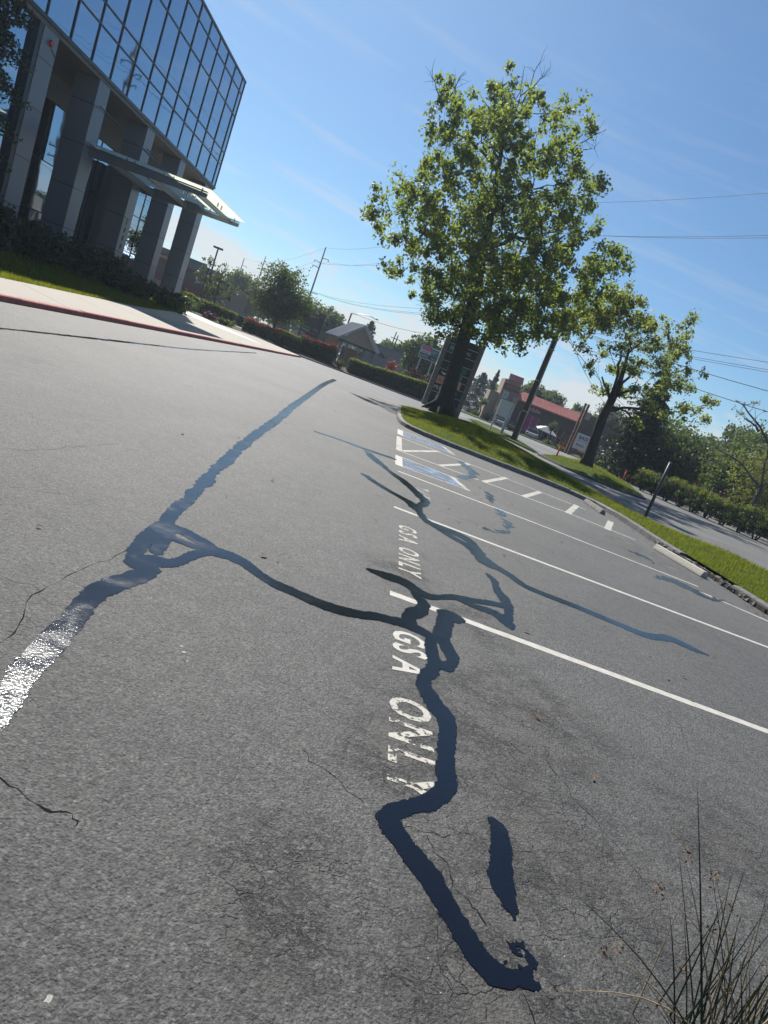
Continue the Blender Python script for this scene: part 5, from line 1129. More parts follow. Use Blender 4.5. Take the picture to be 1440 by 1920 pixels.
def mound(name, poly, top, reach, z0, m, cell=0.5):
    """turf filling a plan, rising gently from its rim"""
    bm = bmesh.new()
    vs = [bm.verts.new((x, y, z0)) for x, y in poly]
    bm.faces.new(vs)
    xs = [p[0] for p in poly]
    ys_ = [p[1] for p in poly]
    for axis, lo, hi in ((0, min(xs), max(xs)), (1, min(ys_), max(ys_))):
        k = lo + cell
        while k < hi:
            co = (k, 0, 0) if axis == 0 else (0, k, 0)
            no = (1, 0, 0) if axis == 0 else (0, 1, 0)
            bmesh.ops.bisect_plane(bm, geom=bm.verts[:] + bm.edges[:] + bm.faces[:], plane_co=co, plane_no=no)
            k += cell
    for v in bm.verts:
        d = edge_dist(poly, v.co.x, v.co.y)
        s = min(1, d / reach)
        v.co.z = z0 + (top - z0) * s * s * (3 - 2 * s) + (0.015 * math.sin(v.co.x * 2.1) * math.cos(v.co.y * 1.7) if d > 0.3 else 0)
    me = bpy.data.meshes.new(name)
    bm.to_mesh(me)
    bm.free()
    me.materials.append(m)
    me.polygons.foreach_set('use_smooth', [True] * len(me.polygons))
    o = bpy.data.objects.new(name, me)
    COL.objects.link(o)
    return S(o)


INNER = offset_line(KERB_R, 0.168)
ISLAND = INNER + [(7.3, 51.0), (8.3, 43), (8.6, 33), (8.75, 26.6), (9.0, 21.6), (10.0, 19.6), (11.6, 17.9), (12.2, 11), (12.4, 3), (12.4, -6)]
mound('island_grass', ISLAND, 0.50, 3.2, 0.145, M['turf'], 0.8)
MEDIAN = [(10.6, 44.0), (11.2, 39.6), (13.6, 36.7), (15.8, 38.2), (18.4, 46.5), (20.6, 53.5), (21.4, 58), (21, 63), (16.5, 61)]
mound('median_grass', MEDIAN, 0.5, 3.0, 0.12, M['turf'], 1.0)
kerb_run('median_kerb', MEDIAN + MEDIAN[:1], -1, -0.16, 0.12, lambda t, p: M['kerb_dark'], 3.0)
SIGNBED = [(8.3, 72), (8.3, 56), (9.6, 51), (10.6, 46.2), (11.2, 47), (11.9, 56), (12.2, 62), (10.5, 70)]
mound('verge_grass', SIGNBED, 0.3, 1.5, 0.10, M['turf'], 1.0)
BED = [(-24, 61.6), (-13.6, 61.8), (-11.4, 62.8), (-6.6, 65.2), (-2.7, 65.8), (0.4, 66.2), (3.9, 67), (5.8, 69), (5.8, 74), (-4, 75), (-26, 75)]
mound('planting_bed', BED, 0.4, 2.5, 0.10, M['soil'], 1.5)
FARBED = [(6, 99.5), (12, 96), (20, 91), (29, 83.5), (33, 78), (60, 70), (60, 72.5), (34, 81), (30, 85.5), (21, 93), (12, 98.5), (6, 102)]
mound('far_verge', FARBED, 0.3, 0.8, 0.12, M['turf'], 1.5)
kerb_run('street_kerb', [(6, 99.4), (12, 95.9), (20, 90.9), (29, 83.4), (33, 77.9), (60, 69.9)], -1, 0.16, 0.12, lambda t, p: M['kerb'], 3.0)


# ------------------------------------------------------------------ blades of grass
def blades(name, pts, h, wd, m, lean=0.35):
    P = np.asarray(pts, float)
    n = len(P)
    a = rng.uniform(0, 2 * np.pi, n)
    hh = h * rng.uniform(0.5, 1.3, n)
    t = rng.uniform(0, 2 * np.pi, n)
    dx, dy = np.cos(a) * wd / 2, np.sin(a) * wd / 2
    ox, oy = np.cos(t) * hh * lean * rng.random(n), np.sin(t) * hh * lean * rng.random(n)
    V = np.empty((n, 3, 3))
    V[:, 0] = P + np.stack([-dx, -dy, -0.01 + 0 * dx], 1)
    V[:, 1] = P + np.stack([dx, dy, -0.01 + 0 * dx], 1)
    V[:, 2] = P + np.stack([ox, oy, hh], 1)
    me = bpy.data.meshes.new(name)
    me.vertices.add(3 * n)
    me.loops.add(3 * n)
    me.polygons.add(n)
    me.vertices.foreach_set('co', V.astype(np.float32).ravel())
    me.loops.foreach_set('vertex_index', np.arange(3 * n, dtype=np.int32))
    me.polygons.foreach_set('loop_start', np.arange(0, 3 * n, 3, dtype=np.int32))
    me.polygons.foreach_set('loop_total', np.full(n, 3, dtype=np.int32))
    me.update(calc_edges=True)
    me.materials.append(m)
    o = bpy.data.objects.new(name, me)
    COL.objects.link(o)
    return tag(o, kind='stuff')


def isl_h(poly, top, reach, z0, x, y):
    s = min(1, edge_dist(poly, x, y) / reach)
    return z0 + (top - z0) * s * s * (3 - 2 * s)


pts = []
while len(pts) < 90000:
    y = 6 + 45 * random.random() ** 1.7
    x = random.uniform(0.4, 11.7)
    if point_in(ISLAND, x, y):
        pts.append((x, y, isl_h(ISLAND, 0.50, 3.2, 0.145, x, y)))
blades('island_turf_blades', pts, 0.085, 0.013, M['blade'])
pts = []
while len(pts) < 9000:
    x, y = random.uniform(10, 22), random.uniform(36, 63)
    if point_in(MEDIAN, x, y):
        pts.append((x, y, isl_h(MEDIAN, 0.5, 3.0, 0.12, x, y)))
blades('median_turf_blades', pts, 0.08, 0.02, M['blade'])
pts = []
for _ in range(36000):
    y = random.uniform(12, 47)
    u = random.random() ** 1.8 * 0.7
    x0 = bx(y)
    pts.append((x0 + (-19.2 - x0) * u, y, lawn_h(u, y)))
blades('lawn_turf_blades', pts, 0.11, 0.028, M['blade'])

# ------------------------------------------------------------------ office building
FX, ZB, ZT = -18.0, 9.75, 17.25
office = thing('office_building', 'dark blue mirror glass office building on granite columns with number 1000', 'office building', (0, 0, 0))
P = office
BAYS = [52.9, 52.12] + [52.12 - 1.931 * i for i in range(1, 21)]
ROWS = [9.75, 11.36, 12.23, 14.82, 16.38, 17.25]
MB().box(-34, FX - 0.12, BAYS[-1], 52.8, ZB + 0.02, ZT - 0.03).build('upper_storeys', M['dark_in'], P)
MB().box(-34.1, FX + 0.05, BAYS[-1] - 0.05, 52.98, ZT - 0.02, ZT + 0.10).build('roof_coping', M['frame'], P)
MB().box(-34.1, FX + 0.06, BAYS[-1] - 0.05, 52.98, ZB - 0.13, ZB + 0.018).build('fascia', M['frame'], P)
MB().box(-34, FX - 0.02, BAYS[-1], 52.9, ZB - 0.30, ZB - 0.132).build('soffit', M['soffit'], P)
for i in range(len(BAYS) - 1):
    for j in range(5):
        y1, y0 = BAYS[i] - 0.025, BAYS[i + 1] + 0.025
        z0, z1 = ROWS[j] + 0.022, ROWS[j + 1] - 0.022
        c = ((y0 + y1) / 2, (z0 + z1) / 2)
        mb = MB().box(-0.015, 0.015, y0 - c[0], y1 - c[0], z0 - c[1], z1 - c[1])
        o = mb.build('pane', M['glass'], P)
        o.location = (FX - 0.03, c[0], c[1])
        o.rotation_euler = (0, R(random.gauss(0, 0.16)), R(random.gauss(0, 0.16)))
for y in BAYS:
    MB().box(FX - 0.10, FX + 0.035, y - 0.032, y + 0.032, ZB + 0.02, ZT - 0.03).build('vertical_mullion', M['frame'], P)
for z in ROWS[1:-1]:
    MB().box(FX - 0.10, FX + 0.028, BAYS[-1], 52.93, z - 0.035, z + 0.035).build('horizontal_mullion', M['frame'], P)
# north end wall of glass, seen edge on
for j in range(5):
    MB().box(-34, FX - 0.1, 52.86, 52.9, ROWS[j] + 0.03, ROWS[j + 1] - 0.03).build('pane', M['glass'], P)
COLS = [(29.0, 30.12), (33.9, 35.0), (39.88, 40.95), (45.45, 46.45), (50.94, 52.1)]
ZJ = [-0.1, 1.0, 2.54, 4.46, 6.45, 8.30, 9.44]
for k, (y0, y1) in enumerate(COLS):
    x0 = FX - 1.15
    core = MB().box(x0 + 0.012, FX - 0.012, y0 + 0.012, y1 - 0.012, -0.1, 9.44).build('column', M['dark_in'], P)
    for a, b in zip(ZJ[:-1], ZJ[1:]):
        MB().box(x0, FX, y0, y1, a + 0.012, b - 0.012).build('stone_panel', M['granite'], core)
for k, ch in enumerate('1000'):
    lettering(ch, 0.42, M['black'], P, (FX + 0.012, 40.29, 4.12 - 0.47 * k), (R(90), 0, R(90)), 'digit', depth=0.01, sx=0.8, offset=0.012)
bell = MB().tube([(FX + 0.0, 29.6, 9.02), (FX + 0.10, 29.6, 9.02)], [0.13, 0.12], 12).build('fire_bell', M['red'], P)
MB().tube([(FX + 0.02, 29.75, 8.86), (FX + 0.03, 30.1, 8.66)], 0.015, 6).build('conduit', M['iron'], P)
# recessed ground-floor glazing
RX = -21.5
MB().box(-34, RX - 0.08, 13.5, 52.8, -0.1, 9.44).build('lower_storey', M['dark_in'], P)
MB().box(RX - 0.08, RX + 0.06, 28.9, 52.8, 8.25, 9.44).build('transom_band', M['store_roof'], P)
MB().box(RX - 0.08, RX + 0.06, 28.9, 52.8, -0.1, 0.55).build('plinth', M['granite'], P)
yy = [28.95 + 1.92 * i for i in range(13)]
for a, b in zip(yy[:-1], yy[1:]):
    for z0, z1 in ((0.6, 2.9), (2.95, 5.4), (5.45, 8.2)):
        c = ((a + b) / 2, (z0 + z1) / 2)
        o = MB().box(-0.015, 0.015, a + 0.03 - c[0], b - 0.03 - c[0], z0 - c[1], z1 - c[1]).build('shopfront_pane', M['glass'], P)
        o.location = (RX, c[0], c[1])
        o.rotation_euler = (0, R(random.gauss(0, 0.25)), R(random.gauss(0, 0.25)))
for a in yy:
    MB().box(RX - 0.05, RX + 0.05, a - 0.028, a + 0.028, 0.55, 8.25).build('shopfront_mullion', M['frame'], P)
for z in (2.925, 5.425):
    MB().box(RX - 0.05, RX + 0.045, 28.95, 52.0, z - 0.024, z + 0.024).build('shopfront_rail', M['frame'], P)
MB().box(-21.35, -20.75, 43.3, 43.95, -0.1, 7.2).build('inner_pier', M['granite'], P)
# bays south of the first column are glazed flush with the facade down to a low plinth
MB().box(-34, FX - 0.3, 13.5, 28.86, -0.1, 9.44).build('south_wing', M['dark_in'], P)
yy = [28.85 - 1.92 * i for i in range(9)]
for b, a in zip(yy[:-1], yy[1:]):
    for z0, z1 in ((1.0, 3.6), (3.65, 6.6), (6.65, 9.4)):
        c = ((a + b) / 2, (z0 + z1) / 2)
        o = MB().box(-0.015, 0.015, a + 0.03 - c[0], b - 0.03 - c[0], z0 - c[1], z1 - c[1]).build('shopfront_pane', M['glass'], P)
        o.location = (FX - 0.25, c[0], c[1])
        o.rotation_euler = (0, R(random.gauss(0, 0.15)), R(random.gauss(0, 0.15)))
MB().box(FX - 0.35, FX - 0.02, 28.72, 28.97, -0.1, 9.44).build('corner_post', M['frame'], P)
# entrance canopy
CB = MB()
for y in (34.55, 41.0):
    prof = [(-18.0, 6.16), (-17.9, 6.12), (-12.1, 6.30), (-12.0, 6.34), (-12.0, 6.50), (-18.0, 6.56)]
    CB.extr(prof, y - 0.09, y + 0.09)
canopy = CB.build('canopy', M['grey_steel'], P)
for y in (34.55, 41.0):
    MB().box(-18.0, -12.0, y - 0.16, y + 0.16, 6.561, 6.585).build('top_flange', M['grey_steel'], canopy)
for x, h in ((-17.2, 0.32), (-15.2, 0.26), (-12.5, 0.22)):
    MB().box(x - 0.07, x + 0.07, 34.65, 40.9, 6.5 - h, 6.49).build('cross_beam', M['grey_steel'], canopy)
for x0, x1 in ((-17.9, -16.05), (-16.0, -14.05), (-14.0, -11.75)):
    for y0, y1 in ((34.3, 37.75), (37.8, 41.25)):
        MB().box(x0, x1, y0, y1, 6.70, 6.725).build('glass_panel', M['canopy_glass'], canopy)
for x in (-16.2, -15.8, -14.25, -13.8, -12.3):
    for y in (34.6, 37.4, 38.1, 40.95):
        MB().box(x - 0.03, x + 0.03, y - 0.05, y + 0.05, 6.49, 6.70).build('glass_clamp', M['alu'], canopy)
for y in (34.45, 40.4):
    MB().tube([(-18.0, y, 8.42), (-14.1, y + (0.1 if y < 38 else 0.5), 6.72)], 0.035, 8).build('tie_rod', M['grey_steel'], canopy)
# ------------------------------------------------------------------ trees
OAK = [(-3.18, 17.28, 0.92), (-2.78, 16.26, 1.0), (0.08, 18.75, 1.0), (-0.17, 17.8, 1.0), (-1.87, 16.01, 1.16), (-0.32, 16.58, 1.66), (1.5, 17.68, 1.49), (3.8, 18.37, 1.08), (5.3, 18.85, 0.42), (-2.26, 14.54, 1.25), (-0.25, 14.83, 2.16), (2.31, 15.77, 2.33), (4.58, 16.6, 1.34), (5.86, 16.48, 0.59), (-4.02, 12.1, 0.83), (-4.99, 10.99, 0.47), (-2.83, 12.23, 1.66), (-5.1, 9.49, 0.59), (-3.62, 9.95, 1.25), (-1.78, 10.79, 1.99), (0.65, 12.6, 2.49), (3.24, 13.55, 2.5), (5.28, 14.61, 1.76), (7.03, 15.17, 0.76), (-2.36, 8.39, 1.08), (-2.9, 7.39, 0.5), (-0.3, 9.15, 2.16), (2.22, 10.39, 2.49), (4.73, 11.63, 2.51), (6.81, 13.02, 1.43), (7.66, 13.95, 0.59), (-0.31, 6.59, 0.91), (1.5, 7.58, 2.16), (4.01, 8.51, 2.5), (6.13, 9.94, 2.18), (7.65, 11.14, 1.77), (9.15, 12.32, 1.27), (10.1, 12.28, 0.6), (9.47, 10.86, 1.28), (0.3, 5.68, 0.66), (1.73, 5.72, 1.16), (3.52, 6.38, 1.67), (5.49, 7.44, 1.84), (4.83, 5.72, 0.75), (7.09, 7.71, 1.43), (8.0, 9.18, 1.44), (6.03, 6.16, 0.67)]
T2 = [(12.8, 11.73, 0.65), (11.34, 10.93, 1.28), (9.17, 9.6, 1.36), (10.52, 9.06, 1.28), (12.44, 10.12, 1.38), (14.25, 10.62, 0.84), (16.15, 11.68, 0.57), (16.55, 11.04, 0.57), (13.95, 9.28, 0.93), (15.53, 9.87, 0.94), (17.32, 9.65, 0.53), (16.44, 9.14, 0.85), (12.5, 8.38, 0.74), (10.74, 7.73, 0.55), (11.77, 6.69, 0.64), (13.85, 7.46, 0.84), (15.52, 7.91, 0.94), (17.34, 8.05, 0.76), (16.83, 7.13, 0.76), (12.81, 5.63, 0.65), (18.23, 7.38, 0.54), (14.65, 6.14, 0.84), (10.62, 10.49, 1.28), (8.93, 8.47, 1.09), (17.68, 5.55, 0.55), (18.43, 6.02, 0.63), (19.26, 6.33, 0.64), (20.29, 6.23, 0.4), (20.27, 7.47, 0.28), (19.72, 7.41, 0.24), (16.04, 4.44, 0.54), (16.33, 5.5, 0.47)]


def finish_tree(root, wood, bark, crown_pts, ll, lw, leaf, up=0.0):
    wood.build('trunk', bark, root, smooth=True)
    leaves('crown', crown_pts, ll, lw, leaf, root, up)


# the big oak on the planted island
oak = thing('oak_tree', 'tallest broad oak tree with thick dark trunk on the grass island', 'tree', (3.2, 42, 0.4))
base = np.array([3.2, 42, 0.4])
tp = [(3.2, 42, 0.3), (3.18, 42, 0.9), (3.1, 42, 2.4), (2.9, 42, 5.0), (2.45, 42.1, 8.2), (1.7, 42.1, 12.4), (0.95, 42, 15.8), (0.0, 42, 18.6)]
tr = [0.84, 0.60, 0.47, 0.41, 0.33, 0.22, 0.12, 0.04]
blobs = []
for x, z, r in OAK:
    reach = 6.2 * math.sqrt(max(0.02, 1 - ((z - 11.0) / 10.5) ** 2)) * max(0.25, 1 - abs(x - 2.0) / 11)
    offs = [0] if r < 0.9 else ([-0.4, 0.4] if r < 1.6 else [-0.62, 0.62] if z > 9.5 else [-0.75, 0.0, 0.75])
    for o_ in offs:
        blobs.append((x, 42 + o_ * reach + random.uniform(-0.7, 0.7), z, r))
rel = lambda pts, b: [tuple(np.array(p[:3]) - b) + tuple(p[3:]) for p in pts]
wood = MB()
wood.tube(rel(tp, base), tr, 14)
for k in range(6):
    a = k * 1.05 + 0.3
    limb(wood, (0.5 * math.cos(a), 0.5 * math.sin(a), 0.55), (1.35 * math.cos(a), 1.35 * math.sin(a), -0.05), 0.26, 0.05, -0.05, 4, 6, 0.02)
grow(rel(tp, base), tr, rel(blobs, base), wood, 0.38, 0.055)
# bare twigs reaching out of the top
for a, b in (((0.9, 42, 17.0), (1.25, 42, 20.9)), ((0.9, 42, 17.0), (0.5, 42.3, 20.4)), ((-3.2, 42, 16.6), (-4.4, 42, 18.4)), ((-3.1, 42, 17), (-2.6, 42, 18.9)), ((4.8, 42, 17.2), (6.2, 42, 18.9)), ((1.1, 42, 18.4), (1.9, 42, 20.6)), ((4.9, 42, 17), (5.9, 41.6, 17.6))):
    q = limb(wood, np.array(a) - base, np.array(b) - base, 0.05, 0.012, 0.05, 5, 4, 0.1)
    for _ in range(8):
        s_ = q[random.randint(2, 5)]
        limb(wood, s_, s_ + Vector(unit(1)[0]) * random.uniform(0.4, 1.0) + Vector((0, 0, 0.25)), 0.014, 0.005, 0.04, 3, 3, 0.12)
cp = clump_points(rel(blobs, base), 4.0, 0.52, 58, 0.55, 0.9, 0.75)
finish_tree(oak, wood, M['bark'], cp, 0.235, 0.15, M['oak_leaf'])

mb = MB()
for i in range(420):
    a_, d_ = random.uniform(0, 6.28), random.gauss(0, 1)
    if i < 150:
        x_, y_ = 3.2 + 1.6 * math.cos(a_) * abs(d_), 41.0 + 2.2 * math.sin(a_) * abs(d_)
        z_ = 0.50
    else:
        y_ = random.uniform(2.2, 24)
        x_ = 7.40 - abs(random.gauss(0, 0.35)) if random.random() < 0.55 else random.uniform(-3, 7)
        z_ = 0.012
    s_ = random.uniform(0.018, 0.045)
    c_, n_ = math.cos(a_) * s_, math.sin(a_) * s_
    mb.quad((x_ - c_, y_ - n_, z_), (x_ + n_ * .5, y_ - c_ * .5, z_ + s_ * .3), (x_ + c_, y_ + n_, z_ + s_ * .15), (x_ - n_ * .5, y_ + c_ * .5, z_ + s_ * .2))
tag(mb.build('fallen_leaves', M['seedhead']), kind='stuff')

# the second, thinner oak on the median
oak2 = thing('oak_tree', 'smaller open-crowned oak with spreading visible limbs on the grass median', 'tree', (14.05, 45, 0.4))
base = np.array([14.05, 45, 0.4])
tp = [(14.05, 45, 0.3), (14.0, 45, 1.0), (13.9, 45, 2.1), (13.75, 45, 3.8), (13.85, 45, 5.2), (13.9, 45.2, 6.6), (13.6, 45.2, 8.6)]
tr = [0.55, 0.40, 0.34, 0.31, 0.27, 0.17, 0.07]
blobs = []
for x, z, r in T2:
    for o_ in ([0] if r < 0.7 else [-1, 1]):
        blobs.append((x, 45 + o_ * random.uniform(0.6, 2.4), z, r * 0.95))
wood = MB()
wood.tube(rel(tp, base), tr, 12)
for a, b in (((13.85, 45, 4.9), (12.6, 45, 6.3)), ((13.85, 45, 5.2), (15.3, 45, 6.6)), ((13.85, 45, 5.0), (12.9, 44.4, 8.2)), ((13.85, 45, 5.2), (14.8, 45.5, 8.4)), ((13.8, 45, 4.4), (16.6, 44.8, 5.4))):
    limb(wood, np.array(a) - base, np.array(b) - base, 0.12, 0.05, 0.05, 6, 8, 0.05)
grow(rel(tp, base), tr, rel(blobs, base), wood, 0.50, 0.062)
cp = clump_points(rel(blobs, base), 12, 0.42, 46, 0.3, 0.8, 0.8)
finish_tree(oak2, wood, M['bark'], cp, 0.20, 0.13, M['oak_leaf2'])


def round_tree(name, label, loc, h, r, trunk_h, leaf, bark='bark2', n_blob=16, ll=0.4, dens=11, trunk_r=0.2, squash=1.0, group=None, wob=1.0):
    t = thing(name, label, 'tree', loc, 0, group)
    wood = MB()
    tp = [(0, 0, -0.1), (0.05, 0, trunk_h * 0.6), (random.uniform(-.2, .2), random.uniform(-.2, .2), trunk_h), (random.uniform(-.3, .3), 0, trunk_h + (h - trunk_h) * 0.6), (0, 0, h * 0.92)]
    tr = [trunk_r * 1.3, trunk_r, trunk_r * 0.85, trunk_r * 0.5, 0.03]
    wood.tube(tp, tr, 8)
    blobs = []
    cz, rz = (h + trunk_h) / 2, (h - trunk_h) / 2
    for _ in range(n_blob):
        u = unit(1)[0]
        k = random.uniform(0.35, 0.72)
        blobs.append((u[0] * r * k * wob, u[1] * r * k * wob, cz + u[2] * rz * k * squash, r * random.uniform(0.26, 0.46)))
    blobs.append((0, 0, cz, r * 0.55))
    grow(tp, tr, blobs, wood, 0.35, 0.04)
    cp = clump_points(blobs, dens, 0.25 + 0.12 * r, 13, 0.35)
    finish_tree(t, wood, M[bark], cp, ll, ll * 0.58, M[leaf])
    return t


def conifer(name, label, loc, h, r, leaf, base=1.0, ll=0.5, n=2600, group=None, column=False):
    t = thing(name, label, 'tree', loc, 0, group)
    wood = MB().tube([(0, 0, -0.1), (0, 0, h * 0.97)], [0.013 * h, 0.02], 7)
    z = base + (h - base) * rng.random(n) ** (0.9 if column else 0.75)
    f = (z - base) / (h - base)
    lim = r * (np.sqrt(np.clip(1 - f ** 2.6, 0, 1)) if column else (1 - f) ** 0.85) + 0.08
    a = rng.uniform(0, 2 * np.pi, n)
    tier = 0.72 + 0.28 * np.cos(z * (2 * np.pi / max(0.7, h / 11)) + np.sin(a * 3) * 1.2)
    rr = lim * (rng.random(n) ** 0.45) * tier * (0.85 + 0.15 * np.sin(a * 5 + z))
    P_ = np.stack([np.cos(a) * rr, np.sin(a) * rr, z - rr * 0.22], 1)
    for k in range(14):
        zz_ = base + (h - base) * k / 15
        aa = random.uniform(0, 6.28)
        L_ = r * (1 - k / 15) ** 0.85 * 0.8
        limb(wood, (0, 0, zz_), (math.cos(aa) * L_, math.sin(aa) * L_, zz_ - 0.15 * L_), 0.05, 0.01, 0.02, 3, 4)
    finish_tree(t, wood, M['bark2'], P_, ll, ll * 0.42, M[leaf], -0.3)
    return t


def shrub(name, label, loc, r, h, leaf, ll=0.16, dens=40, group=None, cat='shrub', rx=1.0, ry=1.0, n_leaf=12, low=0.1):
    """loose bush: a few stems and leaf tufts over a rounded body"""
    t = thing(name, label, cat, loc, 0, group)
    wood = MB()
    blobs = []
    for k in range(9):
        a = random.uniform(0, 6.28)
        q = random.uniform(0.0, 0.62)
        x, y = math.cos(a) * r * q * rx, math.sin(a) * r * q * ry
        rr = min(r, h) * random.uniform(0.32, 0.5)
        z = random.uniform(low + rr * 0.6, max(low + rr * 0.7, h - rr))
        blobs.append((x, y, z, rr))
        wood.tube([(x * 0.3, y * 0.3, -0.05), (x * 0.7, y * 0.7, z * 0.6), (x, y, z)], [0.03, 0.02, 0.01], 5)
    wood.build('stems', M['bark2'], t, smooth=True)
    cp = clump_points(blobs, dens, 0.12 + 0.10 * r, n_leaf, 0.5)
    leaves('foliage', cp, ll, ll * 0.6, M[leaf], t)
    return t


def clipped_hedge(name, label, a, b, wd, h0, h1, z0, leaf, top_leaf, ll=0.11, per=260, round_=0.18, cat='hedge', group=None, ragged=0.05):
    """sheared hedge: dense twiggy body under a skin of leaves, brighter top leaves, sunlight put into the colour of the green ones"""
    a, b = Vector(a), Vector(b)
    Ln = (b - a).length
    an = math.atan2(b.y - a.y, b.x - a.x)
    t = thing(name, label, cat, (a.x, a.y, z0), an, group)
    prof = lambda h: [(-wd / 2 + .1, 0.05), (-wd / 2 + .04, h * .5), (-wd / 2 + .1 + round_, h - .07), (wd / 2 - .1 - round_, h - .07), (wd / 2 - .04, h * .5), (wd / 2 - .1, 0.05)]
    mb = MB()
    p0, p1 = prof(h0), prof(h1)
    vs = [(0.12, y, z) for y, z in p0] + [(Ln - 0.12, y, z) for y, z in p1]
    n = len(p0)
    mb.add(vs, [tuple(range(n)), tuple(range(2 * n - 1, n - 1, -1))] + [(i, n + i, n + (i + 1) % n, (i + 1) % n) for i in range(n)])
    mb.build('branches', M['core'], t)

    def top(x):
        return h0 + (h1 - h0) * x / Ln + ragged * np.sin(x * 3.1) * np.sin(x * 1.3 + 1)
    hm = (h0 + h1) / 2
    side_n = int(per * Ln * hm)
    out = []
    for s_ in (-1, 1):
        x = rng.uniform(0, Ln, side_n)
        z = rng.random(side_n) * top(x)
        y = s_ * (wd / 2 - np.clip((z - top(x) + round_ * 1.6), 0, 1) * 0.8) + rng.normal(0, 0.045, side_n)
        out.append(np.stack([x, y, z], 1))
    for xe in (0, Ln):
        k = int(per * wd * hm)
        y = rng.uniform(-wd / 2, wd / 2, k)
        z = rng.random(k) * (h0 if xe == 0 else h1)
        out.append(np.stack([xe + rng.normal(0, 0.05, k), y, z], 1))
    leaves('side_foliage', np.concatenate(out), ll, ll * 0.6, M[leaf], t)
    k = int(per * 1.5 * Ln * wd)
    x = rng.uniform(0, Ln, k)
    y = rng.uniform(-wd / 2 + 0.05, wd / 2 - 0.05, k)
    z = top(x) - np.clip(np.abs(y) - wd / 2 + round_ * 1.6, 0, 1) * 0.8 + rng.normal(0, 0.05, k)
    leaves('top_foliage', np.stack([x, y, z], 1), ll * 1.15, ll * 0.6, M[top_leaf], t, 0.25)
    return t


# plants round the far side of the lot
clipped_hedge('clipped_hedge', 'long flat-topped clipped green hedge along the far lot kerb', (-5.3, 67.4), (4.4, 69.4), 1.5, 1.30, 1.85, 0.2, 'hedge_leaf', 'hedge_top', 0.12, 150)
clipped_hedge('clipped_hedge', 'short rounded clipped hedge block between two red-tipped hedges', (-12.1, 64.4), (-10.2, 65.2), 1.3, 1.35, 1.35, 0.35, 'hedge_leaf', 'hedge_top', 0.12, 200, 0.35)
clipped_hedge('photinia_hedge', 'red-tipped photinia hedge beside the sidewalk, left of the rounded hedge', (-15.2, 62.6), (-11.9, 63.6), 1.4, 1.15, 1.35, 0.35, 'hedge_leaf', 'red_leaf', 0.14, 190, 0.3, ragged=0.15)
clipped_hedge('photinia_hedge', 'red-tipped photinia hedge beside the gabled shelter', (-10.6, 66.6), (-6.9, 67.6), 1.4, 1.5, 1.75, 0.35, 'hedge_leaf', 'red_leaf', 0.14, 190, 0.3, ragged=0.15)
shrub('small_shrub', 'small light green shrub at the left end of the long clipped hedge', (-6.0, 66.6, 0.2), 0.75, 0.9, 'pale_leaf', 0.14, 60)
for i, (x, y, r, h, lf, lab) in enumerate([
        (-18.9, 57.2, 1.5, 1.9, 'pale_leaf', 'light green bush growing against the last granite column'),
        (-17.4, 59.6, 0.9, 0.75, 'maroon_leaf', 'low plum-coloured bush near the last granite column'),
        (-16.3, 59.5, 0.8, 0.7, 'pale_leaf', 'low pale green perennial clump at the edge of the sidewalk bed'),
        (-16.2, 61.4, 0.8, 0.7, 'yellow_leaf', 'yellowish ornamental grass clump in the sidewalk bed'),
        (-18.4, 62.5, 1.1, 0.9, 'maroon_leaf', 'plum-red loose shrub in front of the yellow-topped hedge')]):
    shrub('bed_shrub', lab, (x, y, 0.15), r, h, lf, 0.2, 36)
clipped_hedge('clipped_hedge', 'low yellow-green topped hedge in front of the strip mall', (-22.5, 66.5), (-17.2, 67.0), 1.2, 1.5, 1.3, 0.3, 'hedge_leaf', 'hedge_top', 0.14, 110)

# foundation planting below the columns of the office building
labs = ['dark shrub mass at the left edge under the flush glass', 'dark shrub under the first granite column', 'dark shrub between the first and second columns', 'dark shrub at the foot of the second granite column',
        'dark shrub between the second and third columns', 'dark shrub at the foot of the column numbered 1000', 'dark shrub under the outer edge of the glass canopy', 'dark shrub at the foot of the fourth granite column', 'broad-leaved dark shrub nearest the pale concrete pad']
for i, y in enumerate([23.5, 27.0, 30.2, 33.4, 36.6, 39.8, 43.0, 46.0]):
    yy_ = y
    shrub('foundation_shrub', labs[i], (-16.9 + 0.2 * math.sin(i * 2.1), yy_, 0.75 - max(0, y - 34) * 0.035), 1.9, 1.75 if y < 38 else 1.35, 'dark_leaf', 0.22, 24, ry=1.2)
shrub('foundation_shrub', labs[8], (-16.2, 47.2, 0.2), 1.3, 1.1, 'mid_leaf', 0.2, 34)
shrub('foundation_shrub', 'leafy dark green shrub spilling towards the sidewalk shadow', (-15.6, 43.4, 0.25), 1.3, 1.0, 'mid_leaf', 0.2, 34)
shrub('foundation_shrub', 'dark shrub with pale tips in front of the second granite column', (-15.6, 37.8, 0.5), 1.3, 1.0, 'dark_leaf', 0.2, 34)

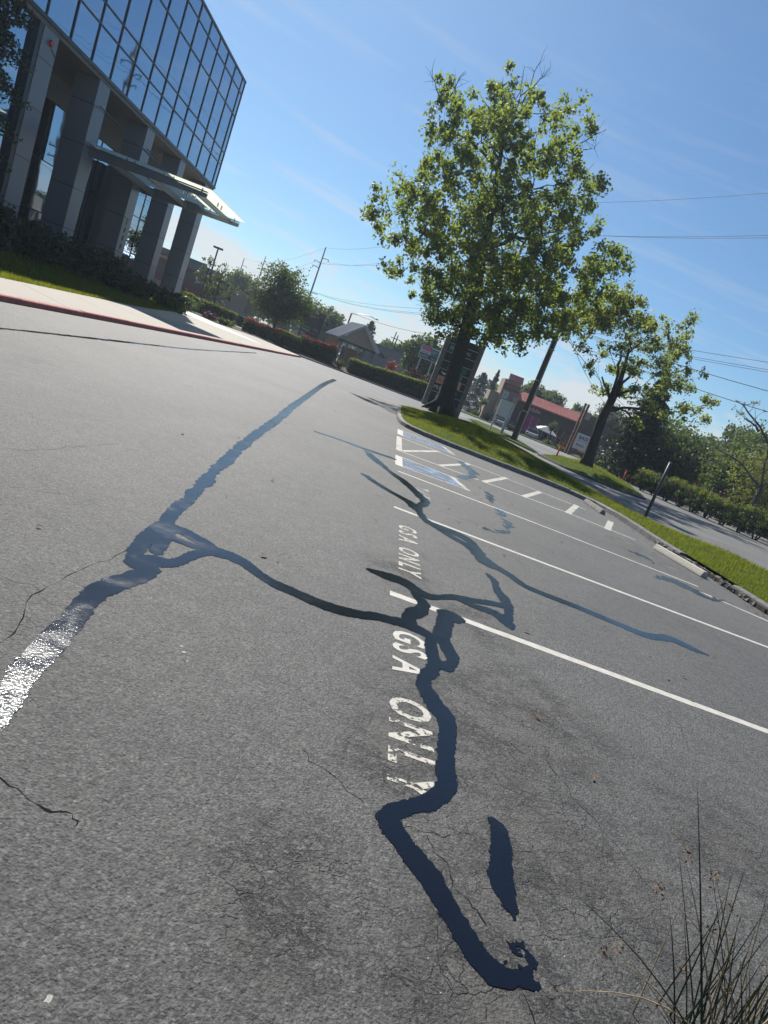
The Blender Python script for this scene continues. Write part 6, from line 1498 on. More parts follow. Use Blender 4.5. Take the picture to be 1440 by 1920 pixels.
# trees beyond the lot
round_tree('street_tree', 'round-headed green tree behind the red-tipped hedges', (-14.8, 73, 0.2), 8.2, 3.8, 1.3, 'mid_leaf', n_blob=30, ll=0.28, dens=13, trunk_r=0.17)
round_tree('street_tree', 'slender pale young tree left of the round-headed tree', (-20.8, 71, 0.2), 6.4, 2.0, 0.8, 'pale_leaf', n_blob=14, ll=0.28, dens=6, trunk_r=0.1)
round_tree('street_tree', 'wispy small tree beside the parking lot light', (-23.2, 74, 0.2), 6.6, 1.5, 2.0, 'pale_leaf', n_blob=10, ll=0.28, dens=5, trunk_r=0.1)
conifer('conifer', 'added dark conifer at the left edge standing in for a tree reflected in the flush glass', (-17.0, 24.2, 0.6), 12.5, 1.9, 'dark_leaf', 0.6, 0.17, 32000, None, True)  # added tree, imitates the dark tree mirrored in the glass behind it
conifer('evergreen_tree', 'dark dense broad evergreen behind the open-crowned oak', (22.9, 62, 0), 10.5, 5.0, 'dark_leaf', 0.3, 0.42, 12000)
round_tree('maple_tree', 'broad green maple behind the right-hand hedge', (28.0, 66, 0), 7.4, 5.2, 0.5, 'mid_leaf', n_blob=34, ll=0.36, dens=11, trunk_r=0.25)
round_tree('maple_tree', 'large green tree right of the broad maple, behind the plum shrubs', (31.5, 58, 0), 6.6, 4.2, 0.4, 'mid_leaf', n_blob=26, ll=0.34, dens=11, trunk_r=0.25)
round_tree('maple_tree', 'yellow-green sunlit tree at the right edge behind the hedge', (27.9, 47.5, 0), 6.8, 3.5, 0.8, 'yellow_leaf', n_blob=24, ll=0.2, dens=9, trunk_r=0.14)
round_tree('maple_tree', 'dark green tree mass at the right edge behind the yellow-green tree', (35.5, 53, 0), 8.0, 4.8, 0.6, 'mid_leaf', n_blob=26, ll=0.34, dens=10, trunk_r=0.25)
# leaning bare-branched tree at the right edge
bt = thing('bare_tree', 'nearly leafless tree with forked dark branches at the right edge', 'tree', (26.64, 46.08, 0.00))
wood = MB()
b0 = Vector((26.64, 46.08, 0.00))
V3 = Vector
pts_ = [V3((26.64, 46.08, -0.10)), V3((26.52, 46.08, 1.48)), V3((26.28, 45.84, 3.28))]
wood.tube([p - b0 for p in pts_], [0.20, 0.16, 0.14], 8)
tips = []
for a, b in (((26.28, 45.84, 3.28), (22.08, 45.60, 4.72)), ((26.28, 45.84, 3.28), (25.32, 45.60, 6.16)), ((25.32, 45.60, 6.16), (21.84, 45.60, 8.08)), ((25.32, 45.60, 6.16), (28.08, 46.08, 8.56)), ((24.24, 45.60, 6.76), (22.80, 45.12, 7.12)), ((26.28, 45.84, 3.28), (28.80, 45.60, 6.28))):
    q = limb(wood, V3(a) - b0, V3(b) - b0, 0.09, 0.03, 0.06, 6, 6, 0.06)
    for _ in range(9):
        s_ = q[random.randint(2, 6)]
        e = s_ + Vector(unit(1)[0]) * random.uniform(0.5, 1.2) + V3((0, 0, 0.3))
        limb(wood, s_, e, 0.022, 0.006, 0.05, 4, 4, 0.12)
        tips.append(tuple(e) + (0.18,))
wood.build('trunk', M['bark2'], bt, smooth=True)
leaves('crown', clump_points(tips, 60, 0.12, 3, 0.3), 0.13, 0.08, M['yellow_leaf'], bt)

# hedge of separate bushes on the far side of the driveway
hedge = thing('driveway_hedge', 'dense dark green hedge with gaps near the ground along the far side of the road', 'hedge', (0, 0, 0))
HP = [(21.2 + 0.42 * k_, 52.2 - 1.42 * k_) for k_ in range(14)]
for i, (x, y) in enumerate(HP):
    h = 1.72 + 0.02 * i + random.uniform(-0.16, 0.16)
    wood = MB()
    for _ in range(5):
        a = random.uniform(0, 6.28)
        wood.tube([(x + .1 * math.cos(a), y + .1 * math.sin(a), -0.05), (x + .3 * math.cos(a), y + .3 * math.sin(a), .5), (x + .6 * math.cos(a), y + .6 * math.sin(a), 1.2)], [0.05, 0.04, 0.02], 6)
    st_ = wood.build('stems', M['bark2'], hedge, smooth=True)
    bl = []
    for _ in range(17):
        bl.append((x + random.uniform(-.55, .55), y + random.uniform(-.95, .95), random.uniform(0.50, h - 0.42), random.uniform(0.38, 0.55)))
    leaves('foliage', clump_points(bl, 52, 0.16, 26, 0.5), 0.095, 0.062, M['hedge_leaf'], hedge)
    leaves('sunlit_top_leaves', clump_points([(x + random.uniform(-.45, .45), y - 0.8 + 0.2 * q_, h - 0.20, 0.34) for q_ in range(9)], 50, 0.14, 13, 0.2), 0.095, 0.06, M['hedge_top'], hedge)['kind'] = 'stuff'  # upper leaves coloured lighter to imitate sun on the hedge top
for x, y, lab in ((24.0, 50.6, 'plum-coloured shrub behind the hedge, next to the leaning post'), (26.2, 50.2, 'plum-coloured shrub behind the hedge, nearer the yellow-green tree')):
    shrub('plum_shrub', lab, (x, y, 0), 1.3, 2.3, 'maroon_leaf', 0.16, 30)
clipped_hedge('clipped_hedge', 'low green hedge by the white car beyond the street', (25.6, 78), (29.5, 74.5), 1.0, 0.7, 0.7, 0.1, 'hedge_leaf', 'hedge_top', 0.14, 90)

# background trees
BG = [(15.5, 133, 8.2, 2.8, 'c', 'dark columnar cypress right of the tenant sign'), (18.6, 138, 10.0, 2.4, 't', 'pointed spruce with drooping tip behind the billboard'),
      (20.4, 125, 7.0, 2.4, 'r', 'rounded dark tree beside the pink roofed tower, left of it'), (26.6, 135, 9.6, 3.6, 'r', 'bushy green tree behind the store roof, right of the tower'),
      (31.2, 137, 9.4, 3.6, 'r', 'bushy green tree behind the store roof by the wooden pole'), (37.5, 142, 8.6, 3.4, 'r', 'pale bushy tree behind the far end of the red roof'),
      (41.0, 132, 10.0, 4.2, 'r', 'large leafy tree behind the far street light'), (47, 128, 10.5, 4.5, 'r', 'leafy tree behind the brown store, right of the street light'),
      (-8.0, 122, 9.0, 2.3, 'c', 'dark clipped columnar tree behind the gabled shelter'), (-15.4, 125, 7.6, 3.4, 'r', 'dark rounded trees behind the black menu sign, right one'),
      (-19.0, 128, 7.2, 3.0, 'r', 'dark rounded tree behind the black menu sign, left one'), (-3.2, 128, 6.6, 2.8, 'r', 'dark rounded tree behind the grey siding building, left'),
      (2.2, 128, 7.4, 3.2, 'r', 'dark tree behind the grey siding building, right'), (-0.5, 135, 8.2, 1.6, 't', 'small pointed conifer behind the grey siding building'),
      (1.5, 93, 7.4, 2.6, 'r', 'dark bushy tree behind the white plaza sign'), (-36, 140, 9, 4, 'r', 'far tree behind the strip mall, left'), (-28, 150, 8, 3.5, 'r', 'far tree behind the round-headed tree'),
      (52, 100, 11, 5.0, 'r', 'far tree above the right-hand maples, left'), (45, 80, 9.5, 4.5, 'r', 'far tree above the right-hand maples, right'), (56, 84, 11, 5.5, 'r', 'far tree at the right edge behind the bare branches')]
for x, y, h, r, k, lab in BG:
    if k == 'r':
        round_tree('background_tree', lab, (x, y, -0.1), h * 1.22, r * 1.3, 0.8, 'mid_leaf', n_blob=20, ll=0.6, dens=9, trunk_r=0.2, group='trees on the skyline')
    else:
        conifer('background_conifer', lab, (x, y, -0.1), h, r, 'dark_leaf', 0.3, 0.55, 1500, 'trees on the skyline', k == 'c')
wl = MB()
for i in range(150):
    pass
pts_ = []
for i in range(9000):
    a = R(random.uniform(-48, 62))
    d = random.uniform(230, 300)
    x, y = math.sin(a) * d, math.cos(a) * d
    hh = 8 + 4 * math.sin(a * 23) + 2.5 * math.sin(a * 61)
    pts_.append((x, y, hh * random.random() ** 0.7))
belt = leaves('far_woodland', np.array(pts_), 2.6, 1.7, M['dark_leaf'], None)
tag(belt, kind='stuff')

# ------------------------------------------------------------------ poles, wires, lamps
pole = thing('utility_pole', 'thick dark wooden pole with a grey conduit on the verge before the red-roofed store', 'utility pole', (10.05, 52, 0))
MB().tube([(0, 0, -0.2), (0, 0, 5), (0, 0, 10.2)], [0.22, 0.20, 0.17], 12).build('shaft', M['wood'], pole, smooth=True)
MB().tube([(0.22, -0.10, 0.0), (0.20, -0.09, 8.5)], 0.06, 8).build('conduit', M['alu'], pole)
for z in (2.5, 5.0, 7.5):
    MB().box(-0.22, 0.30, -0.25, -0.16, z, z + 0.06).build('strap', M['alu'], pole)


def transmission(name, label, loc, h, rz, group='tall transmission poles down the street'):
    t = thing(name, label, 'utility pole', loc, rz, group)
    MB().tube([(0, 0, -0.2), (0, 0, h)], [0.32, 0.15], 10).build('shaft', M['wood'], t, smooth=True)
    for k, z in enumerate((h - 3.9, h - 2.6, h - 5.2)):
        s = 1 if k % 2 else -1
        limb(MB(), (0, 0, 0), (0, 0, 1), 0.1, 0.1)
        m_ = MB()
        m_.tube([(0, 0, z - 0.2), (s * 0.9, 0, z), (s * 1.75, 0, z + 0.05)], [0.09, 0.08, 0.06], 6)
        m_.build('davit_arm', M['iron'], t)
        MB().tube([(s * 1.7, 0, z), (s * 1.7, 0, z - 0.45)], 0.09, 6).build('insulator', M['iron'], t)
    for z in (13.4, 12.2):
        MB().box(-1.8, 1.8, -0.07, 0.07, z, z + 0.14).build('crossarm', M['wood'], t)
        for x in (-1.65, -0.8, 0.8, 1.65):
            MB().tube([(x, 0, z + 0.14), (x, 0, z + 0.34)], 0.05, 6).build('insulator', M['iron'], t)
    return t


TP = [((47, 6, 0), 28.5), ((9, 91, 0), 28.5), ((-29, 176, 0), 25.0), ((-71, 262, 0), 22), ((-63.5, 262, 0), 25.5)]
tlab = ['tall wooden transmission pole outside the frame carrying the near wires', 'tall wooden transmission pole hidden behind the big oak', 'tall leaning-looking transmission pole above the black menu sign',
        'far slim transmission pole, left of the pair over the round-headed tree', 'far slim transmission pole, right of the pair over the round-headed tree']
SR = math.atan2(85, -38) - math.pi / 2
for (l, h), lb in zip(TP, tlab):
    transmission('transmission_pole', lb, l, h, SR)


def wire(a, b, sag, r=0.018, n=24):
    a, b = Vector(a), Vector(b)
    q = []
    for i in range(n + 1):
        t = i / n
        p = a.lerp(b, t)
        p.z -= 4 * sag * t * (1 - t)
        q.append(p)
    return MB().tube(q, r, 5)


SX, SY = math.cos(SR), math.sin(SR)
wi = 0
wl_ = [('top', 0, -0.1), ('lower', -1.7, -4.4), ('lower', 1.7, -3.1), ('mid', -1.6, 0), ('mid', 1.6, 0), ('mid', 0.8, 0)]
for si, (i, j) in enumerate(((0, 1), (1, 2), (2, 3))):
    for k, (nm, off, dz) in enumerate(wl_):
        za = TP[i][1] + dz if nm != 'mid' else 13.75
        zb = TP[j][1] + dz if nm != 'mid' else 13.75
        a = (TP[i][0][0] + SX * off, TP[i][0][1] + SY * off, za)
        b = (TP[j][0][0] + SX * off, TP[j][0][1] + SY * off, zb)
        where = ('above the two oaks at the right', 'between the big oak and the far transmission pole', 'beyond the far transmission pole')[si]
        what = ('top', 'second', 'third', 'outer low', 'inner low', 'lowest')[k]
        tag(wire(a, b, 2.4 if nm != 'mid' else 1.6, 0.022 if si else 0.018).build('overhead_wire', M['cable']), '%s overhead wire %s' % (what, where), 'wire', 'overhead wires along the street')
# service wires dropping across the right side of the sky
for (a, b, sg, lb) in (((10.05, 52, 9.6), (34, 14, 8.6), 1.3, 'thick black service wire sagging right of the open-crowned oak, upper'), ((10.05, 52, 8.6), (34, 14, 7.2), 1.2, 'thick black service wire sagging right of the open-crowned oak, lower'),
                       ((10.05, 52, 9.9), (40, 120, 9.5), 1.6, 'thin wire from the thick wooden pole over the red roof, upper'), ((10.05, 52, 9.2), (48, 110, 8.0), 1.6, 'thin wire from the thick wooden pole over the red roof, lower'),
                       ((10.05, 52, 9.4), (9, 91, 10.6), 0.8, 'short wire from the thick wooden pole back to the hidden transmission pole'),
                       ((9, 91, 10.4), (-9.9, 100, 7.7), 1.0, 'low wire running left to the far street light')):
    tag(wire(a, b, sg, 0.022).build('overhead_wire', M['cable']), lb, 'wire', 'overhead wires along the street')

post = thing('steel_post', 'slim dark steel post on the grass strip by the driveway', 'post', (9.62, 22.4, 0.1))
MB().tube([(0, 0, -0.2), (0, 0, 2.02)], [0.055, 0.052], 10).build('shaft', M['iron'], post, smooth=True)
MB().tube([(0, 0, 2.02), (0, 0, 2.05)], [0.06, 0.045], 10).build('cap', M['alu'], post)

ll_ = thing('parking_lot_light', 'parking lot light on a dark pole before the strip mall', 'street lamp', (-23.3, 75, 0))
MB().tube([(0, 0, 0), (0, 0, 7.35)], [0.11, 0.08], 8).build('pole', M['iron'], ll_, smooth=True)
MB().box(-0.5, 0.5, -0.25, 0.25, 7.35, 7.55).build('lamp_head', M['iron'], ll_, bevel=0.03)


def cobra(label, loc, h, reach, rz):
    t = thing('street_light', label, 'street lamp', loc, rz)
    MB().tube([(0, 0, 0), (0, 0, h)], [0.14, 0.12], 8).build('pole', M['wood'], t, smooth=True)
    MB().tube([(0, 0, h - 0.1), (reach * 0.35, 0, h + 0.32), (reach * 0.75, 0, h + 0.55), (reach, 0, h + 0.5)], 0.045, 6).build('arm', M['alu'], t, smooth=True)
    MB().tube([(reach - 0.05, 0, h + 0.5), (reach + 0.3, 0, h + 0.5), (reach + 0.65, 0, h + 0.44)], [0.07, 0.13, 0.05], 8).build('lamp_head', M['alu'], t, smooth=True)


cobra('street light with a long arm above the gabled shelter roof', (-9.9, 100, 0), 7.6, 3.4, 0)
cobra('street light arm showing between the store roof and the open-crowned oak', (39.5, 118, 0), 8.4, 3.0, math.pi)
for x, lb in ((-3.15, 'left slim wooden pole of the pair behind the clipped hedge'), (-2.7, 'right slim wooden pole of the pair behind the clipped hedge')):
    t = thing('wooden_pole', lb, 'utility pole', (x, 110, 0), 0, 'pair of slim poles')
    MB().tube([(0, 0, 0), (0.1, 0, 8.0 if x < -3 else 7.6)], [0.13, 0.09], 8).build('shaft', M['wood'], t, smooth=True)
    MB().box(-0.5, 0.7, -0.05, 0.05, 6.9, 7.0).build('crossarm', M['wood'], t)
t = thing('wooden_pole', 'small distant pole left of the gabled shelter', 'utility pole', (-22.5, 150, 0))
MB().tube([(0, 0, 0), (0, 0, 10.4)], [0.14, 0.1], 6).build('shaft', M['wood'], t)
MB().box(-1, 1, -0.05, 0.05, 9.6, 9.75).build('crossarm', M['wood'], t)

# ------------------------------------------------------------------ signs
FACE = (R(90), 0, 0)
# tall black tenant sign half hidden by the oak
ty = thing('tenant_sign', 'tall black tenant sign with pale end posts behind the oak trunk', 'sign', (3.95, 55, 0.2))
MB().box(-1.55, -1.15, -0.35, 0.35, 0, 5.75).build('end_post', M['kerb'], ty, bevel=0.01)
MB().box(1.32, 1.72, -0.35, 0.35, 0, 6.0).build('end_post', M['kerb'], ty, bevel=0.01)
MB().box(-1.148, 1.318, -0.26, 0.26, 0.5, 5.9).build('cabinet', M['black'], ty)
zs = [0.62, 1.30, 2.02, 2.62, 3.20, 3.90, 4.62, 5.35, 5.86]
for z in zs[1:-1]:
    MB().box(-1.14, 1.31, -0.285, -0.262, z - 0.022, z + 0.022).build('divider', M['dim_white'], ty)


def plate(x0, x1, z0, z1, m, y=-0.28, name='tenant_panel', parent=None, d=0.018):
    return MB().box(x0, x1, y, y + d, z0, z1).build(name, m, parent)


plate(-1.05, -0.35, 4.70, 5.30, M['green_sign'], parent=ty)
lettering('PEI', 0.42, M['dim_white'], ty, (-0.98, -0.286, 4.84), FACE, depth=0.004)
lettering('A', 0.62, M['white'], ty, (-0.62, -0.272, 3.36), FACE, depth=0.004)
lettering('>', 0.45, M['dim_white'], ty, (-0.55, -0.272, 4.05), FACE, depth=0.004)
sw = MB()
sw.add([(-1.0, -0.272, 3.02), (-0.75, -0.272, 2.78), (-0.35, -0.272, 2.86), (-0.10, -0.272, 2.98), (-0.38, -0.272, 2.95), (-0.72, -0.272, 2.93)], [(0, 1, 2, 3, 4, 5)])
sw.build('swoosh_mark', M['white'], ty)
plate(-1.08, -0.18, 2.06, 2.58, M['salmon'], parent=ty)
lettering('RO', 0.50, M['red'], ty, (-0.95, -0.286, 2.14), FACE, depth=0.004)
lettering('PERS', 0.44, M['white'], ty, (-1.10, -0.272, 1.52), FACE, depth=0.004)
lettering('C', 0.66, M['cream'], ty, (-0.72, -0.272, 0.72), FACE, depth=0.004)
plate(0.55, 1.05, 4.72, 5.28, M['black'], parent=ty)
lettering('MG', 0.34, M['dim_white'], ty, (0.30, -0.286, 4.86), FACE, depth=0.004)
MB().tube([(0.72, -0.275, 3.55), (0.72, -0.295, 3.55)], 0.28, 14).build('tree_mark', M['green_sign'], ty)
lettering('NO', 0.26, M['white'], ty, (0.42, -0.272, 2.92), FACE, depth=0.004)
lettering('DG', 0.28, M['white'], ty, (0.42, -0.272, 2.66), FACE, depth=0.004)
plate(0.30, 0.95, 2.06, 2.58, M['salmon'], parent=ty)
lettering('R', 0.50, M['red'], ty, (0.46, -0.286, 2.14), FACE, depth=0.004)
lettering('NAL', 0.30, M['white'], ty, (0.34, -0.272, 1.58), FACE, depth=0.004)
lettering('A', 0.42, M['cream'], ty, (0.42, -0.272, 0.80), FACE, depth=0.004)

# plaza sign on two posts
ps = thing('plaza_sign', 'white and green plaza sign on two posts behind the clipped hedge', 'sign', (2.35, 85, 0))
for x in (-0.75, 0.8):
    MB().box(x - 0.07, x + 0.07, -0.07, 0.07, 0, 4.75).build('post', M['dim_white'], ps)
MB().box(-1.15, 1.3, -0.2, 0.2, 4.70, 6.35).build('cabinet', M['dim_white'], ps)
plate(-1.06, 0.25, 5.78, 6.27, M['pink_sign'], -0.225, parent=ps)
lettering('EUREKA', 0.34, M['salmon'], ps, (-1.0, -0.232, 5.90), FACE, depth=0.003, sx=0.86)
plate(0.27, 1.22, 5.36, 6.15, M['green_sign'], -0.225, parent=ps)
lettering('DOLLAR\nTREE', 0.22, M['white'], ps, (0.32, -0.232, 5.82), FACE, depth=0.003, sx=0.85)
lettering('general', 0.30, M['navy'], ps, (-0.95, -0.208, 5.44), FACE, depth=0.003)
plate(-1.06, 1.22, 4.79, 5.34, M['black'], -0.225, parent=ps)
lettering("SAM'S", 0.44, M['white'], ps, (-1.0, -0.232, 4.90), FACE, depth=0.003)
lettering('GRILL', 0.30, M['dim_white'], ps, (0.42, -0.232, 4.92), FACE, depth=0.003)

# dark menu-board pylon at the far left
dp = thing('pylon_sign', 'black pylon sign with a red upper band right of the round-headed tree', 'sign', (-12.6, 85, 0))
MB().box(-1.3, 1.35, -0.3, 0.3, 3.35, 5.35).build('cabinet', M['black'], dp)
plate(-1.2, 1.25, 4.75, 5.2, M['maroon'], -0.325, parent=dp)
lettering('MERCURY', 0.22, M['white'], dp, (-0.75, -0.33, 4.55), FACE, depth=0.003)
for x in (-1.15, 1.1):
    MB().box(x - 0.12, x + 0.12, -0.12, 0.12, 0, 3.35).build('post', M['black'], dp)
for k, z in enumerate((2.7, 2.25, 1.8, 1.35)):
    MB().box(-1.25, 1.25, -0.25, -0.13, z, z + 0.36).build('tenant_board', M['black'], dp)
    lettering(('TERIYAKI', 'NAILS', 'DENTAL', 'VAPE')[k], 0.26, M['dim_white'], dp, (-1.1, -0.255, z + 0.07), FACE, depth=0.003)
gate = thing('steel_fence', 'grey steel rail fence between the pylon sign and the gabled shelter', 'fence', (-10.2, 84, 0))
for z in (3.1, 2.1, 1.1):
    MB().box(-0.9, 1.3, -0.04, 0.04, z, z + 0.1).build('rail', M['grey_steel'], gate)
for i in range(9):
    MB().box(-0.9 + 0.26 * i, -0.86 + 0.26 * i, -0.03, 0.03, 1.0, 2.2).build('baluster', M['grey_steel'], gate)

# blank two-board real-estate sign
for (x, y, rz, lb) in ((9.0, 55.0, R(12), 'blank white board sign on two white posts facing the lot'), (9.75, 55.6, R(78), 'white board sign seen edge-on beside the blank white board')):
    t = thing('board_sign', lb, 'sign', (x, y, 0.12), rz, 'white boards on the verge')
    MB().box(-0.55, 0.55, -0.02, 0.02, 1.42, 2.75).build('board', M['white'], t)
    for xx in (-0.5, 0.5):
        MB().box(xx - 0.05, xx + 0.05, 0.022, 0.12, 0, 2.70).build('post', M['dim_white'], t)
    MB().box(-0.5, 0.5, 0.03, 0.10, 1.18, 1.28).build('rail', M['dim_white'], t)

# white reader-board sign on a brown twin post
bs = thing('reader_sign', 'white sign reading BASI and PHO on a tall brown twin post', 'sign', (23.6, 85, 0))
for x in (-0.28, 0.12):
    MB().box(x - 0.13, x + 0.13, -0.13, 0.13, 0, 6.75).build('post', M['brickwall'], bs)
MB().box(0.30, 2.45, -0.15, 0.15, 1.0, 3.05).build('cabinet', M['white'], bs)
lettering('BASI', 0.66, M['navy'], bs, (0.55, -0.158, 2.34), FACE, depth=0.004, offset=0.015)
lettering('VIETNAMESE CUISINE', 0.17, M['navy'], bs, (0.42, -0.158, 2.08), FACE, depth=0.003, sx=1.0)
lettering('PHO', 0.52, M['black'], bs, (0.55, -0.158, 1.38), FACE, depth=0.004)
lettering('J', 0.44, M['red'], bs, (2.05, -0.158, 1.22), FACE, depth=0.004)

# window sign lettering right of the trunk
# ------------------------------------------------------------------ buildings across the street
tm = thing('retail_store', 'brown stucco store with a pink-red metal roof, tower and Mobile sign', 'store', (0, 100, 0))
MB().prism([(17.0, 0.6), (27.6, 0.6), (27.6, 15), (17.0, 15)], -0.1, 4.95).build('wall', M['taupe'], tm)
rf = MB()
rf.add([(16.6, -0.7, 4.72), (27.75, -0.7, 4.72), (27.75, 1.3, 5.95), (18.4, 1.3, 6.05), (16.6, -0.7, 4.55), (27.75, -0.7, 4.55), (27.75, 1.3, 5.7), (18.4, 1.3, 5.8)],
       [(0, 1, 2, 3), (4, 7, 6, 5), (0, 4, 5, 1), (1, 5, 6, 2), (0, 3, 7, 4)])
roof = rf.build('roof', M['red_roof'], tm)
for i in range(24):
    x = 18.5 + 0.385 * i
    MB().add([(x, -0.72, 4.725), (x + 0.05, -0.72, 4.725), (x + 0.05, 1.3, 6.02), (x, 1.3, 6.02), (x, -0.72, 4.80), (x + 0.05, -0.72, 4.80), (x + 0.05, 1.3, 6.09), (x, 1.3, 6.09)],
             [(0, 3, 2, 1), (4, 5, 6, 7), (0, 1, 5, 4), (1, 2, 6, 5), (2, 3, 7, 6), (3, 0, 4, 7)]).build('standing_seam', M['red_roof'], roof)
MB().box(27.7, 28.5, -0.9, 14, -0.1, 6.3).build('parapet_wall', M['taupe'], tm)
MB().box(27.6, 28.6, -1.0, -0.4, 5.4, 6.5).build('roof_end_cap', M['stucco2'], tm)
tw = MB().box(14.9, 17.4, 0.4, 4.5, -0.1, 6.9).build('tower', M['stucco2'], tm)
MB().box(15.02, 17.42, 0.1, 0.396, 5.4, 6.3).build('tower_recess', M['stucco'], tm)
for z0, z1 in ((6.95, 7.85), (5.95, 6.45)):
    MB().add([(15.3, -0.15, z0), (17.5, -0.15, z0), (17.5, 0.7, z1), (15.3, 0.7, z1), (15.3, -0.15, z0 - .08), (17.5, -0.15, z0 - .08), (17.5, 0.7, z0 - .08), (15.3, 0.7, z0 - .08)],
             [(0, 1, 2, 3), (4, 7, 6, 5), (0, 4, 5, 1), (1, 5, 6, 2), (2, 6, 7, 3), (3, 7, 4, 0)]).build('tower_roof', M['red_roof'], tm)
MB().box(13.5, 15.2, 1.0, 5.0, -0.1, 4.6).build('side_block', M['stucco2'], tm)
plate(15.3, 16.2, 4.1, 5.2, M['dim_white'], 0.36, 'wall_sign', tm)
lettering('Y6', 0.5, M['navy'], tm, (15.42, 0.352, 4.45), FACE, depth=0.003)
MB().box(16.8, 17.6, -1.1, -0.4, -0.1, 4.7).build('entrance_pier', M['stucco2'], tm)
lettering('Mobile', 0.95, M['pink_letter'], tm, (19.15, 0.50, 3.75), FACE, 'store_lettering', depth=0.05, offset=0.02)
for i in range(3):
    MB().box(18.9 + 1.02 * i, 19.86 + 1.02 * i, 0.50, 0.58, 0.55, 3.1).build('shop_window', M['magenta'], tm)
for i in range(4):
    MB().box(18.83 + 1.02 * i, 18.89 + 1.02 * i, 0.46, 0.59, 0.5, 3.15).build('window_frame', M['dim_white'], tm)
for i in range(4):
    MB().box(23.2 + 1.02 * i, 24.16 + 1.02 * i, 0.50, 0.58, 0.55, 2.7).build('shop_window', M['car_glass'], tm)
    MB().box(23.13 + 1.02 * i, 23.19 + 1.02 * i, 0.46, 0.59, 0.5, 2.75).build('window_frame', M['dim_white'], tm)
bb = thing('retail_building', 'dark brown flat-roofed shop building behind the BASI sign', 'store', (0, 101, 0))
MB().box(28.55, 46, -0.6, 14, -0.1, 6.1).build('wall', M['taupe'], bb)
MB().box(28.5, 46.1, -0.8, 14.1, 6.1, 6.3).build('parapet', M['stucco'], bb)
MB().box(28.7, 45, -1.6, -0.62, 3.0, 3.4).build('canopy', M['iron'], bb)
for i in range(6):
    MB().box(29.2 + 2.4 * i, 31.3 + 2.4 * i, -0.66, -0.62, 0.6, 2.8).build('shop_window', M['car_glass'], bb)
lettering('Pho', 0.8, M['dim_white'], bb, (33.2, -0.68, 1.9), FACE, 'window_lettering', depth=0.005)
lettering('Thai', 0.6, M['orange'], bb, (32.6, -0.68, 1.1), FACE, 'window_lettering', depth=0.005)
rb = thing('brick_house', 'dim red-brown building glimpsed through the right-hand trees', 'building', (30, 70, 0))
MB().box(-2, 4.5, 0, 6, -0.1, 5.4).build('wall', M['brickwall'], rb)
MB().prism([(-2.3, -0.3), (4.8, -0.3), (4.8, 6.3), (-2.3, 6.3)], 5.4, 5.7).build('roof', M['awning'], rb)
for x in (-1.0, 0.8, 2.6):
    f_ = MB().box(x - 0.05, x + 0.95, -0.05, -0.003, 2.9, 4.3).build('window', M['dim_white'], rb)
    MB().box(x + 0.02, x + 0.88, -0.07, -0.052, 2.97, 4.23).build('pane', M['car_glass'], f_)

# strip mall on the left
sm = thing('strip_mall', 'brown brick strip mall with dark red awnings and PEARLE sign', 'store', (0, 0, 0))
MB().prism([(-45, 90), (-29.8, 92.5), (-29.8, 112), (-45, 112)], -0.1, 5.6).build('wall', M['brickwall'], sm)
MB().prism([(-45.2, 89.8), (-29.6, 92.3), (-29.6, 92.9), (-45.2, 90.4)], 5.6, 6.3).build('parapet', M['store_roof'], sm)
MB().prism([(-31.4, 91.0), (-27.4, 92.2), (-27.4, 110), (-31.4, 110)], -0.1, 5.0).build('corner_block', M['stucco'], sm)
MB().prism([(-31.6, 90.7), (-27.2, 91.9), (-27.2, 92.7), (-31.6, 91.5)], 5.0, 5.9).build('cornice', M['store_roof'], sm)
ra = math.atan2(2.5, 15.2)
aw = MB()
for x0, x1, ya, yb in ((-44, -32, 89.4, 91.3), (-31.2, -27.4, 90.1, 91.2)):
    aw.add([(x0, ya, 2.3), (x1, yb, 2.3), (x1, yb + 1.0, 3.1), (x0, ya + 1.0, 3.1), (x0, ya, 2.1), (x1, yb, 2.1)], [(0, 1, 2, 3), (0, 4, 5, 1)])
    aw.build('awning', M['awning'], sm)
    aw = MB()
lettering('PEARLE', 0.50, M['salmon'], sm, (-35.6, 91.0, 5.0), (R(90), 0, ra), 'store_lettering', depth=0.04, offset=0.015)
MB().box(-32.4, -31.7, 91.2, 91.5, 3.7, 4.8).build('blade_sign', M['dim_white'], sm)
lettering('8', 0.9, M['black'], sm, (-32.3, 91.19, 3.9), (R(90), 0, 0), 'store_lettering', depth=0.003)
lettering('Jamba', 0.8, M['white'], sm, (-29.9, 91.05, 3.6), (R(90), 0, ra + 0.12), 'store_lettering', depth=0.04)
MB().add([(-27.9, 91.8, 3.3), (-27.45, 92.0, 3.3), (-27.45, 92.0, 4.7), (-27.9, 91.8, 4.7)], [(0, 1, 2, 3)]).build('green_panel', M['green_sign'], sm)
for i in range(5):
    MB().box(-43 + 2.4 * i, -41 + 2.4 * i, 89.9 + .4 * i, 90.0 + .4 * i, 0.4, 2.2).build('shop_window', M['car_glass'], sm)

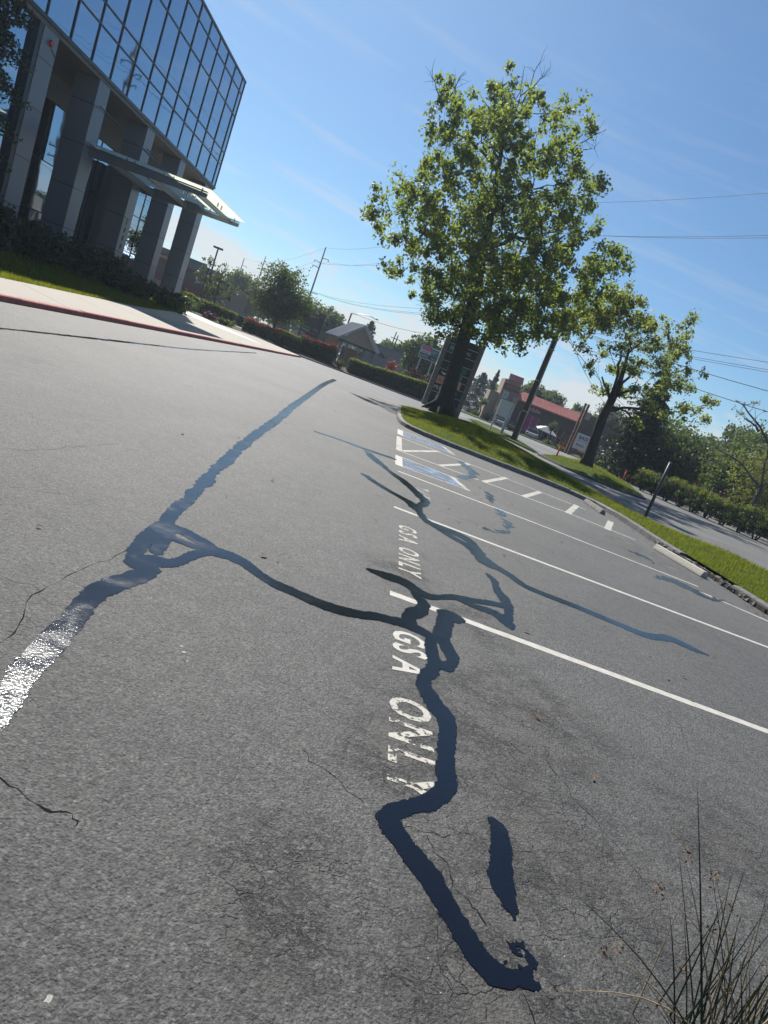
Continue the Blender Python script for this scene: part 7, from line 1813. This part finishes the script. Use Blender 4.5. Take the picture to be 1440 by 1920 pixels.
# gabled drive-through shelter
sh = thing('gabled_shelter', 'small gabled shelter with a grey metal roof and tan gable', 'shelter', (-6.0, 80, 0), R(23))
APX, EAVE = 5.70, 3.45
hw = 2.45
slope = MB()
rv = []
for y in (-0.4, 5.4):
    rv += [(-hw - 0.25, y, EAVE - 0.05), (0, y, APX), (hw + 0.25, y, EAVE - 0.05), (-hw - 0.25, y, EAVE - 0.22), (0, y, APX - 0.17), (hw + 0.25, y, EAVE - 0.22)]
slope.add(rv, [(0, 1, 7, 6), (1, 2, 8, 7), (3, 9, 10, 4), (4, 10, 11, 5), (0, 3, 4, 1), (1, 4, 5, 2), (6, 7, 10, 9), (7, 8, 11, 10), (0, 6, 9, 3), (2, 5, 11, 8)])
rfo = slope.build('roof', M['shingle'], sh)
for s in (-1, 1):
    for i in range(11):
        y = -0.1 + 0.5 * i
        MB().add([(0, y, APX + 0.01), (s * (hw + 0.25), y, EAVE - 0.04), (s * (hw + 0.25), y + 0.05, EAVE - 0.04), (0, y + 0.05, APX + 0.01), (0, y, APX + 0.06), (s * (hw + 0.25), y, EAVE + 0.01), (s * (hw + 0.25), y + 0.05, EAVE + 0.01), (0, y + 0.05, APX + 0.06)],
                 [(0, 1, 2, 3), (4, 7, 6, 5), (0, 4, 5, 1), (3, 2, 6, 7), (1, 5, 6, 2)]).build('standing_seam', M['shingle'], rfo)
    MB().add([(0, -0.47, APX + 0.05), (s * (hw + 0.32), -0.47, EAVE - 0.03), (s * (hw + 0.32), -0.47, EAVE - 0.32), (0, -0.47, APX - 0.25), (0, -0.41, APX + 0.05), (s * (hw + 0.32), -0.41, EAVE - 0.03), (s * (hw + 0.32), -0.41, EAVE - 0.32), (0, -0.41, APX - 0.25)],
             [(0, 1, 2, 3), (4, 7, 6, 5), (0, 4, 5, 1), (3, 2, 6, 7), (1, 5, 6, 2)]).build('barge_board', M['dim_white'], sh)
MB().add([(-hw + 0.1, -0.1, EAVE - 0.2), (hw - 0.1, -0.1, EAVE - 0.2), (0, -0.1, APX - 0.25), (-hw + 0.1, 0.05, EAVE - 0.2), (hw - 0.1, 0.05, EAVE - 0.2), (0, 0.05, APX - 0.25)],
         [(0, 1, 2), (3, 5, 4), (0, 3, 4, 1), (1, 4, 5, 2), (2, 5, 3, 0)]).build('gable_panel', M['tan'], sh)
MB().box(-hw + 0.05, hw - 0.05, -0.15, 0.10, EAVE - 0.45, EAVE - 0.20).build('beam', M['iron'], sh)
for x0, x1 in ((-2.0, -2.35), (-1.25, -1.1), (1.9, 0.9), (2.25, 2.3)):
    MB().tube([(x0, -0.02, EAVE - 0.4), (x1, -0.02, 0)], 0.13, 4).build('brace_post', M['grey_steel'], sh)
MB().box(-1.0, 1.0, 2.0, 2.3, 0, 2.6).build('brick_wall', M['brick_warm'], sh)
MB().box(-2.3, -2.1, 0.6, 5.0, 0, 3.2).build('side_wall', M['brick_warm'], sh)
sb = thing('siding_building', 'low grey building with lap siding behind the clipped hedge', 'building', (-0.7, 102, 0))
MB().box(-5.5, 0.7, 0, 8, -0.1, 4.75).build('wall', M['siding'], sb)
for k in range(9):
    MB().box(-5.55, 0.75, -0.06, -0.002, 0.35 + 0.48 * k, 0.72 + 0.48 * k).build('siding_board', M['siding'], sb)
MB().box(0.72, 6.0, 0.5, 8, -0.1, 4.5).build('wing', M['taupe'], sb)
MB().box(-5.7, 6.1, -0.2, 8.1, 4.76, 4.95).build('roof', M['store_roof'], sb)
MB().box(-3.6, -2.2, -0.09, -0.062, 3.2, 3.9).build('window', M['car_glass'], sb)
MB().box(2.0, 4.2, 0.42, 0.497, 3.6, 3.9).build('window', M['cream'], sb)

# ------------------------------------------------------------------ vehicles


def car(label, loc, rz, paint, L_=4.5, W_=1.78, H_=1.45, van=False, group='cars parked beyond the lot'):
    t = thing('parked_car', label, 'car', loc, rz, group)
    x = L_ / 2
    hb = 0.80 if not van else 0.95
    prof = [(-x, 0.42), (-x + 0.05, 0.28), (x - 0.05, 0.26), (x, 0.45), (x - 0.06, 0.68), (x - 0.95, hb), (-x + 0.35, hb + 0.06), (-x + 0.02, hb - 0.02)]
    m_ = MB()
    m_.extr(prof, -W_ / 2, W_ / 2)
    body = m_.build('body', M[paint], t, bevel=0.05)
    c0, c1 = (-x + 0.28, x - 1.15)
    r0_, r1_ = (c0 + (0.25 if van else 0.75), c1 - (0.7 if van else 0.85))
    wt = W_ / 2 - 0.20
    wb = W_ / 2 - 0.06
    cab = MB().add([(c0, -wb, hb), (c1, -wb, hb), (c1, wb, hb), (c0, wb, hb), (r0_, -wt, H_ - 0.04), (r1_, -wt, H_ - 0.04), (r1_, wt, H_ - 0.04), (r0_, wt, H_ - 0.04)],
                   [(0, 3, 2, 1), (4, 5, 6, 7), (0, 1, 5, 4), (1, 2, 6, 5), (2, 3, 7, 6), (3, 0, 4, 7)])
    cab.build('windows', M['car_glass'], t, bevel=0.03)
    MB().box(r0_ - 0.04, r1_ + 0.04, -wt - 0.02, wt + 0.02, H_ - 0.06, H_).build('roof', M[paint], t, bevel=0.025)
    for s in (-1, 1):
        for px_ in (c0 + 0.05, (c0 + c1) / 2, c1 - 0.05):
            q = (px_ - c0) / (c1 - c0)
            MB().tube([(px_, s * (wb + 0.005), hb - 0.01), (r0_ + (r1_ - r0_) * q, s * (wt + 0.005), H_ - 0.03)], 0.035, 4).build('pillar', M[paint], t)
        for wx in (-x + 0.85, x - 0.9):
            wl__ = MB().tube([(wx, s * (W_ / 2 - 0.2), 0.32), (wx, s * (W_ / 2 + 0.01), 0.32)], 0.32, 16).build('tyre', M['tyre'], t)
            MB().tube([(wx, s * (W_ / 2 - 0.05), 0.32), (wx, s * (W_ / 2 + 0.02), 0.32)], 0.20, 12).build('rim', M['rim'], wl__)
        MB().box(x - 0.08, x + 0.012, s * W_ / 2 - (0.40 if s > 0 else 0.05), s * W_ / 2 + (-0.05 if s > 0 else 0.40), 0.52, 0.66).build('headlight', M['lamp_clear'], t)
        MB().box(-x - 0.012, -x + 0.08, s * W_ / 2 - (0.35 if s > 0 else 0.05), s * W_ / 2 + (-0.05 if s > 0 else 0.35), 0.58, 0.76).build('tail_light', M['lamp_red'], t)
    return t


car('silver car parked in front of the magenta shop windows', (20.4, 94.5, 0), R(80), 'silver')
car('dark car parked left of the silver car at the store', (17.9, 95.5, 0), R(80), 'black_car')
car('pale car half hidden by the thick wooden pole', (16.2, 97, 0), R(75), 'silver')
car('white car beyond the street, left of the right-hand hedge', (33.6, 91, 0), R(-165), 'white_car')
car('white van at the far left of the store hidden by shrubs', (11.0, 107, 0), R(20), 'white_car', 4.8, 1.9, 1.9, True)
car('burgundy car parked before the cypress right of the tenant sign', (14.0, 107, 0), R(15), 'maroon')
car('burgundy car in front of the green mounded shrub', (17.2, 104, 0), R(200), 'maroon')
car('dark car at the left end of the red-tipped hedge', (-19.4, 78, 0.1), R(30), 'black_car')
car('blue car behind the red-tipped hedge, second from the sidewalk', (-17.5, 84, 0.1), R(40), 'blue_car')
car('white car under the round-headed tree', (-14.2, 84, 0.1), R(40), 'white_car')
car('silver car under the round-headed tree near the pylon sign', (-11.8, 80, 0.1), R(50), 'silver')
tk = thing('box_truck', 'pale box truck parked behind the white car', 'truck', (36.2, 101, 0), R(-150))
MB().box(-2.6, 1.4, -1.1, 1.1, 0.75, 2.9).build('cargo_box', M['dim_white'], tk, bevel=0.03)
MB().extr([(1.45, 0.5), (3.0, 0.5), (3.05, 1.2), (2.6, 1.35), (2.2, 2.2), (1.45, 2.25)], -1.0, 1.0).build('cab', M['white_car'], tk, bevel=0.04)
MB().box(-2.6, 3.0, -0.7, 0.7, 0.4, 0.74).build('chassis', M['iron'], tk)
for wx in (-1.6, 2.2):
    for s in (-1, 1):
        w_ = MB().tube([(wx, s * 0.75, 0.42), (wx, s * 1.08, 0.42)], 0.42, 16).build('tyre', M['tyre'], tk)
        MB().tube([(wx, s * 1.0, 0.42), (wx, s * 1.09, 0.42)], 0.22, 12).build('rim', M['rim'], w_)

# plants in front of the store
for x, y, r, h, lf, lab in ((14.5, 100.5, 0.9, 1.3, 'yellow_leaf', 'bright yellow-green mounded shrub at the left end of the store'), (12.4, 98.8, 1.0, 1.0, 'mid_leaf', 'low green shrub by the street left of the store'),
                            (24.4, 88.4, 1.4, 1.3, 'maroon_leaf', 'plum-red shrub right of the pollarded tree'), (26.6, 86.6, 1.2, 1.2, 'maroon_leaf', 'plum-red shrub below the white BASI sign'),
                            (24.9, 92.5, 1.3, 1.6, 'dark_leaf', 'dark green shrub in front of the store windows'), (22.0, 90.6, 1.0, 0.7, 'yellow_leaf', 'low yellow-green plants along the far verge'),
                            (23.2, 86.8, 0.9, 0.6, 'yellow_leaf', 'low yellow-green plants at the foot of the brown twin post')):
    shrub('verge_shrub', lab, (x, y, 0.1), r, h, lf, 0.24, 26)
for x, y, lab in ((21.9, 89.9, 'small pollarded tree with a knobby head before the store'), (12.8, 98, 'small pollarded tree by the burgundy car'), (15.0, 95.2, 'small pollarded tree behind the blank white board')):
    round_tree('pollarded_tree', lab, (x, y, 0.1), 3.3, 0.95, 1.7, 'pale_leaf', 'bark2', 10, 0.22, 10, 0.09, 1.0, 'small pollarded trees along the street')
for x, y, lab in ((1.6, 76.0, 'small plum-red tree above the middle of the clipped hedge'), (3.4, 77.0, 'small plum-red tree near the plaza sign posts'), (-1.2, 78, 'small red-leaved tree in front of the grey siding')):
    round_tree('small_red_tree', lab, (x, y, 0.1), 3.0, 1.0, 1.4, 'maroon_leaf' if x > 0 else 'red_leaf', 'bark2', 10, 0.22, 7, 0.07, 1.0, 'small red-leaved trees behind the hedge')
tent = thing('fabric_canopy', 'small pale fabric canopy in front of the store by the pollarded tree', 'canopy', (22.6, 96.4, 0))
MB().add([(-1.5, -1, 1.7), (1.6, -1, 1.5), (1.6, 1, 1.9), (-1.5, 1, 2.0), (0.0, 0, 2.5)], [(0, 1, 4), (1, 2, 4), (2, 3, 4), (3, 0, 4)]).build('fabric', M['cream'], tent)
for x in (-1.45, 1.55):
    MB().tube([(x, -0.95, 0), (x, -0.95, 1.65)], 0.04, 6).build('pole', M['alu'], tent)
    MB().tube([(x, 0.95, 0), (x, 0.95, 1.9)], 0.04, 6).build('pole', M['alu'], tent)

# ------------------------------------------------------------------ street furniture
for x, y, lb in ((14.1, 53.3, 'orange delineator post on the median left of the open-crowned oak'), (20.3, 54.4, 'orange delineator post at the tip of the median by the hedge')):
    t = thing('delineator_post', lb, 'traffic post', (x, y, 0.12), 0, 'orange delineator posts')
    MB().tube([(0, 0, 0), (0, 0, 0.05)], [0.20, 0.17], 12).build('rubber_base', M['tyre'], t)
    MB().tube([(0, 0, 0.05), (0, 0, 0.85)], [0.065, 0.06], 10).build('tube', M['orange'], t, smooth=True)
    MB().tube([(0, 0, 0.85), (0, 0, 0.98)], [0.09, 0.055], 10).build('cap', M['orange'], t)
tape = strip_mesh([(22, 80, 22, 80.02), (23, 80, 23, 80.02)], M['yellow'], 'caution_tape', 0.2, 0)
bpy.data.objects.remove(tape)
tv = MB()
A_, B_ = Vector((24.4, 84.3, 1.05)), Vector((29.0, 71.6, 0.95))
for i in range(16):
    p0, p1 = A_.lerp(B_, i / 16), A_.lerp(B_, (i + 1) / 16)
    s0, s1 = -0.12 * math.sin(math.pi * i / 16), -0.12 * math.sin(math.pi * (i + 1) / 16)
    tv.quad((p0.x, p0.y, p0.z + s0 - 0.05), (p1.x, p1.y, p1.z + s1 - 0.05), (p1.x, p1.y, p1.z + s1 + 0.05), (p0.x, p0.y, p0.z + s0 + 0.05))
tag(tv.build('caution_tape', M['yellow']), 'yellow caution tape stretched along the far side of the street', 'tape')


def wheel_stop(label, c, rz, L_=1.85, m='stop', h=0.13):
    pr = [(-0.085, 0.004), (-0.075, 0.05), (-0.045, h), (0.045, h), (0.075, 0.05), (0.085, 0.004)]
    mb = MB().extr(pr, -L_ / 2, L_ / 2)
    o = mb.build('wheel_stop', M[m], bevel=0.008)
    o.location = (c[0], c[1], 0.003)
    o.rotation_euler = (0, 0, rz)
    return tag(o, label, 'wheel stop', 'concrete wheel stops')


wheel_stop('pale concrete wheel stop in full sun beside the crumbled kerb', (7.10, 13.96), R(10))
wheel_stop('concrete wheel stop with tree shade put into its darker grey at the corner of the hatched bay', (6.86, 19.6), R(-1), 1.85, 'kerb')  # darker kerb colour stands in for the shade on this stop

# ------------------------------------------------------------------ rush clump in the planter at the camera's feet
rush = thing('rush_clump', 'clump of dark rush stems with dry straw seedheads at the lower right corner', 'plant', (1.72, 1.72, 0))
rb_ = Vector((1.72, 1.72, 0))


def stem(a, b, r, m_, bend=0.0, name='stem', n=7):
    a, b = Vector(a) - rb_, Vector(b) - rb_
    q = []
    side = Vector((-(b - a).y, (b - a).x, 0))
    for i in range(n + 1):
        t_i = i / n
        p = a.lerp(b, t_i)
        p.z += bend * (b - a).length * math.sin(math.pi * t_i)
        q.append(p)
    m_.tube(q, [r * (1 - 0.85 * (i / n) ** 1.6) for i in range(n + 1)], 5)
    return q


def one(a, b, r, m, bend=0.0, name='stem'):
    mm_ = MB()
    q = stem(a, b, r, mm_, bend)
    mm_.build(name, m, rush, smooth=True)
    return q


heads = []
one((1.60, 1.66, 0), (1.24, 1.75, 0.80), 0.0042, M['rush'], 0.01)
one((1.62, 1.66, 0), (0.97, 1.60, 0.44), 0.0034, M['rush'], 0.05)
for _ in range(62):
    a = (1.72 + random.gauss(0, 0.12), 1.70 + random.gauss(0, 0.07), 0)
    L_ = random.uniform(0.28, 0.62)
    th = random.gauss(0, 0.22)
    ph = random.gauss(0, 0.16)
    b = (a[0] + L_ * math.sin(th) - 0.04, a[1] + L_ * math.sin(ph), L_ * math.cos(th) * math.cos(ph))
    q = one(a, b, random.uniform(0.0022, 0.0036), M['rush'] if random.random() < 0.72 else M['straw'], random.uniform(0, 0.04))
    if random.random() < 0.14:
        heads.append(q[random.choice((4, 5, 6))] + rb_)
for a, b, bend in (((1.66, 1.66, 0.02), (1.06, 1.62, 0.10), 0.16), ((1.7, 1.66, 0.1), (1.26, 1.72, 0.46), 0.12), ((1.62, 1.62, 0.05), (1.95, 1.75, 0.40), 0.14), ((1.6, 1.65, 0.0), (1.12, 1.6, 0.30), 0.08), ((1.65, 1.65, 0.1), (1.42, 1.75, 0.55), 0.06), ((1.6, 1.68, 0.1), (1.30, 1.74, 0.58), 0.03), ((1.55, 1.6, .0), (1.20, 1.66, 0.28), 0.05)):
    one(a, b, 0.0028, M['straw'], bend, 'dry_stem')
    heads.append(Vector(b))
hp = []
for h_ in heads:
    for _ in range(16):
        hp.append(tuple(h_ - rb_ + Vector((random.gauss(0, 0.012), random.gauss(0, 0.012), random.gauss(0, 0.014)))))
leaves('seedheads', np.array(hp), 0.014, 0.006, M['seedhead'], rush)['kind'] = 'stuff'


# thin summer air between the lot and the far side of the street
hz = MB().box(-340, 340, -60, 420, -1.2, 34).build('haze', M['dark_in'])
hm = bpy.data.materials.new('summer_haze')
hm.use_nodes = True
ht = hm.node_tree
ht.nodes.remove(ht.nodes['Principled BSDF'])
pv = ht.nodes.new('ShaderNodeVolumePrincipled')
pv.inputs['Color'].default_value = (0.72, 0.86, 1.0, 1)
pv.inputs['Density'].default_value = 0.0005
pv.inputs['Anisotropy'].default_value = 0.3
ht.links.new(pv.outputs[0], ht.nodes['Material Output'].inputs['Volume'])
hz.data.materials.clear()
hz.data.materials.append(hm)
tag(hz, kind='stuff')
